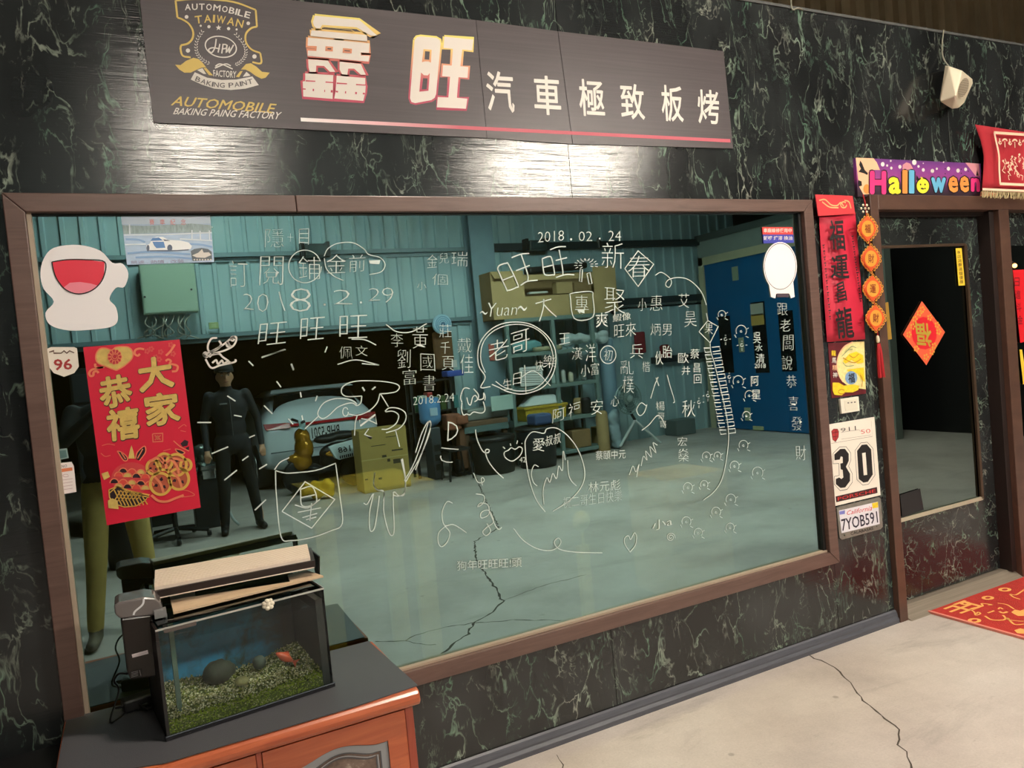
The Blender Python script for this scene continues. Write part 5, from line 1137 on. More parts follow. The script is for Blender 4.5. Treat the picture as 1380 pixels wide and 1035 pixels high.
hw('doodle_figure', [q1([(580, 640), (600, 645), (632, 590), (612, 690), (612, 770), (622, 793), (640, 770), (655, 680), (665, 600)]), q1([(640, 480), (635, 540), (655, 570), (690, 580), (688, 680), (710, 780), (730, 815), (745, 780), (740, 590), (770, 600), (800, 590), (805, 500), (790, 400)]), q1([(800, 520), (850, 430), (900, 300), (930, 205), (943, 210), (930, 280), (880, 400), (825, 495), (805, 530)])], .004)
hw('doodle_board', [q1([(105, 468), (110, 600), (135, 820), (190, 842), (300, 825), (400, 790), (465, 750), (452, 600), (430, 430)]), q1([(105, 465), (160, 478), (230, 475), (330, 462), (430, 425)]), q1([(100, 460), (130, 420), (180, 395)])], .004)
hw('doodle_board', [q1([(140, 685), (265, 525), (425, 620), (300, 775), (140, 685)])], .0042, smooth=False)
hw('handwriting', [q1([(240, 565), (305, 553), (325, 635), (250, 655), (240, 565)]), q1([(245, 610), (318, 595)]), q1([(210, 650), (280, 665), (345, 620)]), q1([(225, 690), (350, 665)]), q1([(250, 718), (330, 695)]), q1([(290, 735), (300, 640)]), q1([(270, 730), (325, 715)])], .0042)
hw('doodle_curl', [q1([(1185, 590), (1228, 600), (1225, 640), (1195, 660), (1210, 640), (1250, 650), (1255, 700), (1215, 720), (1215, 690), (1255, 680), (1280, 740), (1245, 770), (1222, 795), (1240, 815), (1265, 790), (1245, 750)]), q1([(1060, 640), (1030, 632), (1005, 680), (1005, 730), (1020, 762), (1060, 755), (1100, 775), (1135, 800)]), q1([(1020, 765), (985, 800), (982, 850), (1000, 875), (1030, 850), (1045, 800), (1020, 765)]), q1([(1260, 690), (1290, 760), (1310, 782), (1325, 770)])], .0038)
ht([('狗年旺旺旺!頭', 616, 756, 703, 769, -.06)], -.004)
ht([('蔡頤中元', 803, 608, 843, 620, -.06)], -.006); ht([('林元彪', 793, 650, 836, 664, -.1)], -.008); ht([('祝二哥生日快樂', 759, 670, 838, 685, -.13)], -.014)
ht([('小a', 879, 703, 906, 716, -.3)], -.006)
hw('doodle_spiral', [[(904 + (1 + i * .32) * math.cos(i * .8), 724 + (1 + i * .32) * math.sin(i * .8)) for i in range(17)]], .003)
hw('doodle_heart', [[(849, 744), (842, 733), (842, 725), (847, 722), (850, 727), (855, 718), (858, 724), (856, 735), (849, 744)]], .0036)
hw('doodle_curve', [[(692, 712), (705, 728), (723, 739), (740, 742), (751, 738), (756, 730), (752, 725), (747, 731), (754, 740), (775, 744), (812, 745)]], .0038)
ht([('宏', 913, 589, 925, 601), ('燊', 914, 604, 928, 623), ('楊', 884, 541, 896, 553), ('哥', 887, 556, 896, 565), ('哥', 889, 567, 898, 577), ('秋', 919, 540, 936, 562)], -.01)
hw('handwritten_signature', [[(848, 640), (853, 628), (857, 636), (861, 626), (858, 643)], [(864, 628), (867, 615), (872, 620), (870, 608), (878, 616), (876, 602), (884, 610), (880, 597), (886, 600)]], .0034)
hw('doodle_stroke', [[(865, 580), (875, 572), (886, 560), (893, 566), (897, 575)], [(872, 545), (868, 556), (862, 560), (858, 552), (864, 543), (871, 547)], [(887, 508), (882, 520), (877, 537)], [(899, 505), (903, 520), (909, 540), (907, 543)], [(884, 509), (888, 520)]], .0036)
ht([('吳', 1015, 448, 1025, 462), ('水', 1018, 464, 1028, 474), ('清', 1020, 476, 1031, 490), ('2018', 1017, 490, 1032, 496), ('阿', 1013, 507, 1023, 520), ('星', 1013, 525, 1025, 538)], -.006)
for i, (c, x, y, h_) in enumerate((('跟', 1048, 409, 16), ('老', 1052, 430, 16), ('闆', 1056, 452, 20), ('說', 1054, 480, 18), ('恭', 1060, 505, 18), ('喜', 1063, 534, 20), ('發', 1067, 562, 18), ('財', 1072, 600, 20))): ht([(c, x, y, x + 14, y + h_)], -.014)
ht([('伙', 883, 474, 893, 492), ('胎', 893, 466, 906, 482), ('歐', 914, 476, 928, 490), ('井', 918, 494, 930, 506), ('蔡', 931, 470, 942, 484), ('昌', 934, 490, 943, 502), ('回', 936, 505, 945, 516)], -.008)
dash = [c7(p) for p in ([(575, 280), (625, 330)], [(1015, 310), (1040, 375)], [(865, 490), (910, 550)], [(735, 740), (820, 825)], [(355, 640), (440, 695)], [(425, 840), (505, 855)], [(45, 915), (190, 915)], [(985, 875), (1035, 935)], [(1125, 840), (1135, 890)], [(1110, 600), (1120, 655)], [(1285, 640), (1265, 695)], [(710, 245), (950, 160)])]
dash += [sc(p, 200, 580, 7.667) for p in ([(1040, 75), (1100, 50)], [(655, 240), (825, 170)], [(970, 310), (1035, 265)], [(785, 515), (915, 410)], [(1145, 400), (1225, 350)], [(1100, 825), (1215, 715)])]
for p in dash: hw('dash_stroke', [p], .0046, smooth=False)
ht([('L', 276, 299, 286, 306)], -.0)
# ================================================================== cabinet with aquarium
cherry = wood_mat('cherry_wood', (160, 72, 40), (196, 104, 64), rough=.28, scale=2.2, stretch=(1, 5, 14), coat=.5)
cherry_v = wood_mat('cherry_wood_upright', (138, 54, 36), (172, 80, 54), rough=.3, scale=2.2, stretch=(12, 5, 1), coat=.4)
cb = thing('low_cabinet', 'orange cherry wood low cabinet with arched glass doors under the fish tank', 'cabinet', (.2, -.25, 0))
cx0_, cx1_, cyf, cyb = -.235, .64, -.462, -.02
G().box(cx0_, cx1_, cyf + .022, cyb, .05, .53).build('body', cherry_v, cb, bevel=.002)
prf = [(-.02, .53), (-.475, .53), (-.487, .535), (-.494, .546), (-.495, .556), (-.491, .568), (-.482, .5765), (-.472, .578), (-.02, .578)]
G().prism([(-.25, y, z) for y, z in prf], (.908, 0, 0)).build('top', cherry, cb, smooth=False, bevel=.004)
G().box(cx0_ + .01, cx1_ - .01, cyf + .03, cyb, 0, .05).build('plinth', dark_m, cb)
for q_ in ((cx1_ - .022, cx1_ + .002), (cx0_ - .002, cx0_ + .022), (.207, .222)): G().box(q_[0], q_[1], cyf - .001, cyf + .022, .05, .53).build('stile', cherry_v, cb, bevel=.002)
inset_m = mat('door_inset_grey', (150, 152, 156), .35, .2); line_m = mat('inset_line_dark', (70, 70, 74), .4)
pic = NB('cloudy_door_glass'); v_ = pic.coords(); pic.l(pic.ramp(pic.noise(pic.warp(v_, 8, .1), 14, 6, .7).outputs[0], (.35, srgb((78, 62, 56))), (.6, srgb((116, 98, 88))), (.75, srgb((190, 178, 164)))), pic.b.inputs['Base Color']); pic.b.inputs['Roughness'].default_value = .12
def arch(cx, hw_, zs, rise, n=20):
    """cathedral arch from the left shoulder to the right one"""
    out = [(cx - hw_, zs), (cx - hw_ * .9, zs)]
    for i in range(n + 1):
        t = -1 + 2 * i / n; out.append((cx + t * hw_ * .82, zs + rise * (.5 + .5 * math.cos(t * math.pi)) ** .8))
    return out + [(cx + hw_ * .9, zs), (cx + hw_, zs)]
for (a, b) in ((cx0_ + .024, .206), (.223, cx1_ - .024)):
    cxm = (a + b) / 2; hw_ = (b - a) / 2; dd = None
    A = arch(cxm, hw_ - .056, .449, .024)
    g = G(); yF = cyf - .004
    # door board with the arched opening cut out, made as side stiles, bottom rail and arched top rail
    g.box(a, cxm - hw_ + .056, yF, cyf + .02, .056, .522).box(cxm + hw_ - .056, b, yF, cyf + .02, .056, .522).box(a + .056, b - .056, yF, cyf + .02, .056, .11)
    P = [(x, z) for x, z in A]
    for (x0, z0), (x1, z1) in zip(P[:-1], P[1:]): g.prism([(x0, yF, z0), (x1, yF, z1), (x1, yF, .522), (x0, yF, .522)], (0, cyf + .02 - yF, 0))
    dd = g.build('door', cherry, cb)
    I = [(x, z - .004) for x, z in A]
    G().quad([(x, yF + .006, z) for x, z in I] + [(cxm + hw_ - .06, yF + .006, .115), (cxm - hw_ + .06, yF + .006, .115)]).build('inset_border', inset_m, dd)
    A2 = arch(cxm, hw_ - .08, .425, .026)
    G().quad([(x, yF + .0054, z) for x, z in A2] + [(cxm + hw_ - .08, yF + .0054, .135), (cxm - hw_ + .08, yF + .0054, .135)]).build('door_glass', pic.m, dd)
    for off, mm in ((0, line_m), (.008, inset_m), (.012, line_m)):
        A3 = arch(cxm, hw_ - .08 - off, .425 - off, .026); L3 = [(x, yF + .0048, z) for x, z in A3] + [(cxm + hw_ - .08 - off, yF + .0048, .135), (cxm - hw_ + .08 + off, yF + .0048, .135)]
        G().ribbon(L3, .003, closed=True).build('inset_line', mm, dd)
    kx = b - .03 if a < 0 else a + .03
    G().ball((kx, yF - .018, .3), .012, 12, 8).cyl((kx, yF, .3), (kx, yF - .014, .3), .005, 8).build('knob', mat('brass', (190, 150, 80), .3, .9), dd, True)
# rubber mat
ZM = .581
rub = mat('grey_rubber', (74, 74, 78), .55, var=.06, scale=3, bump=.15, bscale=400)
mp = [F(90, 968, ZM), F(88, 1035, ZM), F(86, 1075, ZM), F(180, 1062, ZM), F(222, 1037, ZM), F(262, 1019, ZM), F(300, 1009, ZM), F(345, 996, ZM), F(400, 977, ZM), F(480, 951, ZM), F(558, 925, ZM), F(563, 923, ZM), F(497, 864, ZM)]
mp[0] = Vector((-.244, -.022, ZM)); mp[1] = Vector((-.246, -.2, ZM)); mp[2] = Vector((-.246, -.44, ZM)); mp[-1].y = -.022
def inset_edge(P): return [Vector((p.x, max(p.y, -.486), ZM)) for p in P]
mp = inset_edge([mp[0], mp[1], mp[2], Vector((-.12, -.452, ZM))] + mp[4:])
tag(G().prism(mp, (0, 0, -.0028)).build('rubber_mat', rub), 'dark grey rubber mat covering the top of the cherry wood cabinet', 'mat')
# --- aquarium, in its own slightly turned frame
TO = Vector((.006, -.366, ZM + .001)); ta = math.radians(6.5)
TU = Vector((math.cos(ta), math.sin(ta), 0)); TV = Vector((-math.sin(ta), math.cos(ta), 0))
TLn, TD, TH = .452, .255, .292
def T(u, v, w): return TO + TU * u + TV * v + Vector((0, 0, w))
def tbox(g, u0, u1, v0, v1, w0, w1):
    return g.add([T(u, v, w) for w in (w0, w1) for v in (v0, v1) for u in (u0, u1)], [(0, 2, 3, 1), (4, 5, 7, 6), (0, 1, 5, 4), (2, 6, 7, 3), (0, 4, 6, 2), (1, 3, 7, 5)])
aq = thing('fish_tank', 'small glass fish tank with green gravel standing on the grey rubber mat', 'aquarium', T(TLn / 2, TD / 2, 0))
tglass = clear_mat('tank_glass', (.975, .99, .985), .0)
for nm, a in (('glass_pane', (0, TLn, 0, .005, .006, TH)), ('glass_pane', (0, TLn, TD - .005, TD, .006, TH)), ('glass_pane', (0, .005, .005, TD - .005, .006, TH)), ('glass_pane', (TLn - .005, TLn, .005, TD - .005, .006, TH))):
    tbox(G(), *a).build(nm, tglass, aq)
tbox(G(), 0, TLn, 0, TD, 0, .006).build('base', dark_m, aq)
sil = mat('black_silicone', (28, 26, 26), .5); sil2 = mat('grey_silicone', (112, 116, 116), .4)
g = G(); tbox(g, -.001, .007, -.002, .008, 0, TH - .03); tbox(g, TLn - .028, TLn + .001, TD - .01, TD + .001, 0, TH - .01); tbox(g, -.001, .012, TD - .012, TD + .001, 0, TH - .005); g.build('corner_seal', sil, aq)
g = G(); tbox(g, TLn - .026, TLn - .006, .006, TD - .01, .01, TH - .03); g.build('side_film', mat('right_film_dark', (44, 42, 38), .6, var=.3, scale=14), aq)  # dark mottled layer inside the right end of the tank
g = G(); tbox(g, -.004, TLn + .004, -.004, .001, -.0004, .012); g.build('base_trim', mat('black_gloss', (30, 30, 34), .2), aq)
g = G(); tbox(g, -.004, TLn + .004, -.0055, -.004, .010, .0125); g.build('base_highlight', mat('highlight_edge', (150, 160, 170), .25, .8), aq)  # pale strip put in as a highlight along the base trim
g = G(); tbox(g, 0, TLn, -.0015, .0, TH - .003, TH + .002); tbox(g, TLn, TLn + .0015, 0, TD, TH - .003, TH + .002); g.build('rim', mat('pale_rim', (170, 172, 168), .3), aq)
tbox(G(), .0, .007, .004, TD, .0, TH).build('side_film', mat('side_film_dark', (38, 30, 30), .5, var=.2, scale=20), aq)
# back sheet: blue with algae
bs_ = NB('blue_back_sheet'); vv = bs_.coords(); n1 = bs_.ramp(bs_.noise(bs_.warp(vv, 9, .12), 8, 6, .7).outputs[0], (.46, (1, 1, 1)), (.66, (0, 0, 0)))
sx_ = bs_.n('SeparateXYZ'); bs_.l(vv, sx_.inputs[0]); mr = bs_.n('MapRange'); bs_.l(sx_.outputs[0], mr.inputs[0]); mr.inputs[1].default_value = .05; mr.inputs[2].default_value = .15
col_ = bs_.mix(n1, srgb((60, 78, 56)), srgb((60, 158, 210))); col_ = bs_.mix(mr.outputs[0], col_, srgb((52, 44, 34)))
mz_ = bs_.n('MapRange'); bs_.l(sx_.outputs[2], mz_.inputs[0]); mz_.inputs[1].default_value = .17; mz_.inputs[2].default_value = .24
col_ = bs_.mix(mz_.outputs[0], col_, srgb((70, 104, 112))); bs_.l(col_, bs_.b.inputs['Base Color']); bs_.b.inputs['Roughness'].default_value = .6
tbox(G(), .008, TLn - .008, TD - .0075, TD - .006, .02, TH - .02).build('back_sheet', bs_.m, aq)
# water
water = clear_mat('tank_water', (.86, .955, .95), .0)
tbox(G(), .0055, TLn - .0055, .0055, TD - .008, .0065, TH - .045).build('water', water, aq)
tbox(G(), .04, .052, .06, .072, .03, TH - .01).build('intake_pipe', mat('pipe_clear_green', (86, 104, 92), .3), aq)
# gravel, a bed of small pebbles
rnd = random.Random(21); gr = {0: G(), 1: G(), 2: G(), 3: G()}
def gh(u, v): return .040 + .020 * (v / TD) + .010 * math.sin(u * 16 + 1) * (v / TD) + (.012 if u > .33 else 0) * max(0, (u - .33) / .1) 
def pebble(g, c, r):
    M = Matrix.Rotation(rnd.random() * 6, 3, 'Z') @ Matrix.Rotation(rnd.random() * 6, 3, 'X'); s_ = (r * rnd.uniform(.8, 1.5), r, r * rnd.uniform(.6, 1))
    vs = [c + M @ Vector(q) for q in ((s_[0], 0, 0), (-s_[0], 0, 0), (0, s_[1], 0), (0, -s_[1], 0), (0, 0, s_[2]), (0, 0, -s_[2]))]
    g.add(vs, [(0, 2, 4), (2, 1, 4), (1, 3, 4), (3, 0, 4), (2, 0, 5), (1, 2, 5), (3, 1, 5), (0, 3, 5)])
for i in range(5200):
    u = rnd.uniform(.010, TLn - .012); 
    if i % 5 < 2: v = .009 + abs(rnd.gauss(0, .004)); w = rnd.uniform(.010, gh(u, 0)); 
    else: v = rnd.uniform(.01, TD - .014); w = gh(u, v) + rnd.uniform(-.004, .003)
    k_ = rnd.random(); moss = (v < .028)
    mi = (1 if k_ < .62 else 3 if k_ < .8 else 2) if moss else (2 if k_ < .5 else 0 if k_ < .82 else 3)
    pebble(gr[mi], T(u, v, w), rnd.uniform(.0018, .0036))
for nm, m_ in ((0, mat('pebble_cream', (238, 226, 190), .6)), (1, mat('pebble_moss', (142, 152, 40), .7, var=.4, scale=200)), (2, mat('pebble_tan', (186, 172, 124), .6)), (3, mat('pebble_olive', (150, 152, 56), .6))):
    gr[nm].build('gravel', m_, aq, kind='stuff')
g = G(); nu, nv = 16, 8
g.add([T(.008 + (TLn - .02) * i / nu, .009 + (TD - .022) * j / nv, gh(TLn * i / nu, TD * j / nv) - .005) for j in range(nv + 1) for i in range(nu + 1)], [(j * (nu + 1) + i, j * (nu + 1) + i + 1, (j + 1) * (nu + 1) + i + 1, (j + 1) * (nu + 1) + i) for j in range(nv) for i in range(nu)])
tbox(g, .008, TLn - .012, .009, .010, .008, .036); g.build('gravel_bed', mat('gravel_bed_olive', (92, 96, 40), .8, var=.5, scale=150), aq, kind='stuff')
def rock(name, c, r, m_, label, seed):
    rn = random.Random(seed); g = G(); g.ball(c, r, 14, 10)
    c = Vector(c); g.v = [tuple(c + (Vector(v) - c) * (1 + rn.uniform(-.07, .07))) for v in g.v]
    return tag(g.build(name, m_, None, True), label, 'stone')
rock('stone', T(.215, .075, .068), (.021, .016, .013), mat('stone_pale', (170, 158, 104), .5, var=.25, scale=90), 'round pale mossy stone lying on the gravel in the tank', 1)
rock('stone', T(.17, .15, .085), (.045, .03, .034), mat('stone_dark', (62, 62, 48), .7, var=.4, scale=60), 'large dark rock standing behind the pale stone in the tank', 2)
rock('stone', T(.285, .15, .078), (.02, .02, .02), mat('stone_grey', (78, 84, 74), .7, var=.3, scale=60), 'small grey rock on the gravel left of the goldfish', 3)
fs = thing('goldfish', 'orange red goldfish near the gravel at the right of the tank', 'fish', T(.345, .09, .07))
fc = T(.345, .09, .093); g = G(); ring = []
for (s_, r_) in ((-.03, .002), (-.022, .007), (-.008, .012), (.006, .012), (.018, .008), (.027, .004)): ring.append((r_, s_))
FM = Matrix.Rotation(math.radians(38), 3, 'Y')
g.lathe(fc, ring, 12, 'X', FM); fm_ = mat('fish_orange', (206, 84, 50), .35)
body_f = g.build('body', fm_, fs, True)
G().quad([fc + FM @ Vector(q) for q in ((.025, 0, 0), (.045, 0, .014), (.04, 0, 0), (.045, 0, -.014))]).build('tail', fm_, fs)
G().quad([fc + FM @ Vector(q) for q in ((-.012, 0, .011), (0, 0, .02), (.012, 0, .01))]).build('fin', fm_, fs)
# lamp hood over the tank
ho = thing('tank_light_hood', 'ribbed white lamp hood lying across the top of the fish tank', 'lamp', T(TLn / 2, .18, TH))
hb = [F(209, 769, .962), F(414, 734, .966), F(418, 751, .948), F(208, 791, .946)]
g = G(); N_ = 12
for i in range(N_):
    t0, t1 = i / N_, (i + .62) / N_; t2 = (i + 1) / N_
    for (a_, b_, dz) in ((t0, t1, .0022), (t1, t2, 0)):
        p = [hb[0].lerp(hb[3], a_), hb[1].lerp(hb[2], a_), hb[1].lerp(hb[2], b_), hb[0].lerp(hb[3], b_)]
        g.prism([q + Vector((0, 0, dz)) for q in p], (0, 0, -.01))
g.build('ribbed_cover', mat('hood_white', (228, 212, 196), .45), ho)
lw = [q + Vector((0, 0, -.011)) for q in hb]; lw[2] += Vector((.012, -.006, 0)); lw[1] += Vector((.012, 0, 0)); lw[3] += Vector((0, -.006, 0))
G().prism(lw, (0, 0, -.02)).build('hood_body', mat('hood_dark', (38, 28, 26), .4), ho)
G().prism([hb[3] + Vector((.0, -.0065, -.031)), hb[2] + Vector((.008, -.0065, -.031)), hb[2] + Vector((.008, -.0035, -.027)), hb[3] + Vector((0, -.0035, -.027))], (0, 0, -.002)).build('lower_lip', MATS['hood_white'], ho)
for p in (hb[1].lerp(hb[2], .5) + Vector((.018, 0, 0)), hb[0].lerp(hb[3], .5) + Vector((-.004, 0, 0))):
    G().prism([p + Vector((0, -.05, -.012)), p + Vector((0, .05, -.012)), p + Vector((0, .03, -.08)), p + Vector((0, -.02, -.08))], (.004, 0, 0)).build('bracket', dark_m, ho)
# glass cover and cardboard-like flap
tag(G().prism([T(.01, .02, TH + .004), T(TLn - .02, .02, TH + .004), T(TLn - .02, TD - .02, TH + .004), T(.01, TD - .02, TH + .004)], (0, 0, .003)).build('cover_glass', clear_mat('cover_glass', (.75, .82, .8), .10)), 'thin glass cover lying on the tank rim under the white hood', 'glass cover')
zb = TO.z + TH + .012
fl_ = [F(a, b, zb) for a, b in ((228.5, 803), (263, 797), (262.5, 806), (391, 786), (388, 777), (412, 770), (436, 778), (234, 828))]
tag(G().prism(fl_, (0, 0, .005)).build('tan_board', wood_mat('pale_board', (196, 166, 134), (216, 190, 160), rough=.6, stretch=(1, 8, 8), coat=0)), 'long tan board with a notch lying over the front of the tank', 'board')
# white star shaped clip
wc = G(); c0 = T(.29, -.004, TH - .004)
for i in range(7): wc.ball(c0 + Vector((.011 * math.cos(i * .9), -.002 + .003 * math.sin(i * 2), .011 * math.sin(i * .9))), (.007, .004, .006), 8, 6)
wc.ball(c0, (.009, .006, .009), 8, 6); tag(wc.build('white_clip', mat('clip_white', (232, 224, 204), .5), None, True), 'small white flower shaped clip on the front rim of the tank', 'clip')
# dark label strip on the rim
lb = G(); lb.prism([T(.02, -.003, TH - .012), T(.10, -.003, TH - .012), T(.10, -.003, TH - .002), T(.02, -.003, TH - .002)], (0, .001, 0)); lb.build('rim_strip', mat('strip_taupe', (84, 76, 72), .5), aq)
# hang-on filter
fi = thing('hang_on_filter', 'black hang on filter box with a grey lid on the left end of the tank', 'filter', T(-.045, .09, .12))
fy = -.27; fp = [(162, 834), (205, 828), (214, 895), (212, 912), (176, 917), (171, 905)]
FT = [W(a, b, fy) for a, b in fp]
G().prism(FT, (0, .085, 0)).build('case', mat('filter_black', (30, 25, 24), .22), fi, bevel=.005)
lid = [(153.5, 816), (160, 812), (194, 805), (210, 806), (217, 813), (221, 824), (214, 829), (162, 834), (155, 828)]
G().prism([W(a, b, fy - .006) for a, b in lid], (0, .1, 0)).build('lid', mat('filter_lid', (104, 98, 98), .18, coat=.5), fi, bevel=.004)
lines('lid_gloss', [[(194, 807), (192, 815), (182, 824), (180, 829)]], fy - .0068, .005, mat('lid_gloss_white', (206, 206, 210), .3), fi)  # white stroke painted on as the gloss of the lid
poly('white_label', [(177.5, 882), (199, 876), (200, 881), (178.5, 886.5)], fy - .0005, mat('label_white', (226, 214, 214), .4), fi)
poly('info_label', [(175, 905), (191, 901), (192, 911), (176, 914.5)], fy - .0005, mat('label_black', (20, 20, 22), .4), fi)
lines('label_print', [[(177, 906.5 + i * 2), (186, 904.3 + i * 2)] for i in range(4)] + [[(188, 903), (190, 911)], [(178, 884.6), (198, 879)]], fy - .001, .0008, mat('label_print_grey', (190, 186, 186), .5), fi, smooth=False)
g = G(); g.obox(W(216, 826, fy - .01), (.03, .03, .02)).cyl(W(222, 828, fy - .01), W(222, 850, fy - .01), .006, 8).cyl(W(222, 822, fy - .01), W(212, 826, fy - .01), .006, 8); g.build('spout', mat('spout_grey', (130, 130, 130), .2), fi)
fcb = mat('cable_black', (14, 14, 15), .5)
cab = [W(172, 908, -.2), W(160, 908, -.17), W(154, 918, -.15), W(160, 932, -.13), Vector((-.13, -.15, ZM + .006)), Vector((-.08, -.1, ZM + .006)), Vector((-.03, -.13, ZM + .006)), Vector((.0, -.1, ZM + .006))]
G().tube(cat(cab, 6), .0028, 6).build('power_cable', fcb, fi, True)
tp = thing('cable_tangle', 'black tangle of cables and adapter on the mat behind the filter', 'cable', (-.06, -.1, ZM))
G().obox((-.05, -.08, ZM + .02), (.10, .05, .035), .2).build('adapter', mat('adapter_black', (16, 16, 17), .5), tp, bevel=.006)
rnd = random.Random(5); pts = [Vector((-.12 + .15 * rnd.random(), -.14 + .07 * rnd.random(), ZM + .006 + .02 * rnd.random())) for _ in range(14)]
G().tube(cat(pts, 5), .003, 6).build('coiled_cable', fcb, tp, True)
tag(G().prism([W(210, 921, -.2), W(212, 895, -.2), W(214, 896, -.2), W(213, 919, -.2)], (0, .002, 0)).build('paper_scrap', white), 'thin white paper sliver between the filter and the tank', 'paper')
# small dark box at the lower left corner
kb = thing('black_storage_box', 'black box with a pale metal corner trim at the bottom left', 'box', (-.37, -.14, 0))
q0 = F(46, 1026, .53)
G().box(-.47, -.262, -.24, -.03, 0, .52).build('body', mat('box_black', (20, 20, 21), .4), kb, bevel=.004)
G().box(-.472, -.262, -.245, -.236, .50, .522).box(-.476, -.466, -.245, -.03, .50, .522).build('trim', mat('pale_metal', (160, 152, 138), .4, .3), kb, bevel=.002)
# ================================================================== the hall behind the photographer, seen in the window
card = mat('cardboard', (176, 150, 104), .8, var=.08, scale=5); card_d = mat('cardboard_dark', (138, 112, 76), .85, var=.1, scale=5)
steel_g = mat('rack_green_grey', (112, 134, 130), .45, var=.08); dk = mat('dark_plastic', (24, 26, 28), .45); chrome = mat('chrome', (200, 204, 206), .18, .95)
def rbox(g, l, r, t, b, Y, dep, shift=0):
    x0, x1, z0, z1 = RB(l, r, t, b, Y); return g.box(x0, x1, Y - dep, Y + shift, max(.004, z0), z1)
# electrical box with loose wires
eb = thing('electrical_box', 'square grey green steel box high on the ribbed wall with hanging wires', 'box', MW(228, 424, -7.0))
rbox(G(), 190, 265, 355, 422, -6.86, .2).build('case', mat('box_sage', (142, 164, 146), .45), eb, bevel=.01)
rbox(G(), 192, 263, 357, 420, -6.852, .004).build('door', mat('box_sage_door', (150, 172, 154), .4), eb, bevel=.004)
g = G()
for px, py in ((195, 400), (258, 390)): g.lathe(MW(px, py, -6.84), [(.012, -.008), (.012, .004)], 10, 'Y')
g.build('latch', dk, eb)
g = G(); rnd = random.Random(8)
for i in range(9):
    px = 200 + i * 7; g.tube(cat([MW(px, 424, -6.95), MW(px + rnd.uniform(-8, 8), 436, -6.9), MW(px + rnd.uniform(-14, 10), 448, -6.95), MW(px + rnd.uniform(-20, 20), 456, -7.0)], 4), .008, 5)
g.build('loose_wire', mat('wire_pale', (150, 150, 140), .5), eb)
rb_ = thing('wall_socket_box', 'small pale green socket box right of the electrical box', 'box', MW(289, 440, -7.05)); rbox(G(), 282, 295, 434, 443, -6.98, .07).build('case', mat('socket_green', (150, 170, 120), .4), rb_, bevel=.006); rbox(G(), 285, 292, 436, 441, -6.975, .006).build('cover', mat('socket_cover', (170, 186, 140), .4), rb_)
# floodlights on the girt
for (l, r, t, b, lab) in ((412, 442, 328, 345, 'black floodlight on the girt left of the steel column'), (715, 738, 323, 336, 'grey floodlight with a bright front on the girt above the big cardboard box')):
    fl2 = thing('floodlight', lab, 'light', MW((l + r) / 2, b, -6.95), 'floodlights on the wall girt')
    rbox(G(), l, r, t, b, -6.86, .12).build('case', mat('flood_dark', (40, 52, 54), .4), fl2, bevel=.01)
    rbox(G(), l + 4, r - 4, t + 3, b - 3, -6.85, .01).build('front_glass', mat('flood_glass', (150, 160, 156) if l > 500 else (60, 76, 78), .15), fl2)
    x0, x1, z0, z1 = RB(l, r, t, b, -6.86); G().box(x0 - .04, x0, -7.03, -6.9, z0, z1 + .03).box(x1, x1 + .04, -7.03, -6.9, z0, z1 + .03).build('bracket', dk, fl2)
# hook and pipe on the right girt
tag(G().tube([MW(805, 326, -6.98), MW(807, 320, -6.95), MW(808, 334, -6.95)], .02, 6).build('wall_hook', dk), 'dark hook on the girt above the cardboard box end', 'hook')
# wall fan lamp
wl = thing('round_wall_fan', 'small round pale blue wall fan beside the dark opening', 'fan', MW(595, 437, -6.98))
c = MW(595, 437, -6.9)
G().lathe(c, [(.11, -.03), (.13, 0), (.13, .04), (.10, .05)], 24, 'Y').build('guard', mat('fan_pale_blue', (170, 206, 226), .35), wl, True)
g = G()
for i in range(4): g.tube([c + Vector((r * math.cos(t * .35), .055, r * math.sin(t * .35))) for r in [.025 * (i + 1)] for t in range(19)], .004, 4)
g.build('guard_ring', mat('fan_ring_blue', (110, 160, 190), .4), wl)
G().lathe(c + Vector((0, .055, 0)), [(.03, -.01), (.03, .01)], 12, 'Y').build('hub', mat('fan_hub', (80, 120, 150), .4), wl)
G().cyl(c + Vector((0, -.03, 0)), c + Vector((0, -.2, .02)), .03, 8).build('arm', dk, wl)
# panel on the column
tag(rbox(G(), 656, 668, 408, 424, -6.86, .06).build('switch_box', mat('switch_pale', (190, 204, 206), .4), bevel=.004), 'pale square switch box on the steel column', 'switch')
tag(rbox(G(), 660, 667, 463, 486, -6.86, .05).build('red_tag_board', mat('tag_red', (186, 96, 84), .5), bevel=.004), 'narrow red tag board on the steel column', 'sign')
# -------- shelf rack
Yf, Yb = -6.55, -7.0
rk = thing('shelf_rack', 'grey green steel shelf rack crowded with paint shop supplies', 'shelf', (5.4, -6.8, 0))
xa = MW(690, 520, Yf).x; xb = MW(803, 500, Yf).x; xm = (xa + xb) / 2 + .03
zt = MW(760, 425, Yf).z
for x in (xa, xm, xb):
    for y in (Yf, Yb): G().box(x - .025, x + .025, y - .025, y + .025, 0, zt).build('post', steel_g, rk)
decks = [zt, MW(745, 472, Yf).z, MW(755, 517, Yf).z, MW(760, 562, Yf).z, .1]
for z in decks: G().box(xa - .03, xb + (.28 if z == zt else .03), Yb - .03, Yf + .03, z - .05, z).build('deck', steel_g, rk, bevel=.003)
def on_rack(i): return decks[i] + .002
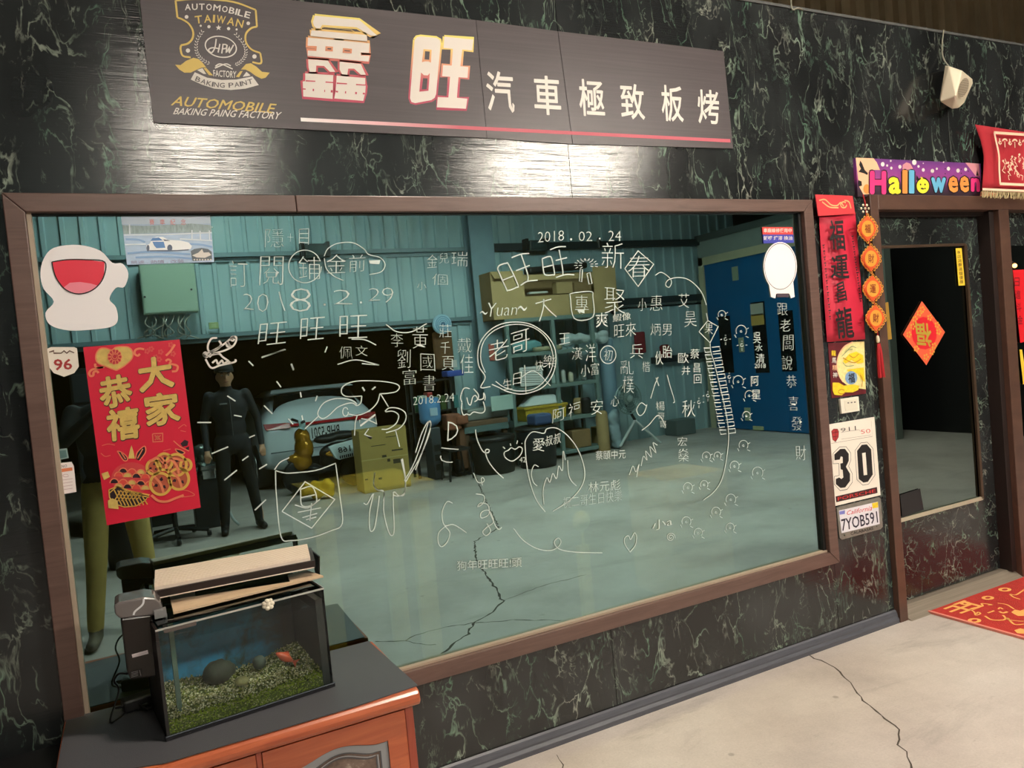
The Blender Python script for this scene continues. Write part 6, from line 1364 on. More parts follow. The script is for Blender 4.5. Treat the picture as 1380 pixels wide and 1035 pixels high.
# big cardboard box with the torn front
bx = thing('big_cardboard_box', 'big torn open cardboard box lying on top of the shelf rack', 'box', (5.4, -6.8, zt))
x0, x1, z0, z1 = RB(663, 832, 363, 428, Yf + .02); z0 = zt + .002
zo0, zo1 = MW(740, 398, Yf).z, MW(740, 377, Yf).z; xo0, xo1 = MW(706, 390, Yf).x, MW(800, 385, Yf).x
Y1, Y0 = Yf + .02, Yf - .45
G().box(x0, x1, Y1 - .012, Y1, z0, zo0).box(x0, xo0, Y1 - .012, Y1, zo0, z1).box(xo1, x1, Y1 - .012, Y1, zo0, z1 + .02).box(xo0, xo1, Y1 - .012, Y1, zo1, z1 - .06).build('front_panel', card, bx)
G().box(x0, x1, Y0, Y0 + .012, z0, z1).box(x0, x0 + .012, Y0, Y1 - .012, z0, z1).box(x1 - .012, x1, Y0, Y1 - .012, z0, z1 + .02).box(x0, x1, Y0, Y1 - .012, z0, z0 + .01).build('side_panel', card_d, bx)
G().prism([(x0, Y1, z1), (x0 + .25, Y1, z1), (x0 + .22, Y1 + .08, z1 - .1), (x0 + .02, Y1 + .08, z1 - .1)], (0, .006, 0)).build('flap', card, bx)
tag(G().obox(((xo0 + xo1) / 2 + .12, Yf - .12, zo0 + .10), (.26, .12, .16)).build('small_carton', card, bevel=.004), 'small tan carton standing inside the torn cardboard box, the left one', 'box')
tag(G().obox(((xo0 + xo1) / 2 + .42, Yf - .12, zo0 + .09), (.28, .12, .15)).build('small_carton', card_d, bevel=.004), 'small brown carton inside the torn cardboard box, the right one', 'box')
for q in ('small_carton', 'small_carton.001'):
    o = bpy.data.objects[q]
    o.location.z = -(zo0 + .02) + z0 + .012 + 0.0
    o.location.z = 0
g = G(); g.box(xo0, xo1, Y0 + .02, Y1 - .02, zo0 - .02, zo0 + .0); g.build('inner_shelf', card_d, bx)
tag(G().obox((xo0 + .22, Yf - .03, zo0 + .045), (.28, .1, .03), .1, 0, 0).build('paper_bundle', mat('paper_pale', (196, 196, 186), .6), bevel=.01), 'pale folded paper bundle at the opening of the torn box', 'paper')
tag(G().obox(((xo0 + xo1) / 2 + .1, Yf - .22, z1 + .04), (.95, .2, .09), 0, 0, -.05).build('black_bundle', dk, bevel=.03), 'long black wrapped bundle lying on the big cardboard box', 'bundle')
def item(nm, lab, catg, l, r, t, b, Y, dep, m_, base=None, bev=.01, group=None):
    x0, x1, z0, z1 = RB(l, r, t, b, Y)
    if base is not None: z1 = base + (z1 - z0); z0 = base
    return tag(G().box(x0, x1, Y - dep, Y, max(.003, z0), z1).build(nm, m_, bevel=bev), lab, catg, group)
def can(nm, lab, catg, l, r, t, b, Y, m_, base=None, top=None, n=18):
    x0, x1, z0, z1 = RB(l, r, t, b, Y); rr = (x1 - x0) / 2
    if base is not None: z1 = base + z1 - z0; z0 = base
    th_ = thing(nm, lab, catg, ((x0 + x1) / 2, Y - rr, max(.003, z0)))
    G().lathe(((x0 + x1) / 2, Y - rr, max(.003, z0)), [(rr * .94, 0), (rr, .02), (rr, z1 - z0 - .02), (rr * .95, z1 - z0)], n).build('body', m_, th_, True)
    G().lathe(((x0 + x1) / 2, Y - rr, z1), [(rr * .8, 0), (rr * .75, .015), (.01, .018)], n).build('cap', top or m_, th_)
    return th_
# second deck: gas bottle lying, tape rolls, plastic bag
gbm = mat('bottle_teal', (120, 176, 180), .3)
gb = thing('lying_gas_bottle', 'pale teal gas bottle lying on the upper deck of the rack', 'bottle', MW(718, 470, Yf)); z = on_rack(1) + .085; x = MW(705, 463, Yf).x
G().lathe((x, Yf - .33, z), [(.02, 0), (.07, .02), (.085, .08), (.085, .36), (.05, .43), (.03, .45)], 18, 'X').build('body', gbm, gb, True)
G().lathe((x, Yf - .33, z), [(.03, .45), (.035, .46), (.035, .49), (.02, .5)], 12, 'X').build('valve', dk, gb)
for i, (px, lab) in enumerate(((735, 'beige masking tape roll beside the teal bottle on the rack'), (752, 'beige masking tape roll left of the plastic bag on the rack'))):
    x = MW(px, 468, Yf).x; tr_ = thing('tape_roll', lab, 'tape', (x, Yf - .12, on_rack(1)), 'tape rolls on the rack'); G().lathe((x, Yf - .12, on_rack(1)), [(.10, 0), (.12, .004), (.12, .06), (.10, .064)], 20).build('tape', mat('tape_beige', (168, 162, 132), .5), tr_, True); G().lathe((x, Yf - .12, on_rack(1) + .064), [(.05, 0), (.05, .003)], 16).build('core', dk, tr_)
rnd = random.Random(31); g = G(); bxm = MW(795, 458, Yf).x
for i in range(26): g.ball((bxm + rnd.uniform(-.3, .3), Yf - .12 + rnd.uniform(-.06, .06), on_rack(1) + .07 + rnd.uniform(0, .10)), (rnd.uniform(.05, .1), .06, rnd.uniform(.04, .07)), 8, 6)
o = tag(g.build('plastic_bag', mat('bag_pale', (190, 206, 208), .3, bump=.6, bscale=30), None, False), 'crumpled pale plastic bag heaped on the right of the rack deck', 'bag')
rm = o.modifiers.new('r', 'REMESH'); rm.mode = 'VOXEL'; rm.voxel_size = .016
# papers hanging
hp_ = thing('paper_sheet', 'white printed sheet hanging on the rack left post', 'paper', MW(716, 520, Yf)); rbox(G(), 701, 732, 494, 520, Yf + .04, .004).build('sheet', mat('paper_white', (226, 232, 230), .6), hp_)
g = G()
for i in range(7): 
    a, b = MW(704, 498 + i * 3, Yf + .0415), MW(729, 497.5 + i * 3, Yf + .0415); g.ribbon([a, b], .007, (0, 1, 0))
g.build('print_lines', mat('print_mid_grey'), hp_)
cups = [(735, 742, 503, 512, 'small teal tin on the third deck beside the hanging sheet', (120, 160, 160)), (746, 756, 503, 516, 'pale cup in the middle of the third deck', (190, 212, 208)), (758, 763, 492, 508, 'narrow white bottle on the third deck right of the pale cup', (200, 206, 200)), (768, 774, 498, 510, 'cream tin standing on the third deck left of the middle post', (206, 204, 180)), (786, 792, 500, 510, 'small grey tin right of the middle post of the rack', (120, 130, 128))]
for l, r, t, b, lab, c_ in cups: can('tin', lab, 'tin', l, r, t, b, Yf, mat('tin%d' % l, c_, .4), on_rack(2), n=12)
# yellow crate with a white cover
yc = thing('yellow_crate', 'yellow plastic crate on the lower deck of the rack', 'crate', MW(735, 568, Yf)); x0, x1, z0, z1 = RB(708, 765, 548, 568, Yf + .02); z0 = on_rack(3) - .0
yl2 = mat('crate_yellow', (196, 166, 54), .45, var=.15, scale=30)
G().prism([(x0 + .02, Yf + .02, z0), (x1 - .02, Yf + .02, z0), (x1, Yf + .02, z0 + .19), (x0, Yf + .02, z0 + .19)], (0, -.34, 0)).build('body', yl2, yc, bevel=.01)
G().box(x0 - .015, x1 + .015, Yf - .335, Yf + .035, z0 + .16, z0 + .195).build('rim', yl2, yc, bevel=.006)
g = G(); nn = 10; zz = z0 + .2
g.prism([(x0 + .01, Yf + .0, zz), (x1 - .01, Yf + .0, zz), (x1 - .14, Yf - .06, zz + .13), (x0 + .2, Yf - .06, zz + .14)], (0, -.22, 0)); tag(g.build('white_wrapped_parcel', mat('wrap_white', (224, 234, 234), .4, bump=.5, bscale=25), bevel=.02), 'white wrapped parcel heaped in the yellow crate', 'parcel')
can('cardboard_tube', 'brown cardboard tube standing on the lower deck behind the yellow crate', 'tube', 776, 787, 528, 548, Yf - .1, card, on_rack(3))
can('paint_drum', 'short dark paint tin right of the brown tube on the rack', 'tin', 788, 800, 540, 560, Yf, dk, on_rack(3))
item('cardboard_box', 'brown cardboard box standing on the rack bottom deck', 'box', 772, 797, 580, 604, Yf, .3, card_d, on_rack(4))
item('cardboard_box', 'tan cardboard box on the floor beside the rack right post', 'box', 807, 815, 574, 604, -6.74, .2, card, .003)
can('cardboard_tube', 'tall brown cardboard tube standing before the blue grey roll', 'tube', 810, 824, 553, 607, Yf + .12, card, .003)
can('film_roll', 'tall blue grey film roll standing at the right end of the rack', 'roll', 819, 837, 455, 603, -6.68, mat('film_blue_grey', (128, 158, 176), .4), .003, mat('film_cap', (190, 206, 214), .4))
g = G(); rnd = random.Random(17); cc = MW(830, 585, -6.5)
for i in range(18): g.ball((cc.x + rnd.uniform(-.03, .07), -6.56 + rnd.uniform(-.03, .03), rnd.uniform(.07, .5)), (.07, .06, .08), 8, 6)
o = tag(g.build('clear_bag', mat('bag_clearish', (150, 172, 180), .25, bump=.6, bscale=30)), 'crumpled pale plastic bag on the floor left of the pedestal fan', 'bag'); rm = o.modifiers.new('r', 'REMESH'); rm.mode = 'VOXEL'; rm.voxel_size = .02
# pedestal fan
pf = thing('pedestal_fan', 'grey pedestal fan with a round guard and splayed legs by the ribbed wall', 'fan', MW(858, 603, -6.45)); c = MW(847, 537, -6.45); R_ = MW(864, 537, -6.45).x - c.x
fgm = mat('fan_guard', (128, 150, 150), .4, .3); g = G()
for rr in (1, .82, .64, .46, .28): g.tube([c + Vector((R_ * rr * math.cos(i * .2618), .05 * (1 - rr), R_ * rr * math.sin(i * .2618))) for i in range(24)], .006 if rr < 1 else .012, 5, closed=True)
for i in range(28): a = i * 2 * math.pi / 28; g.tube([c + Vector((.05 * math.cos(a), .05, .05 * math.sin(a))), c + Vector((R_ * math.cos(a), 0, R_ * math.sin(a)))], .0035, 4)
g.build('guard', fgm, pf)
bl = mat('fan_blade', (96, 124, 124), .35)
for i in range(4):
    a = i * math.pi / 2 + .4; u = Vector((math.cos(a), 0, math.sin(a))); w_ = Vector((-math.sin(a), 0, math.cos(a)))
    G().prism([c + u * .04 + Vector((0, -.03, 0)), c + u * R_ * .85 - w_ * .10 + Vector((0, -.05, 0)), c + u * R_ * .88 + w_ * .08 + Vector((0, -.01, 0)), c + u * .05 + w_ * .04 + Vector((0, -.02, 0))], (0, .006, 0)).build('blade', bl, pf)
G().lathe(c, [(.07, -.16), (.09, -.12), (.08, -.03), (.045, .02), (.045, .055)], 16, 'Y').build('motor', mat('fan_motor', (160, 178, 176), .4), pf, True)
jt = MW(856, 566, -6.5); G().cyl(c + Vector((0, -.1, -.06)), jt, .02, 8).build('pole', dk, pf)
for px, py in ((836, 602), (891, 597)): G().tube([jt, MW(px, py, -6.4)], .018, 6).build('leg', mat('fan_leg_pale', (196, 202, 200), .4), pf)
for dx in (.05,): G().tube([jt, Vector((jt.x + .1, -6.95, .015))], .018, 6).build('leg', MATS['fan_leg_pale'], pf)
# big tubs on the floor
def tub(lab, l, r, t, b, Y, m_):
    x0, x1, z0, z1 = RB(l, r, t, b, Y); rr = (x1 - x0) / 2; t_ = thing('round_tub', lab, 'tub', ((x0 + x1) / 2, Y - rr, .003), 'tubs on the floor')
    G().lathe(((x0 + x1) / 2, Y - rr, .003), [(rr * .88, 0), (rr * .98, z1 * .9), (rr, z1)], 26).build('body', m_, t_, True)
    G().lathe(((x0 + x1) / 2, Y - rr, z1), [(rr * 1.02, -.02), (rr * 1.04, 0), (rr * 1.0, .03), (rr * .93, .03), (rr * .9, -.05)], 26).build('rim', dk, t_, True)
tub('large black round tub on the floor under the workbench', 650, 706, 592, 632, -6.05, mat('tub_black', (30, 38, 38), .5))
tub('black round tub standing before the rack under the yellow crate', 712, 762, 578, 622, -5.95, mat('tub_blue_black', (26, 34, 42), .5))
item('folded_tarp', 'blue folded tarp stuffed on top of the right black tub', 'tarp', 722, 746, 565, 580, -6.12, .25, mat('tarp_blue', (60, 84, 124), .6), RB(712, 762, 578, 622, -5.95)[3] + .035, .03)
item('white_cloth_pack', 'white cloth pack lying behind the blue tarp', 'cloth', 715, 760, 570, 580, -6.72, .2, mat('cloth_white', (200, 204, 200), .8), None, .02)
# -------- workbench and what stands on and around it
Yw = -6.5
wbn = thing('workbench', 'low brown topped workbench between the steel column and the rack', 'table', MW(665, 640, Yw)); x0, x1, z0, z1 = RB(628, 688, 566, 640, Yw)
G().box(x0, x1, Yw - .5, Yw, z1 - .06, z1).build('top', mat('bench_brown', (112, 86, 66), .6, var=.2), wbn, bevel=.005)
G().box(x0, x1, Yw - .01, Yw + .01, z1 - .14, z1 - .06).build('apron', mat('bench_rail_teal', (96, 120, 120), .5), wbn)
for x in (x0 + .04, x1 - .04):
    for y in (Yw - .05, Yw - .45): G().box(x - .03, x + .03, y - .03, y + .03, .002, z1 - .06).build('leg', mat('bench_leg', (90, 70, 54), .6), wbn)
zb_ = z1 + .002
item('lathe_machine', 'long grey machine lying on the workbench', 'machine', 630, 685, 546, 562, Yw - .1, .25, mat('machine_grey', (132, 140, 136), .4, .3), zb_, .02)
item('towel', 'pale green towel hanging over the rack post above the bench', 'towel', 662, 692, 533, 553, Yw + .02, .02, mat('towel_pale', (176, 200, 192), .9, bump=.5, bscale=60), None, .008)
vs_ = thing('bench_vise', 'rusty orange brown machine head at the left end of the bench', 'machine', MW(618, 568, Yw)); rbox(G(), 603, 622, 558, 580, Yw + .05, .2).build('jaw', mat('rust_brown', (138, 84, 60), .7, var=.3), vs_, bevel=.02); rbox(G(), 616, 632, 560, 572, Yw + .08, .12).build('head', MATS['rust_brown'], vs_, bevel=.02); rbox(G(), 621, 630, 575, 632, Yw, .15).build('stand', mat('rust_stand', (112, 76, 54), .7), vs_, bevel=.01); x_ = MW(625, 632, Yw).x; G().box(x_ - .12, x_ + .12, Yw - .2, Yw + .05, .003, .05).build('base', dk, vs_, bevel=.006); G().box(x_ - .05, x_ + .05, Yw - .14, Yw - .02, .05, .2).build('foot_column', dk, vs_)
st = thing('metal_stand', 'dark four legged stand in front of the workbench', 'stand', MW(617, 645, -6.1)); x0, x1, z0, z1 = RB(606, 636, 604, 645, -6.1)
G().box(x0, x1, -6.4, -6.08, z1 - .03, z1).build('top', dk, st)
for x, y in ((x0 + .02, -6.1), (x1 - .02, -6.1), (x0 + .02, -6.38), (x1 - .02, -6.38)): G().tube([(x, y, z1 - .03), (x + (.03 if x > (x0 + x1) / 2 else -.03), y, .012)], .014, 6).build('leg', dk, st); 
# water jug on its stand
jg = thing('water_dispenser', 'blue water bottle upside down on a dark slim dispenser', 'dispenser', MW(590, 636, -6.5)); x0, x1, z0, z1 = RB(580, 599, 576, 636, -6.5)
G().box(x0 + .03, x1 - .03, -6.78, -6.5, .003, z1).build('body', mat('dispenser_dark', (58, 66, 70), .4), jg, bevel=.01)
c = Vector(((x0 + x1) / 2, -6.64, z1)); G().lathe(c, [(.05, 0), (.13, .07), (.14, .12), (.135, .16), (.14, .2), (.14, .33), (.12, .37), (.02, .385)], 20).build('bottle', mat('bottle_blue', (96, 148, 196), .15), jg, True)
G().obox(c + Vector((0, .145, .2)), (.1, .006, .1)).build('label', mat('bottle_label', (170, 196, 214), .4), jg)
g = G()
for i in range(3): g.box(x0 + .05, x1 - .05, -6.52, -6.49, .12 + i * .12, .2 + i * .12)
g.build('grille', dk, jg)
# clutter shelf left of the column
cs2 = thing('small_rack', 'dark small rack with green and white stock beside the opening', 'shelf', MW(600, 620, -6.95)); x0, x1, z0, z1 = RB(556, 612, 510, 625, -6.85)
for z in (z1 - .02, z1 - .42, .35): G().box(x0, x1, -7.02, -6.80, z - .02, z).build('deck', dk, cs2)
for x in (x0, x1 - .03):
    for y in (-7.02, -6.83): G().box(x, x + .03, y, y + .03, .002, z1).build('post', dk, cs2)
item('blue_carton', 'blue flat carton lying on the small rack top', 'box', 603, 626, 503, 511, -6.80, .2, mat('carton_blue', (56, 84, 168), .5), z1)
xx = x0 + .05; rnd = random.Random(44); labs = ['green oil tin', 'white oil tin', 'red capped tin', 'pale green tin', 'dark green tin', 'grey tin', 'teal tin']
for i, (nm_, c_) in enumerate(zip(('green', 'white', 'red', 'pale green', 'olive', 'grey', 'teal'), ((60, 120, 84), (206, 214, 206), (176, 60, 56), (150, 180, 150), (70, 92, 50), (120, 128, 126), (70, 130, 130)))):
    w_ = .07; o = tag(G().box(xx, xx + w_, -6.98, -6.83, z1 - .42, z1 - .42 + rnd.uniform(.16, .26)).build('oil_tin', mat('oil_tin_' + nm_.replace(' ', '_'), c_, .4), bevel=.008), nm_ + ' rectangular tin on the middle deck of the small dark rack', 'tin', 'tins on the small dark rack'); xx += w_ + .02
x = MW(602, 470, -6.95); item('brown_jacket', 'brown jacket hanging at the edge of the dark opening', 'jacket', 586, 612, 446, 498, -6.98, .08, mat('jacket_brown', (104, 72, 44), .85, var=.3, scale=6), None, .035)
item('white_notice', 'small white card fixed at the right hem of brown jacket', 'card', 610, 616, 485, 495, -6.96, .01, white, None, .001)
# red bundles on the right wall
item('red_apron', 'dark red apron hanging on the ribbed wall behind the fan', 'apron', 857, 871, 447, 476, -7.0, .05, mat('apron_red', (128, 36, 44), .8, var=.3, scale=10), None, .02)
item('red_lantern', 'small dark red lantern hanging right of the red apron', 'lantern', 893, 905, 464, 482, -6.9, .1, mat('lantern_red', (128, 30, 36), .6), None, .04)
item('floor_crate', 'grey metal crate on the floor below the lowest girt', 'crate', 912, 938, 563, 584, -6.75, .3, mat('crate_grey', (100, 112, 110), .5), .003)
p, q = MS(933, 442), MS(945, 481); tag(G().box(SX - .03, SX - .002, min(p.y, q.y), max(p.y, q.y), q.z, p.z).build('brown_poster', mat('poster_brown', (126, 72, 46), .5, var=.5, scale=8), bevel=.002), 'brown orange poster on the grey wall left of the blue door', 'poster')
# white cardboard carton
cbx = thing('tall_carton', 'tall tan carton with printed marks on the floor right of the white car', 'box', MW(518, 662, -6.35)); x0, x1, z0, z1 = RB(487, 551, 577, 658, -6.35)
G().box(x0, x1, -6.68, -6.35, .003, z1).build('body', mat('carton_tan', (168, 144, 78), .75, var=.06), cbx, bevel=.006)
g = G()
for l, r, t, b in ((528, 543, 605, 607), (515, 521, 613, 617), (530, 540, 618, 624), (522, 526, 618, 622), (520, 535, 588, 589), (500, 520, 600, 601), (492, 496, 645, 647), (510, 515, 643, 646)):
    X0, X1, Z0, Z1 = RB(l, r, t, b, -6.349); g.quad([(X0, -6.349, Z0), (X1, -6.349, Z0), (X1, -6.349, Z1), (X0, -6.349, Z1)])
g.build('printed_marks', mat('carton_ink', (66, 56, 34), .6), cbx)
G().box(x0, x1, -6.349, -6.347, z1 * .52, z1 * .535).build('tape', mat('carton_tape', (186, 166, 106), .4), cbx)
# -------- white car parked in the opening
car = thing('white_car', 'white hatchback parked tail first in the dark opening', 'car', (2.26, -9.2, 0))
cw = mat('car_white', (214, 226, 232), .22, coat=.6); cg = mat('car_glass', (14, 18, 20), .06); cr_ = mat('tail_red', (150, 18, 26), .2)
xc, hw0 = 2.26, .80
def section(y, hw_, z0, z1, top, hwt):
    """outline of the body at y, from the left sill over the roof to the right sill"""
    P = [(-hw_ * .92, z0), (-hw_, z0 + .12), (-hw_, z0 + .35), (-hw_ * .97, z1), (-hwt, top - .06), (-hwt * .85, top), (0, top + .02), (hwt * .85, top), (hwt, top - .06), (hw_ * .97, z1), (hw_, z0 + .35), (hw_, z0 + .12), (hw_ * .92, z0)]
    return [Vector((xc + a, y, b)) for a, b in P]
secs = [section(-7.55, .70, .30, .78, .82, .62), section(-7.62, .76, .24, .86, .90, .66), section(-7.80, .79, .22, .90, 1.02, .62), section(-8.15, .80, .20, .90, 1.27, .55), section(-8.8, .81, .2, .88, 1.31, .56), section(-9.6, .81, .2, .86, 1.28, .56), section(-10.2, .80, .2, .84, .96, .6), section(-10.9, .77, .22, .76, .80, .6), section(-11.2, .66, .28, .66, .68, .5)]
g = G(); n = len(secs[0]); g.add([p for s_ in secs for p in s_], [(i * n + j, i * n + j + 1, (i + 1) * n + j + 1, (i + 1) * n + j) for i in range(len(secs) - 1) for j in range(n - 1)] + [tuple(range(n)), tuple((len(secs) - 1) * n + j for j in reversed(range(n)))] + [(i * n, (i + 1) * n, (i + 1) * n + n - 1, i * n + n - 1) for i in range(len(secs) - 1)])
o = g.build('body', cw, car, True); bv = o.modifiers.new('s', 'SUBSURF'); bv.levels = 2; bv.render_levels = 2
def cquad(nm, pts, m_, th=.012, lab=None): return G().prism([Vector(p) for p in pts], (0, th, 0)).build(nm, m_, car, bevel=.004, label=lab)
cquad('rear_window', [(xc - .60, -7.78, .93), (xc + .60, -7.78, .93), (xc + .50, -8.08, 1.22), (xc - .50, -8.08, 1.22)], cg, .03)
cquad('spoiler', [(xc - .56, -8.02, 1.26), (xc + .56, -8.02, 1.26), (xc + .52, -8.12, 1.30), (xc - .52, -8.12, 1.30)], cw, .05)
for s_ in (-1, 1):
    cquad('tail_light', [(xc + s_ * .42, -7.56, .80), (xc + s_ * .72, -7.62, .80), (xc + s_ * .74, -7.66, .88), (xc + s_ * .42, -7.60, .87)], cr_, .03)
    cquad('side_window', [(xc + s_ * .70, -8.1, .93), (xc + s_ * .70, -9.7, .93), (xc + s_ * .6, -9.5, 1.2), (xc + s_ * .6, -8.3, 1.2)], cg, .02)
    for y in (-8.15, -10.4):
        wh = G().lathe((xc + s_ * .72, y, .30), [(.12, -.1), (.28, -.1), (.30, -.06), (.30, .06), (.28, .1), (.12, .1)], 24, 'X').build('wheel', dk, car, True)
        G().lathe((xc + s_ * .80, y, .30), [(.17, -.03), (.18, .03)], 16, 'X').build('rim', chrome, wh)
cquad('tail_strip', [(xc - .42, -7.57, .815), (xc + .42, -7.57, .815), (xc + .42, -7.59, .85), (xc - .42, -7.59, .85)], cr_, .03)
cquad('lower_bumper', [(xc - .45, -7.53, .26), (xc + .45, -7.53, .26), (xc + .52, -7.53, .40), (xc - .52, -7.53, .40)], mat('bumper_dark', (36, 40, 42), .5), .02)
cquad('bumper_line', [(xc - .7, -7.53, .5), (xc + .7, -7.53, .5), (xc + .7, -7.53, .515), (xc - .7, -7.53, .515)], mat('panel_gap', (90, 100, 106), .5), .006)
px0, px1 = MW(420, 583, -7.5).x, MW(458, 583, -7.5).x; pzt, pzb = MW(440, 574, -7.5).z, MW(440, 589, -7.5).z
pl = cquad('plate', [(px0 - .02, -7.51, pzb - .02), (px1 + .02, -7.51, pzb - .02), (px1 + .02, -7.51, pzt + .02), (px0 - .02, -7.51, pzt + .02)], mat('car_plate_white', (220, 228, 230), .3), .012)
g = G(); put_text(g, 'BHP-5201', [(px1, pzt), (px0, pzt), (px0, pzb), (px1, pzb)], lambda a, b: Vector((a, -7.495, b)), .02); g.build('plate_number', black, pl)
# -------- gold scooter with white shield
sc_ = thing('gold_scooter', 'gold and black scooter with a white 168 shield before the white car', 'scooter', (2.1, -7.12, 0))
gold_b = mat('scooter_gold', (196, 140, 40), .2, .5, coat=.6)
xs0 = MW(400, 640, -7.12).x; xs1 = MW(492, 640, -7.12).x
for x in (xs0 + .05, xs1 - .1):
    w = G().lathe((x, -7.12, .22), [(.1, -.05), (.2, -.05), (.22, -.03), (.22, .03), (.2, .05), (.1, .05)], 20, 'Y').build('wheel', dk, sc_, True); G().lathe((x, -7.12, .22), [(.1, -.04), (.1, .04)], 12, 'Y').build('rim', gold_b, w)
def blob(nm, lst, m_, parent, vox=.02, sm=2):
    g = G()
    for (c_, r_) in lst: g.ball(c_, r_, 12, 8)
    o = g.build(nm, m_, parent, True); r = o.modifiers.new('r', 'REMESH'); r.mode = 'VOXEL'; r.voxel_size = vox; r.use_smooth_shade = True; s = o.modifiers.new('s', 'SMOOTH'); s.iterations = sm; s.factor = .5; return o
blob('front_apron', [((xs0 + .11, -7.12, .70), (.10, .15, .12)), ((xs0 + .12, -7.12, .56), (.12, .17, .16)), ((xs0 + .08, -7.12, .40), (.13, .13, .12)), ((xs0 + .04, -7.12, .45), (.14, .09, .06))], gold_b, sc_, .015)
blob('floor_board', [((xs0 + .3, -7.12, .27), (.24, .14, .05)), ((xs0 + .2, -7.12, .3), (.1, .14, .06))], mat('scooter_dark', (30, 30, 32), .4), sc_)
blob('rear_body', [((xs1 - .3, -7.12, .46), (.26, .14, .13)), ((xs1 - .42, -7.12, .36), (.14, .12, .12)), ((xs1 - .12, -7.12, .52), (.14, .12, .09))], MATS['scooter_dark'], sc_)
blob('side_accent', [((xs1 - .32, -6.98, .46), (.2, .03, .05)), ((xs1 - .2, -6.98, .5), (.14, .03, .04))], gold_b, sc_, .012)
blob('seat', [((xs1 - .45, -7.12, .64), (.16, .12, .06)), ((xs1 - .25, -7.12, .66), (.2, .12, .06))], dk, sc_)
G().tube([(xs0 + .06, -7.37, .92), (xs0 + .12, -7.12, .88), (xs0 + .06, -6.65, .92)], .018, 8).build('handlebar', dk, sc_, True)
G().cyl((xs0 + .05, -7.12, .25), (xs0 + .13, -7.12, .9), .03, 10).build('steering_column', dk, sc_)
a_, b_ = MW(407, 572, -7.0), MW(398, 590, -7.0)
G().prism([MW(402, 566, -7.0), MW(412, 570, -7.0), MW(411, 580, -7.0), MW(404, 578, -7.0)], (0, -.02, 0)).build('mirror', mat('mirror_pale', (170, 205, 210), .15), sc_, bevel=.004)
x0, x1, z0, z1 = RB(443, 487, 595, 618, -6.93)
sh_ = G().prism([MW(443, 603, -6.93), MW(450, 600, -6.93), MW(480, 592, -6.93), MW(490, 594, -6.93), MW(494, 606, -6.93), MW(484, 613, -6.93), MW(458, 620, -6.93), MW(452, 618, -6.93)], (0, -.06, 0)).build('white_shield', mat('shield_white', (206, 222, 226), .3), sc_, bevel=.01)
g = G(); q = [MW(472, 600, -6.92), MW(455, 604, -6.92), MW(457, 611, -6.92), MW(473, 608, -6.92)]
put_text(g, '168', [(q[0].x, q[0].z), (q[1].x, q[1].z), (q[2].x, q[2].z), (q[3].x, q[3].z)], lambda a, b: Vector((a, -6.922, b)), .02); g.build('shield_number', black, sh_)
g = G(); rnd = random.Random(2)
for i in range(9): 
    p = MW(459 + i * 2.7, 616 - i * .6, -6.918); g.box(p.x - .008, p.x + .008, -6.922, -6.92, p.z - .02, p.z + .015)
g.build('shield_marks', black, sh_)
# yellow foil bag under it
g = G(); cc = MW(425, 652, -6.5)
for i in range(14): g.ball((cc.x + rnd.uniform(-.14, .16), -6.5 + rnd.uniform(-.06, .06), rnd.uniform(.06, .22)), (.06, .06, .06), 7, 5)
o = tag(g.build('yellow_foil_bag', mat('foil_yellow', (206, 166, 30), .2, .5, bump=.5, bscale=30)), 'shiny crumpled yellow bag on the floor before the scooter', 'bag'); rm = o.modifiers.new('r', 'REMESH'); rm.mode = 'VOXEL'; rm.voxel_size = .018
# -------- office chair, bin, chrome stand, dark partition below the poster
oc = thing('office_chair', 'black office chair on a five star base seen below the red poster', 'chair', MF_ := F(0, 0, 0))
occ = Vector((F(255, 728).x - .1, -F(255, 728).y - .1, 0)); oc.location = occ; ORI[oc.name] = occ
for i in range(5):
    a = i * 2 * math.pi / 5 + .3; e_ = occ + Vector((.3 * math.cos(a), .3 * math.sin(a), .07)); G().tube([occ + Vector((0, 0, .12)), e_], .02, 6).build('base_arm', dk, oc); G().lathe(e_ + Vector((0, 0, -.035)), [(.025, -.02), (.03, 0), (.025, .02)], 12, 'X').build('caster', dk, oc)
G().cyl(occ + Vector((0, 0, .1)), occ + Vector((0, 0, .44)), .025, 10).build('gas_lift', dk, oc)
G().obox(occ + Vector((0, 0, .48)), (.46, .46, .08)).build('seat', mat('chair_black', (20, 20, 22), .6), oc, bevel=.03)
G().obox(occ + Vector((0, -.24, .78)), (.42, .06, .5)).build('backrest', MATS['chair_black'], oc, bevel=.03)
G().box(occ.x - .03, occ.x + .03, occ.y - .26, occ.y - .22, .45, .62).build('back_bracket', dk, oc)
for s_ in (-1, 1): G().tube([occ + Vector((s_ * .24, 0, .48)), occ + Vector((s_ * .27, 0, .68)), occ + Vector((s_ * .27, -.2, .68))], .018, 6).build('armrest', dk, oc)
bn2 = thing('waste_bin', 'tall dark waste bin on the floor left of the office chair', 'bin', Vector((F(178, 762).x, -F(178, 762).y, 0))); bl_ = bn2.location.copy(); ORI[bn2.name] = bl_
G().lathe(bl_, [(.17, .003), (.2, .5)], 20).build('body', mat('bin_black', (16, 18, 20), .5), bn2, True); G().lathe(bl_ + Vector((0, 0, .5)), [(.21, 0), (.21, .03), (.17, .06), (.02, .07)], 20).build('lid', mat('bin_lid', (28, 30, 34), .4), bn2, True)
pw = thing('polishing_machine', 'chrome and steel polishing machine right of the red poster', 'machine', MW(278, 690, -5.9)); xq = MW(276, 640, -5.9).x
G().box(xq - .13, xq + .13, -6.15, -5.85, .002, .55).build('cabinet', mat('machine_dark', (40, 44, 48), .4), pw, bevel=.01)
rbox(G(), 272, 291, 633, 646, -5.84, .02).build('chrome_panel', chrome, pw, bevel=.01)
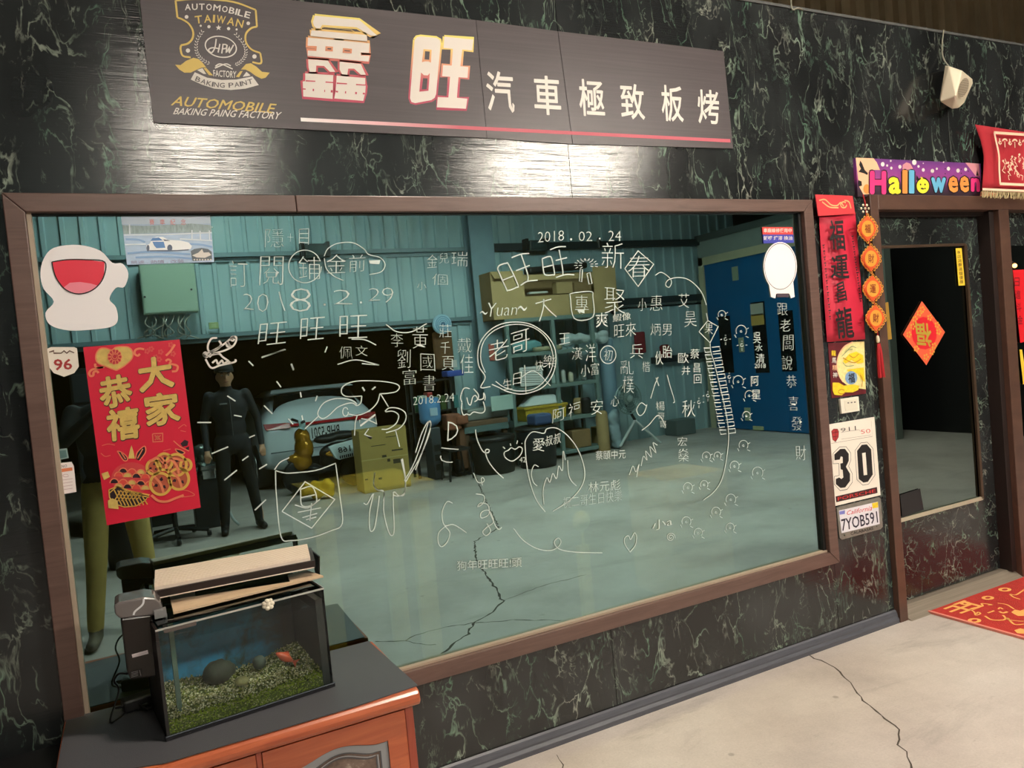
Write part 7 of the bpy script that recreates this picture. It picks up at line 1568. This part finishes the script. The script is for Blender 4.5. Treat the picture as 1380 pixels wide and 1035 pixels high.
G().box(xq - .15, xq + .15, -6.15, -5.85, .60, .64).build('table_plate', chrome, pw, bevel=.004); G().box(xq - .03, xq + .03, -6.03, -5.97, .55, .6).build('neck', chrome, pw)
G().lathe((xq, -6.0, .64), [(.1, 0), (.1, .16), (.07, .2), (.02, .22)], 18).build('motor', mat('motor_steel', (120, 134, 130), .25, .8), pw, True)
G().tube(cat([(xq + .1, -5.9, .45), (xq + .16, -5.8, .3), (xq + .2, -5.72, .1), (xq + .26, -5.7, .012)], 5), .014, 6).build('hose', mat('hose_pale', (180, 190, 190), .4), pw, True)
# dark cabinet by the left
dcb = thing('dark_tool_cabinet', 'tall dark tool cabinet standing in the opening left of the man', 'cabinet', (.1, -6.7, 0))
G().box(-.5, .35, -7.0, -6.5, .002, 1.75).build('body', mat('tool_cabinet', (36, 40, 44), .4), dcb, bevel=.006)
for i in range(5): G().box(-.48, .33, -6.5, -6.485, .12 + i * .32, .41 + i * .32).build('drawer', mat('tool_drawer', (46, 50, 56), .35), dcb, bevel=.004)
# -------- people
def human(label, name, spec, matfn, mats, vox=.0135, extra=None):
    t = thing(name, label, 'person', spec['base']); g = G()
    def cap(a, b, ra, rb, n=10):
        a, b = Vector(a), Vector(b); m = max(3, int((b - a).length / .03))
        pts = [a.lerp(b, i / m) for i in range(m + 1)]; g.tube(pts, [ra + (rb - ra) * i / m for i in range(m + 1)], 14); g.ball(a, ra, 12, 8); g.ball(b, rb, 12, 8)
    for a, b, ra, rb in spec['caps']: cap(a, b, ra, rb)
    for c_, r_ in spec['balls']: g.ball(c_, r_, 16, 12)
    o = g.build('body', mats[0], None, True); r = o.modifiers.new('r', 'REMESH'); r.mode = 'VOXEL'; r.voxel_size = vox; r.use_smooth_shade = True
    s = o.modifiers.new('s', 'SMOOTH'); s.iterations = 4; s.factor = .5
    dg = bpy.context.evaluated_depsgraph_get(); me = bpy.data.meshes.new_from_object(o.evaluated_get(dg)); bpy.data.objects.remove(o)
    me.materials.clear(); [me.materials.append(m) for m in mats]
    for p in me.polygons: p.material_index = matfn(p.center); p.use_smooth = True
    me.transform(Matrix.Translation(-Vector(spec['base']))); b = bpy.data.objects.new('body', me); C.objects.link(b); b.parent = t; ORI[b.name] = Vector(spec['base'])
    return t
skin = mat('skin', (196, 148, 116), .5); navy = mat('jacket_navy', (24, 28, 36), .7); trou = mat('trousers_black', (20, 20, 22), .8); shoe = mat('shoe_dark', (30, 28, 28), .5); khaki = mat('trousers_khaki', (190, 164, 92), .8, var=.08, scale=10); hair = mat('hair_black', (16, 14, 14), .7)
def figure(fx, fy, H, feet, hands, elbows, hipw=.095, head=None, torso_back=0.0, yaw=0):
    """joints of a standing person facing +y"""
    k = H / 1.72; hip = Vector((fx, fy + torso_back, .92 * k)); ch = Vector((fx, fy + torso_back, 1.25 * k)); hd = Vector(head) if head else Vector((fx, fy + torso_back + .01, 1.60 * k))
    sh = [Vector((fx + s * .175 * k, fy + torso_back, 1.40 * k)) for s in (-1, 1)]
    caps = []; balls = []
    for i, s in enumerate((-1, 1)):
        hp = hip + Vector((s * hipw, 0, 0)); f = Vector(feet[i]); kn = hp.lerp(f, .52) + Vector((0, .03, 0))
        caps += [(hp, kn, .085 * k, .062 * k), (kn, (f.x, f.y, .10), .060 * k, .048 * k), ((f.x, f.y, .10), (f.x, f.y - .03, .05), .045, .04), ((f.x, f.y - .04, .042), (f.x + s * .02, f.y + .16, .036), .04, .034)]
        e = Vector(elbows[i]); h = Vector(hands[i]); caps += [(sh[i], e, .055 * k, .042 * k), (e, h, .042 * k, .030 * k)]
        d = (h - e).normalized(); palm = h + d * .05; balls.append((palm, (.036, .030, .042)))
        for j in range(4): a = palm + Vector(((j - 1.5) * .017, 0, 0)); caps.append((a, a + d * (.055 + (.012 if j in (1, 2) else 0)), .0095, .008))
        caps.append((h + Vector((-s * .02, .02, 0)) + d * .02, h + Vector((-s * .035, .035, 0)) + d * .07, .011, .009))
    balls += [(hip, (.165 * k, .115 * k, .13 * k)), (hip + Vector((0, 0, .14 * k)), (.155 * k, .11 * k, .15 * k)), (ch, (.18 * k, .12 * k, .20 * k)), (ch + Vector((0, -.01, .12 * k)), (.17 * k, .095 * k, .09 * k))]
    caps += [(ch + Vector((0, 0, .15 * k)), hd + Vector((0, -.01, -.07)), .062 * k, .052 * k)]
    balls += [(hd, (.075 * k, .092 * k, .112 * k)), (hd + Vector((0, .035, -.05)), (.052 * k, .055 * k, .058 * k)), (hd + Vector((0, .098 * k, -.018)), (.013, .02, .022)), (hd + Vector((.077 * k, -.005, -.01)), (.012, .02, .03)), (hd + Vector((-.077 * k, -.005, -.01)), (.012, .02, .03)), (hd + Vector((0, .082, -.058)), (.026, .014, .012))]
    return dict(base=(fx, fy, 0), caps=caps, balls=balls), hd
# the man in the dark jacket
f1 = Vector((F(312, 722).x, -F(312, 722).y, 0)); f2 = Vector((F(350, 712).x, -F(350, 712).y, 0)); mx = (f1.x + f2.x) / 2; my = -5.45
spec, hd = figure(mx - .02, my, 1.66, [(mx - .17, my + .02, 0), (mx + .16, my - .02, 0)], [(mx - .27, my + .09, .82), (mx + .24, my + .09, .82)], [(mx - .26, my - .02, 1.1), (mx + .24, my - .02, 1.1)], head=(mx - .03, my + .02, 1.535))
def mf1(c):
    if c.z < .075: return 3
    if c.z < .80 and abs(c.x - mx + .02) < .19: return 2
    if c.z > 1.435 and abs(c.x - mx) < .14:
        return 4 if (c.z > 1.585 or (c.y < hd.y - .01 and c.z > 1.47)) else 0
    if abs(c.x - mx) > .19 and c.z < .83: return 0
    return 1
m1 = human('man in a dark jacket and black trousers watching from beside the car', 'person', spec, mf1, [skin, navy, trou, shoe, hair])
def face(hd, t, k=1.0):
    ew = mat('eye_white', (220, 214, 206), .3); ed = mat('eye_dark', (20, 14, 10), .3); lip = mat('lips', (150, 88, 76), .5)
    for s in (-1, 1):
        G().ball(hd + Vector((s * .030, .080, .008)), (.012, .008, .006), 10, 6).build('eye', ew, t, True); G().ball(hd + Vector((s * .030, .087, .008)), (.005, .003, .005), 8, 6).build('pupil', ed, t, True)
        G().tube([hd + Vector((s * .016, .090, .026)), hd + Vector((s * .032, .089, .031)), hd + Vector((s * .046, .079, .027))], .0035, 5).build('eyebrow', hair, t)
    G().tube([hd + Vector((-.02, .088, -.055)), hd + Vector((0, .098, -.057)), hd + Vector((.02, .088, -.055))], .0045, 5).build('mouth', lip, t)
face(hd, m1)
cpm = mat('cap_black', (22, 24, 28), .7)
G().lathe(hd + Vector((0, -.008, .045)), [(.088, -.01), (.091, .02), (.082, .055), (.05, .082), (.005, .09)], 20).build('cap', cpm, m1, True)
G().prism([hd + Vector(q) for q in ((-.06, .06, .045), (-.045, .13, .04), (0, .15, .038), (.045, .13, .04), (.06, .06, .045))], (0, 0, .006)).build('cap_brim', cpm, m1)
G().obox(Vector((mx - .08, my + .135, 1.27)), (.07, .004, .014)).build('chest_logo', mat('logo_grey', (120, 124, 128), .5), m1)
G().tube([Vector((mx - .02, my + .125, z_)) for z_ in (.95, 1.1, 1.25, 1.36)], .004, 5).build('zip', mat('zip_grey', (90, 94, 98), .4), m1)
# the photographer
px_, py_ = -.13, -2.86
spec, hd2 = figure(px_, py_, 1.70, [(-.30, -2.66, 0), (.04, -2.72, 0)], [(-.075, -2.66, 1.46), (.075, -2.66, 1.46)], [(-.36, -2.74, 1.22), (.16, -2.74, 1.22)], head=(px_ + .06, py_ - .02, 1.58))
def mf2(c):
    if c.z < .085: return 3
    if c.z < .95: return 2
    if c.y > -2.70 and c.z > 1.3 and abs(c.x) < .14: return 0
    if c.z > 1.46 and c.y < -2.74:
        return 4 if (c.z > 1.635 or (c.y < hd2.y - .01 and c.z > 1.5)) else 0
    return 1
m2 = human('photographer in khaki trousers holding up a phone, mostly behind the red poster', 'person', spec, mf2, [skin, mat('shirt_charcoal', (40, 42, 44), .8), khaki, mat('slipper_grey', (110, 100, 84), .6), hair])
face(hd2, m2)
ph2 = thing('smartphone', 'black smartphone held up by the photographer', 'phone', (0, -2.60, 1.49))
G().box(-.078, .078, -2.60, -2.592, 1.455, 1.53).build('case', mat('phone_black', (16, 16, 18), .25), ph2, bevel=.003)
G().box(.03, .066, -2.592, -2.590, 1.495, 1.525).build('camera_bump', mat('phone_lens', (30, 30, 34), .1), ph2, bevel=.001)
# -------- desk in the room behind the glass, faint through it
dsk = thing('pale_desk', 'pale yellow desk faintly visible through the tinted window', 'desk', (1.2, .6, 0)); dm_ = mat('desk_pale', (232, 214, 140), .5)
ix0, ix1 = W(430, 700, .9).x, W(572, 660, .9).x; iz = W(560, 650, .9).z
G().box(ix0, ix1 + .05, .9, 1.5, iz - .05, iz).build('desk_top', dm_, dsk)
for x in (ix1 - .03, ix0 + .02):
    for y in (.91, 1.4): G().box(x - .04, x + .05, y, y + .05, .012, iz - .05).build('leg', dm_, dsk)
bxs = thing('storage_carton', 'tan carton faintly visible through the lower right of the window', 'box', (2.6, .5, 0)); x0, x1 = W(905, 700, .9).x, W(985, 700, .9).x
G().box(x0, x1, .9, 1.3, .012, W(940, 640, .9).z).build('body', mat('carton_inside', (214, 176, 110), .7), bxs, bevel=.004); G().box(x0, x1, .898, .9, .3, .34).build('tape', card, bxs)
st2 = thing('pale_post_stand', 'slim pale stand with a round head faintly visible through the window', 'stand', (W(790, 780, .9).x, .9, 0)); sx2 = W(790, 780, .9).x
G().box(sx2 - .03, sx2 + .03, .89, .93, .012, W(787, 735, .9).z).build('post', dm_, st2); G().lathe((sx2, .9, W(792, 700, .9).z), [(.05, -.01), (.055, 0), (.05, .01)], 16, 'Y').build('head', dm_, st2, True); G().cyl((sx2, .9, W(787, 735, .9).z), (sx2, .9, W(792, 712, .9).z), .008, 6).build('stem', dm_, st2)
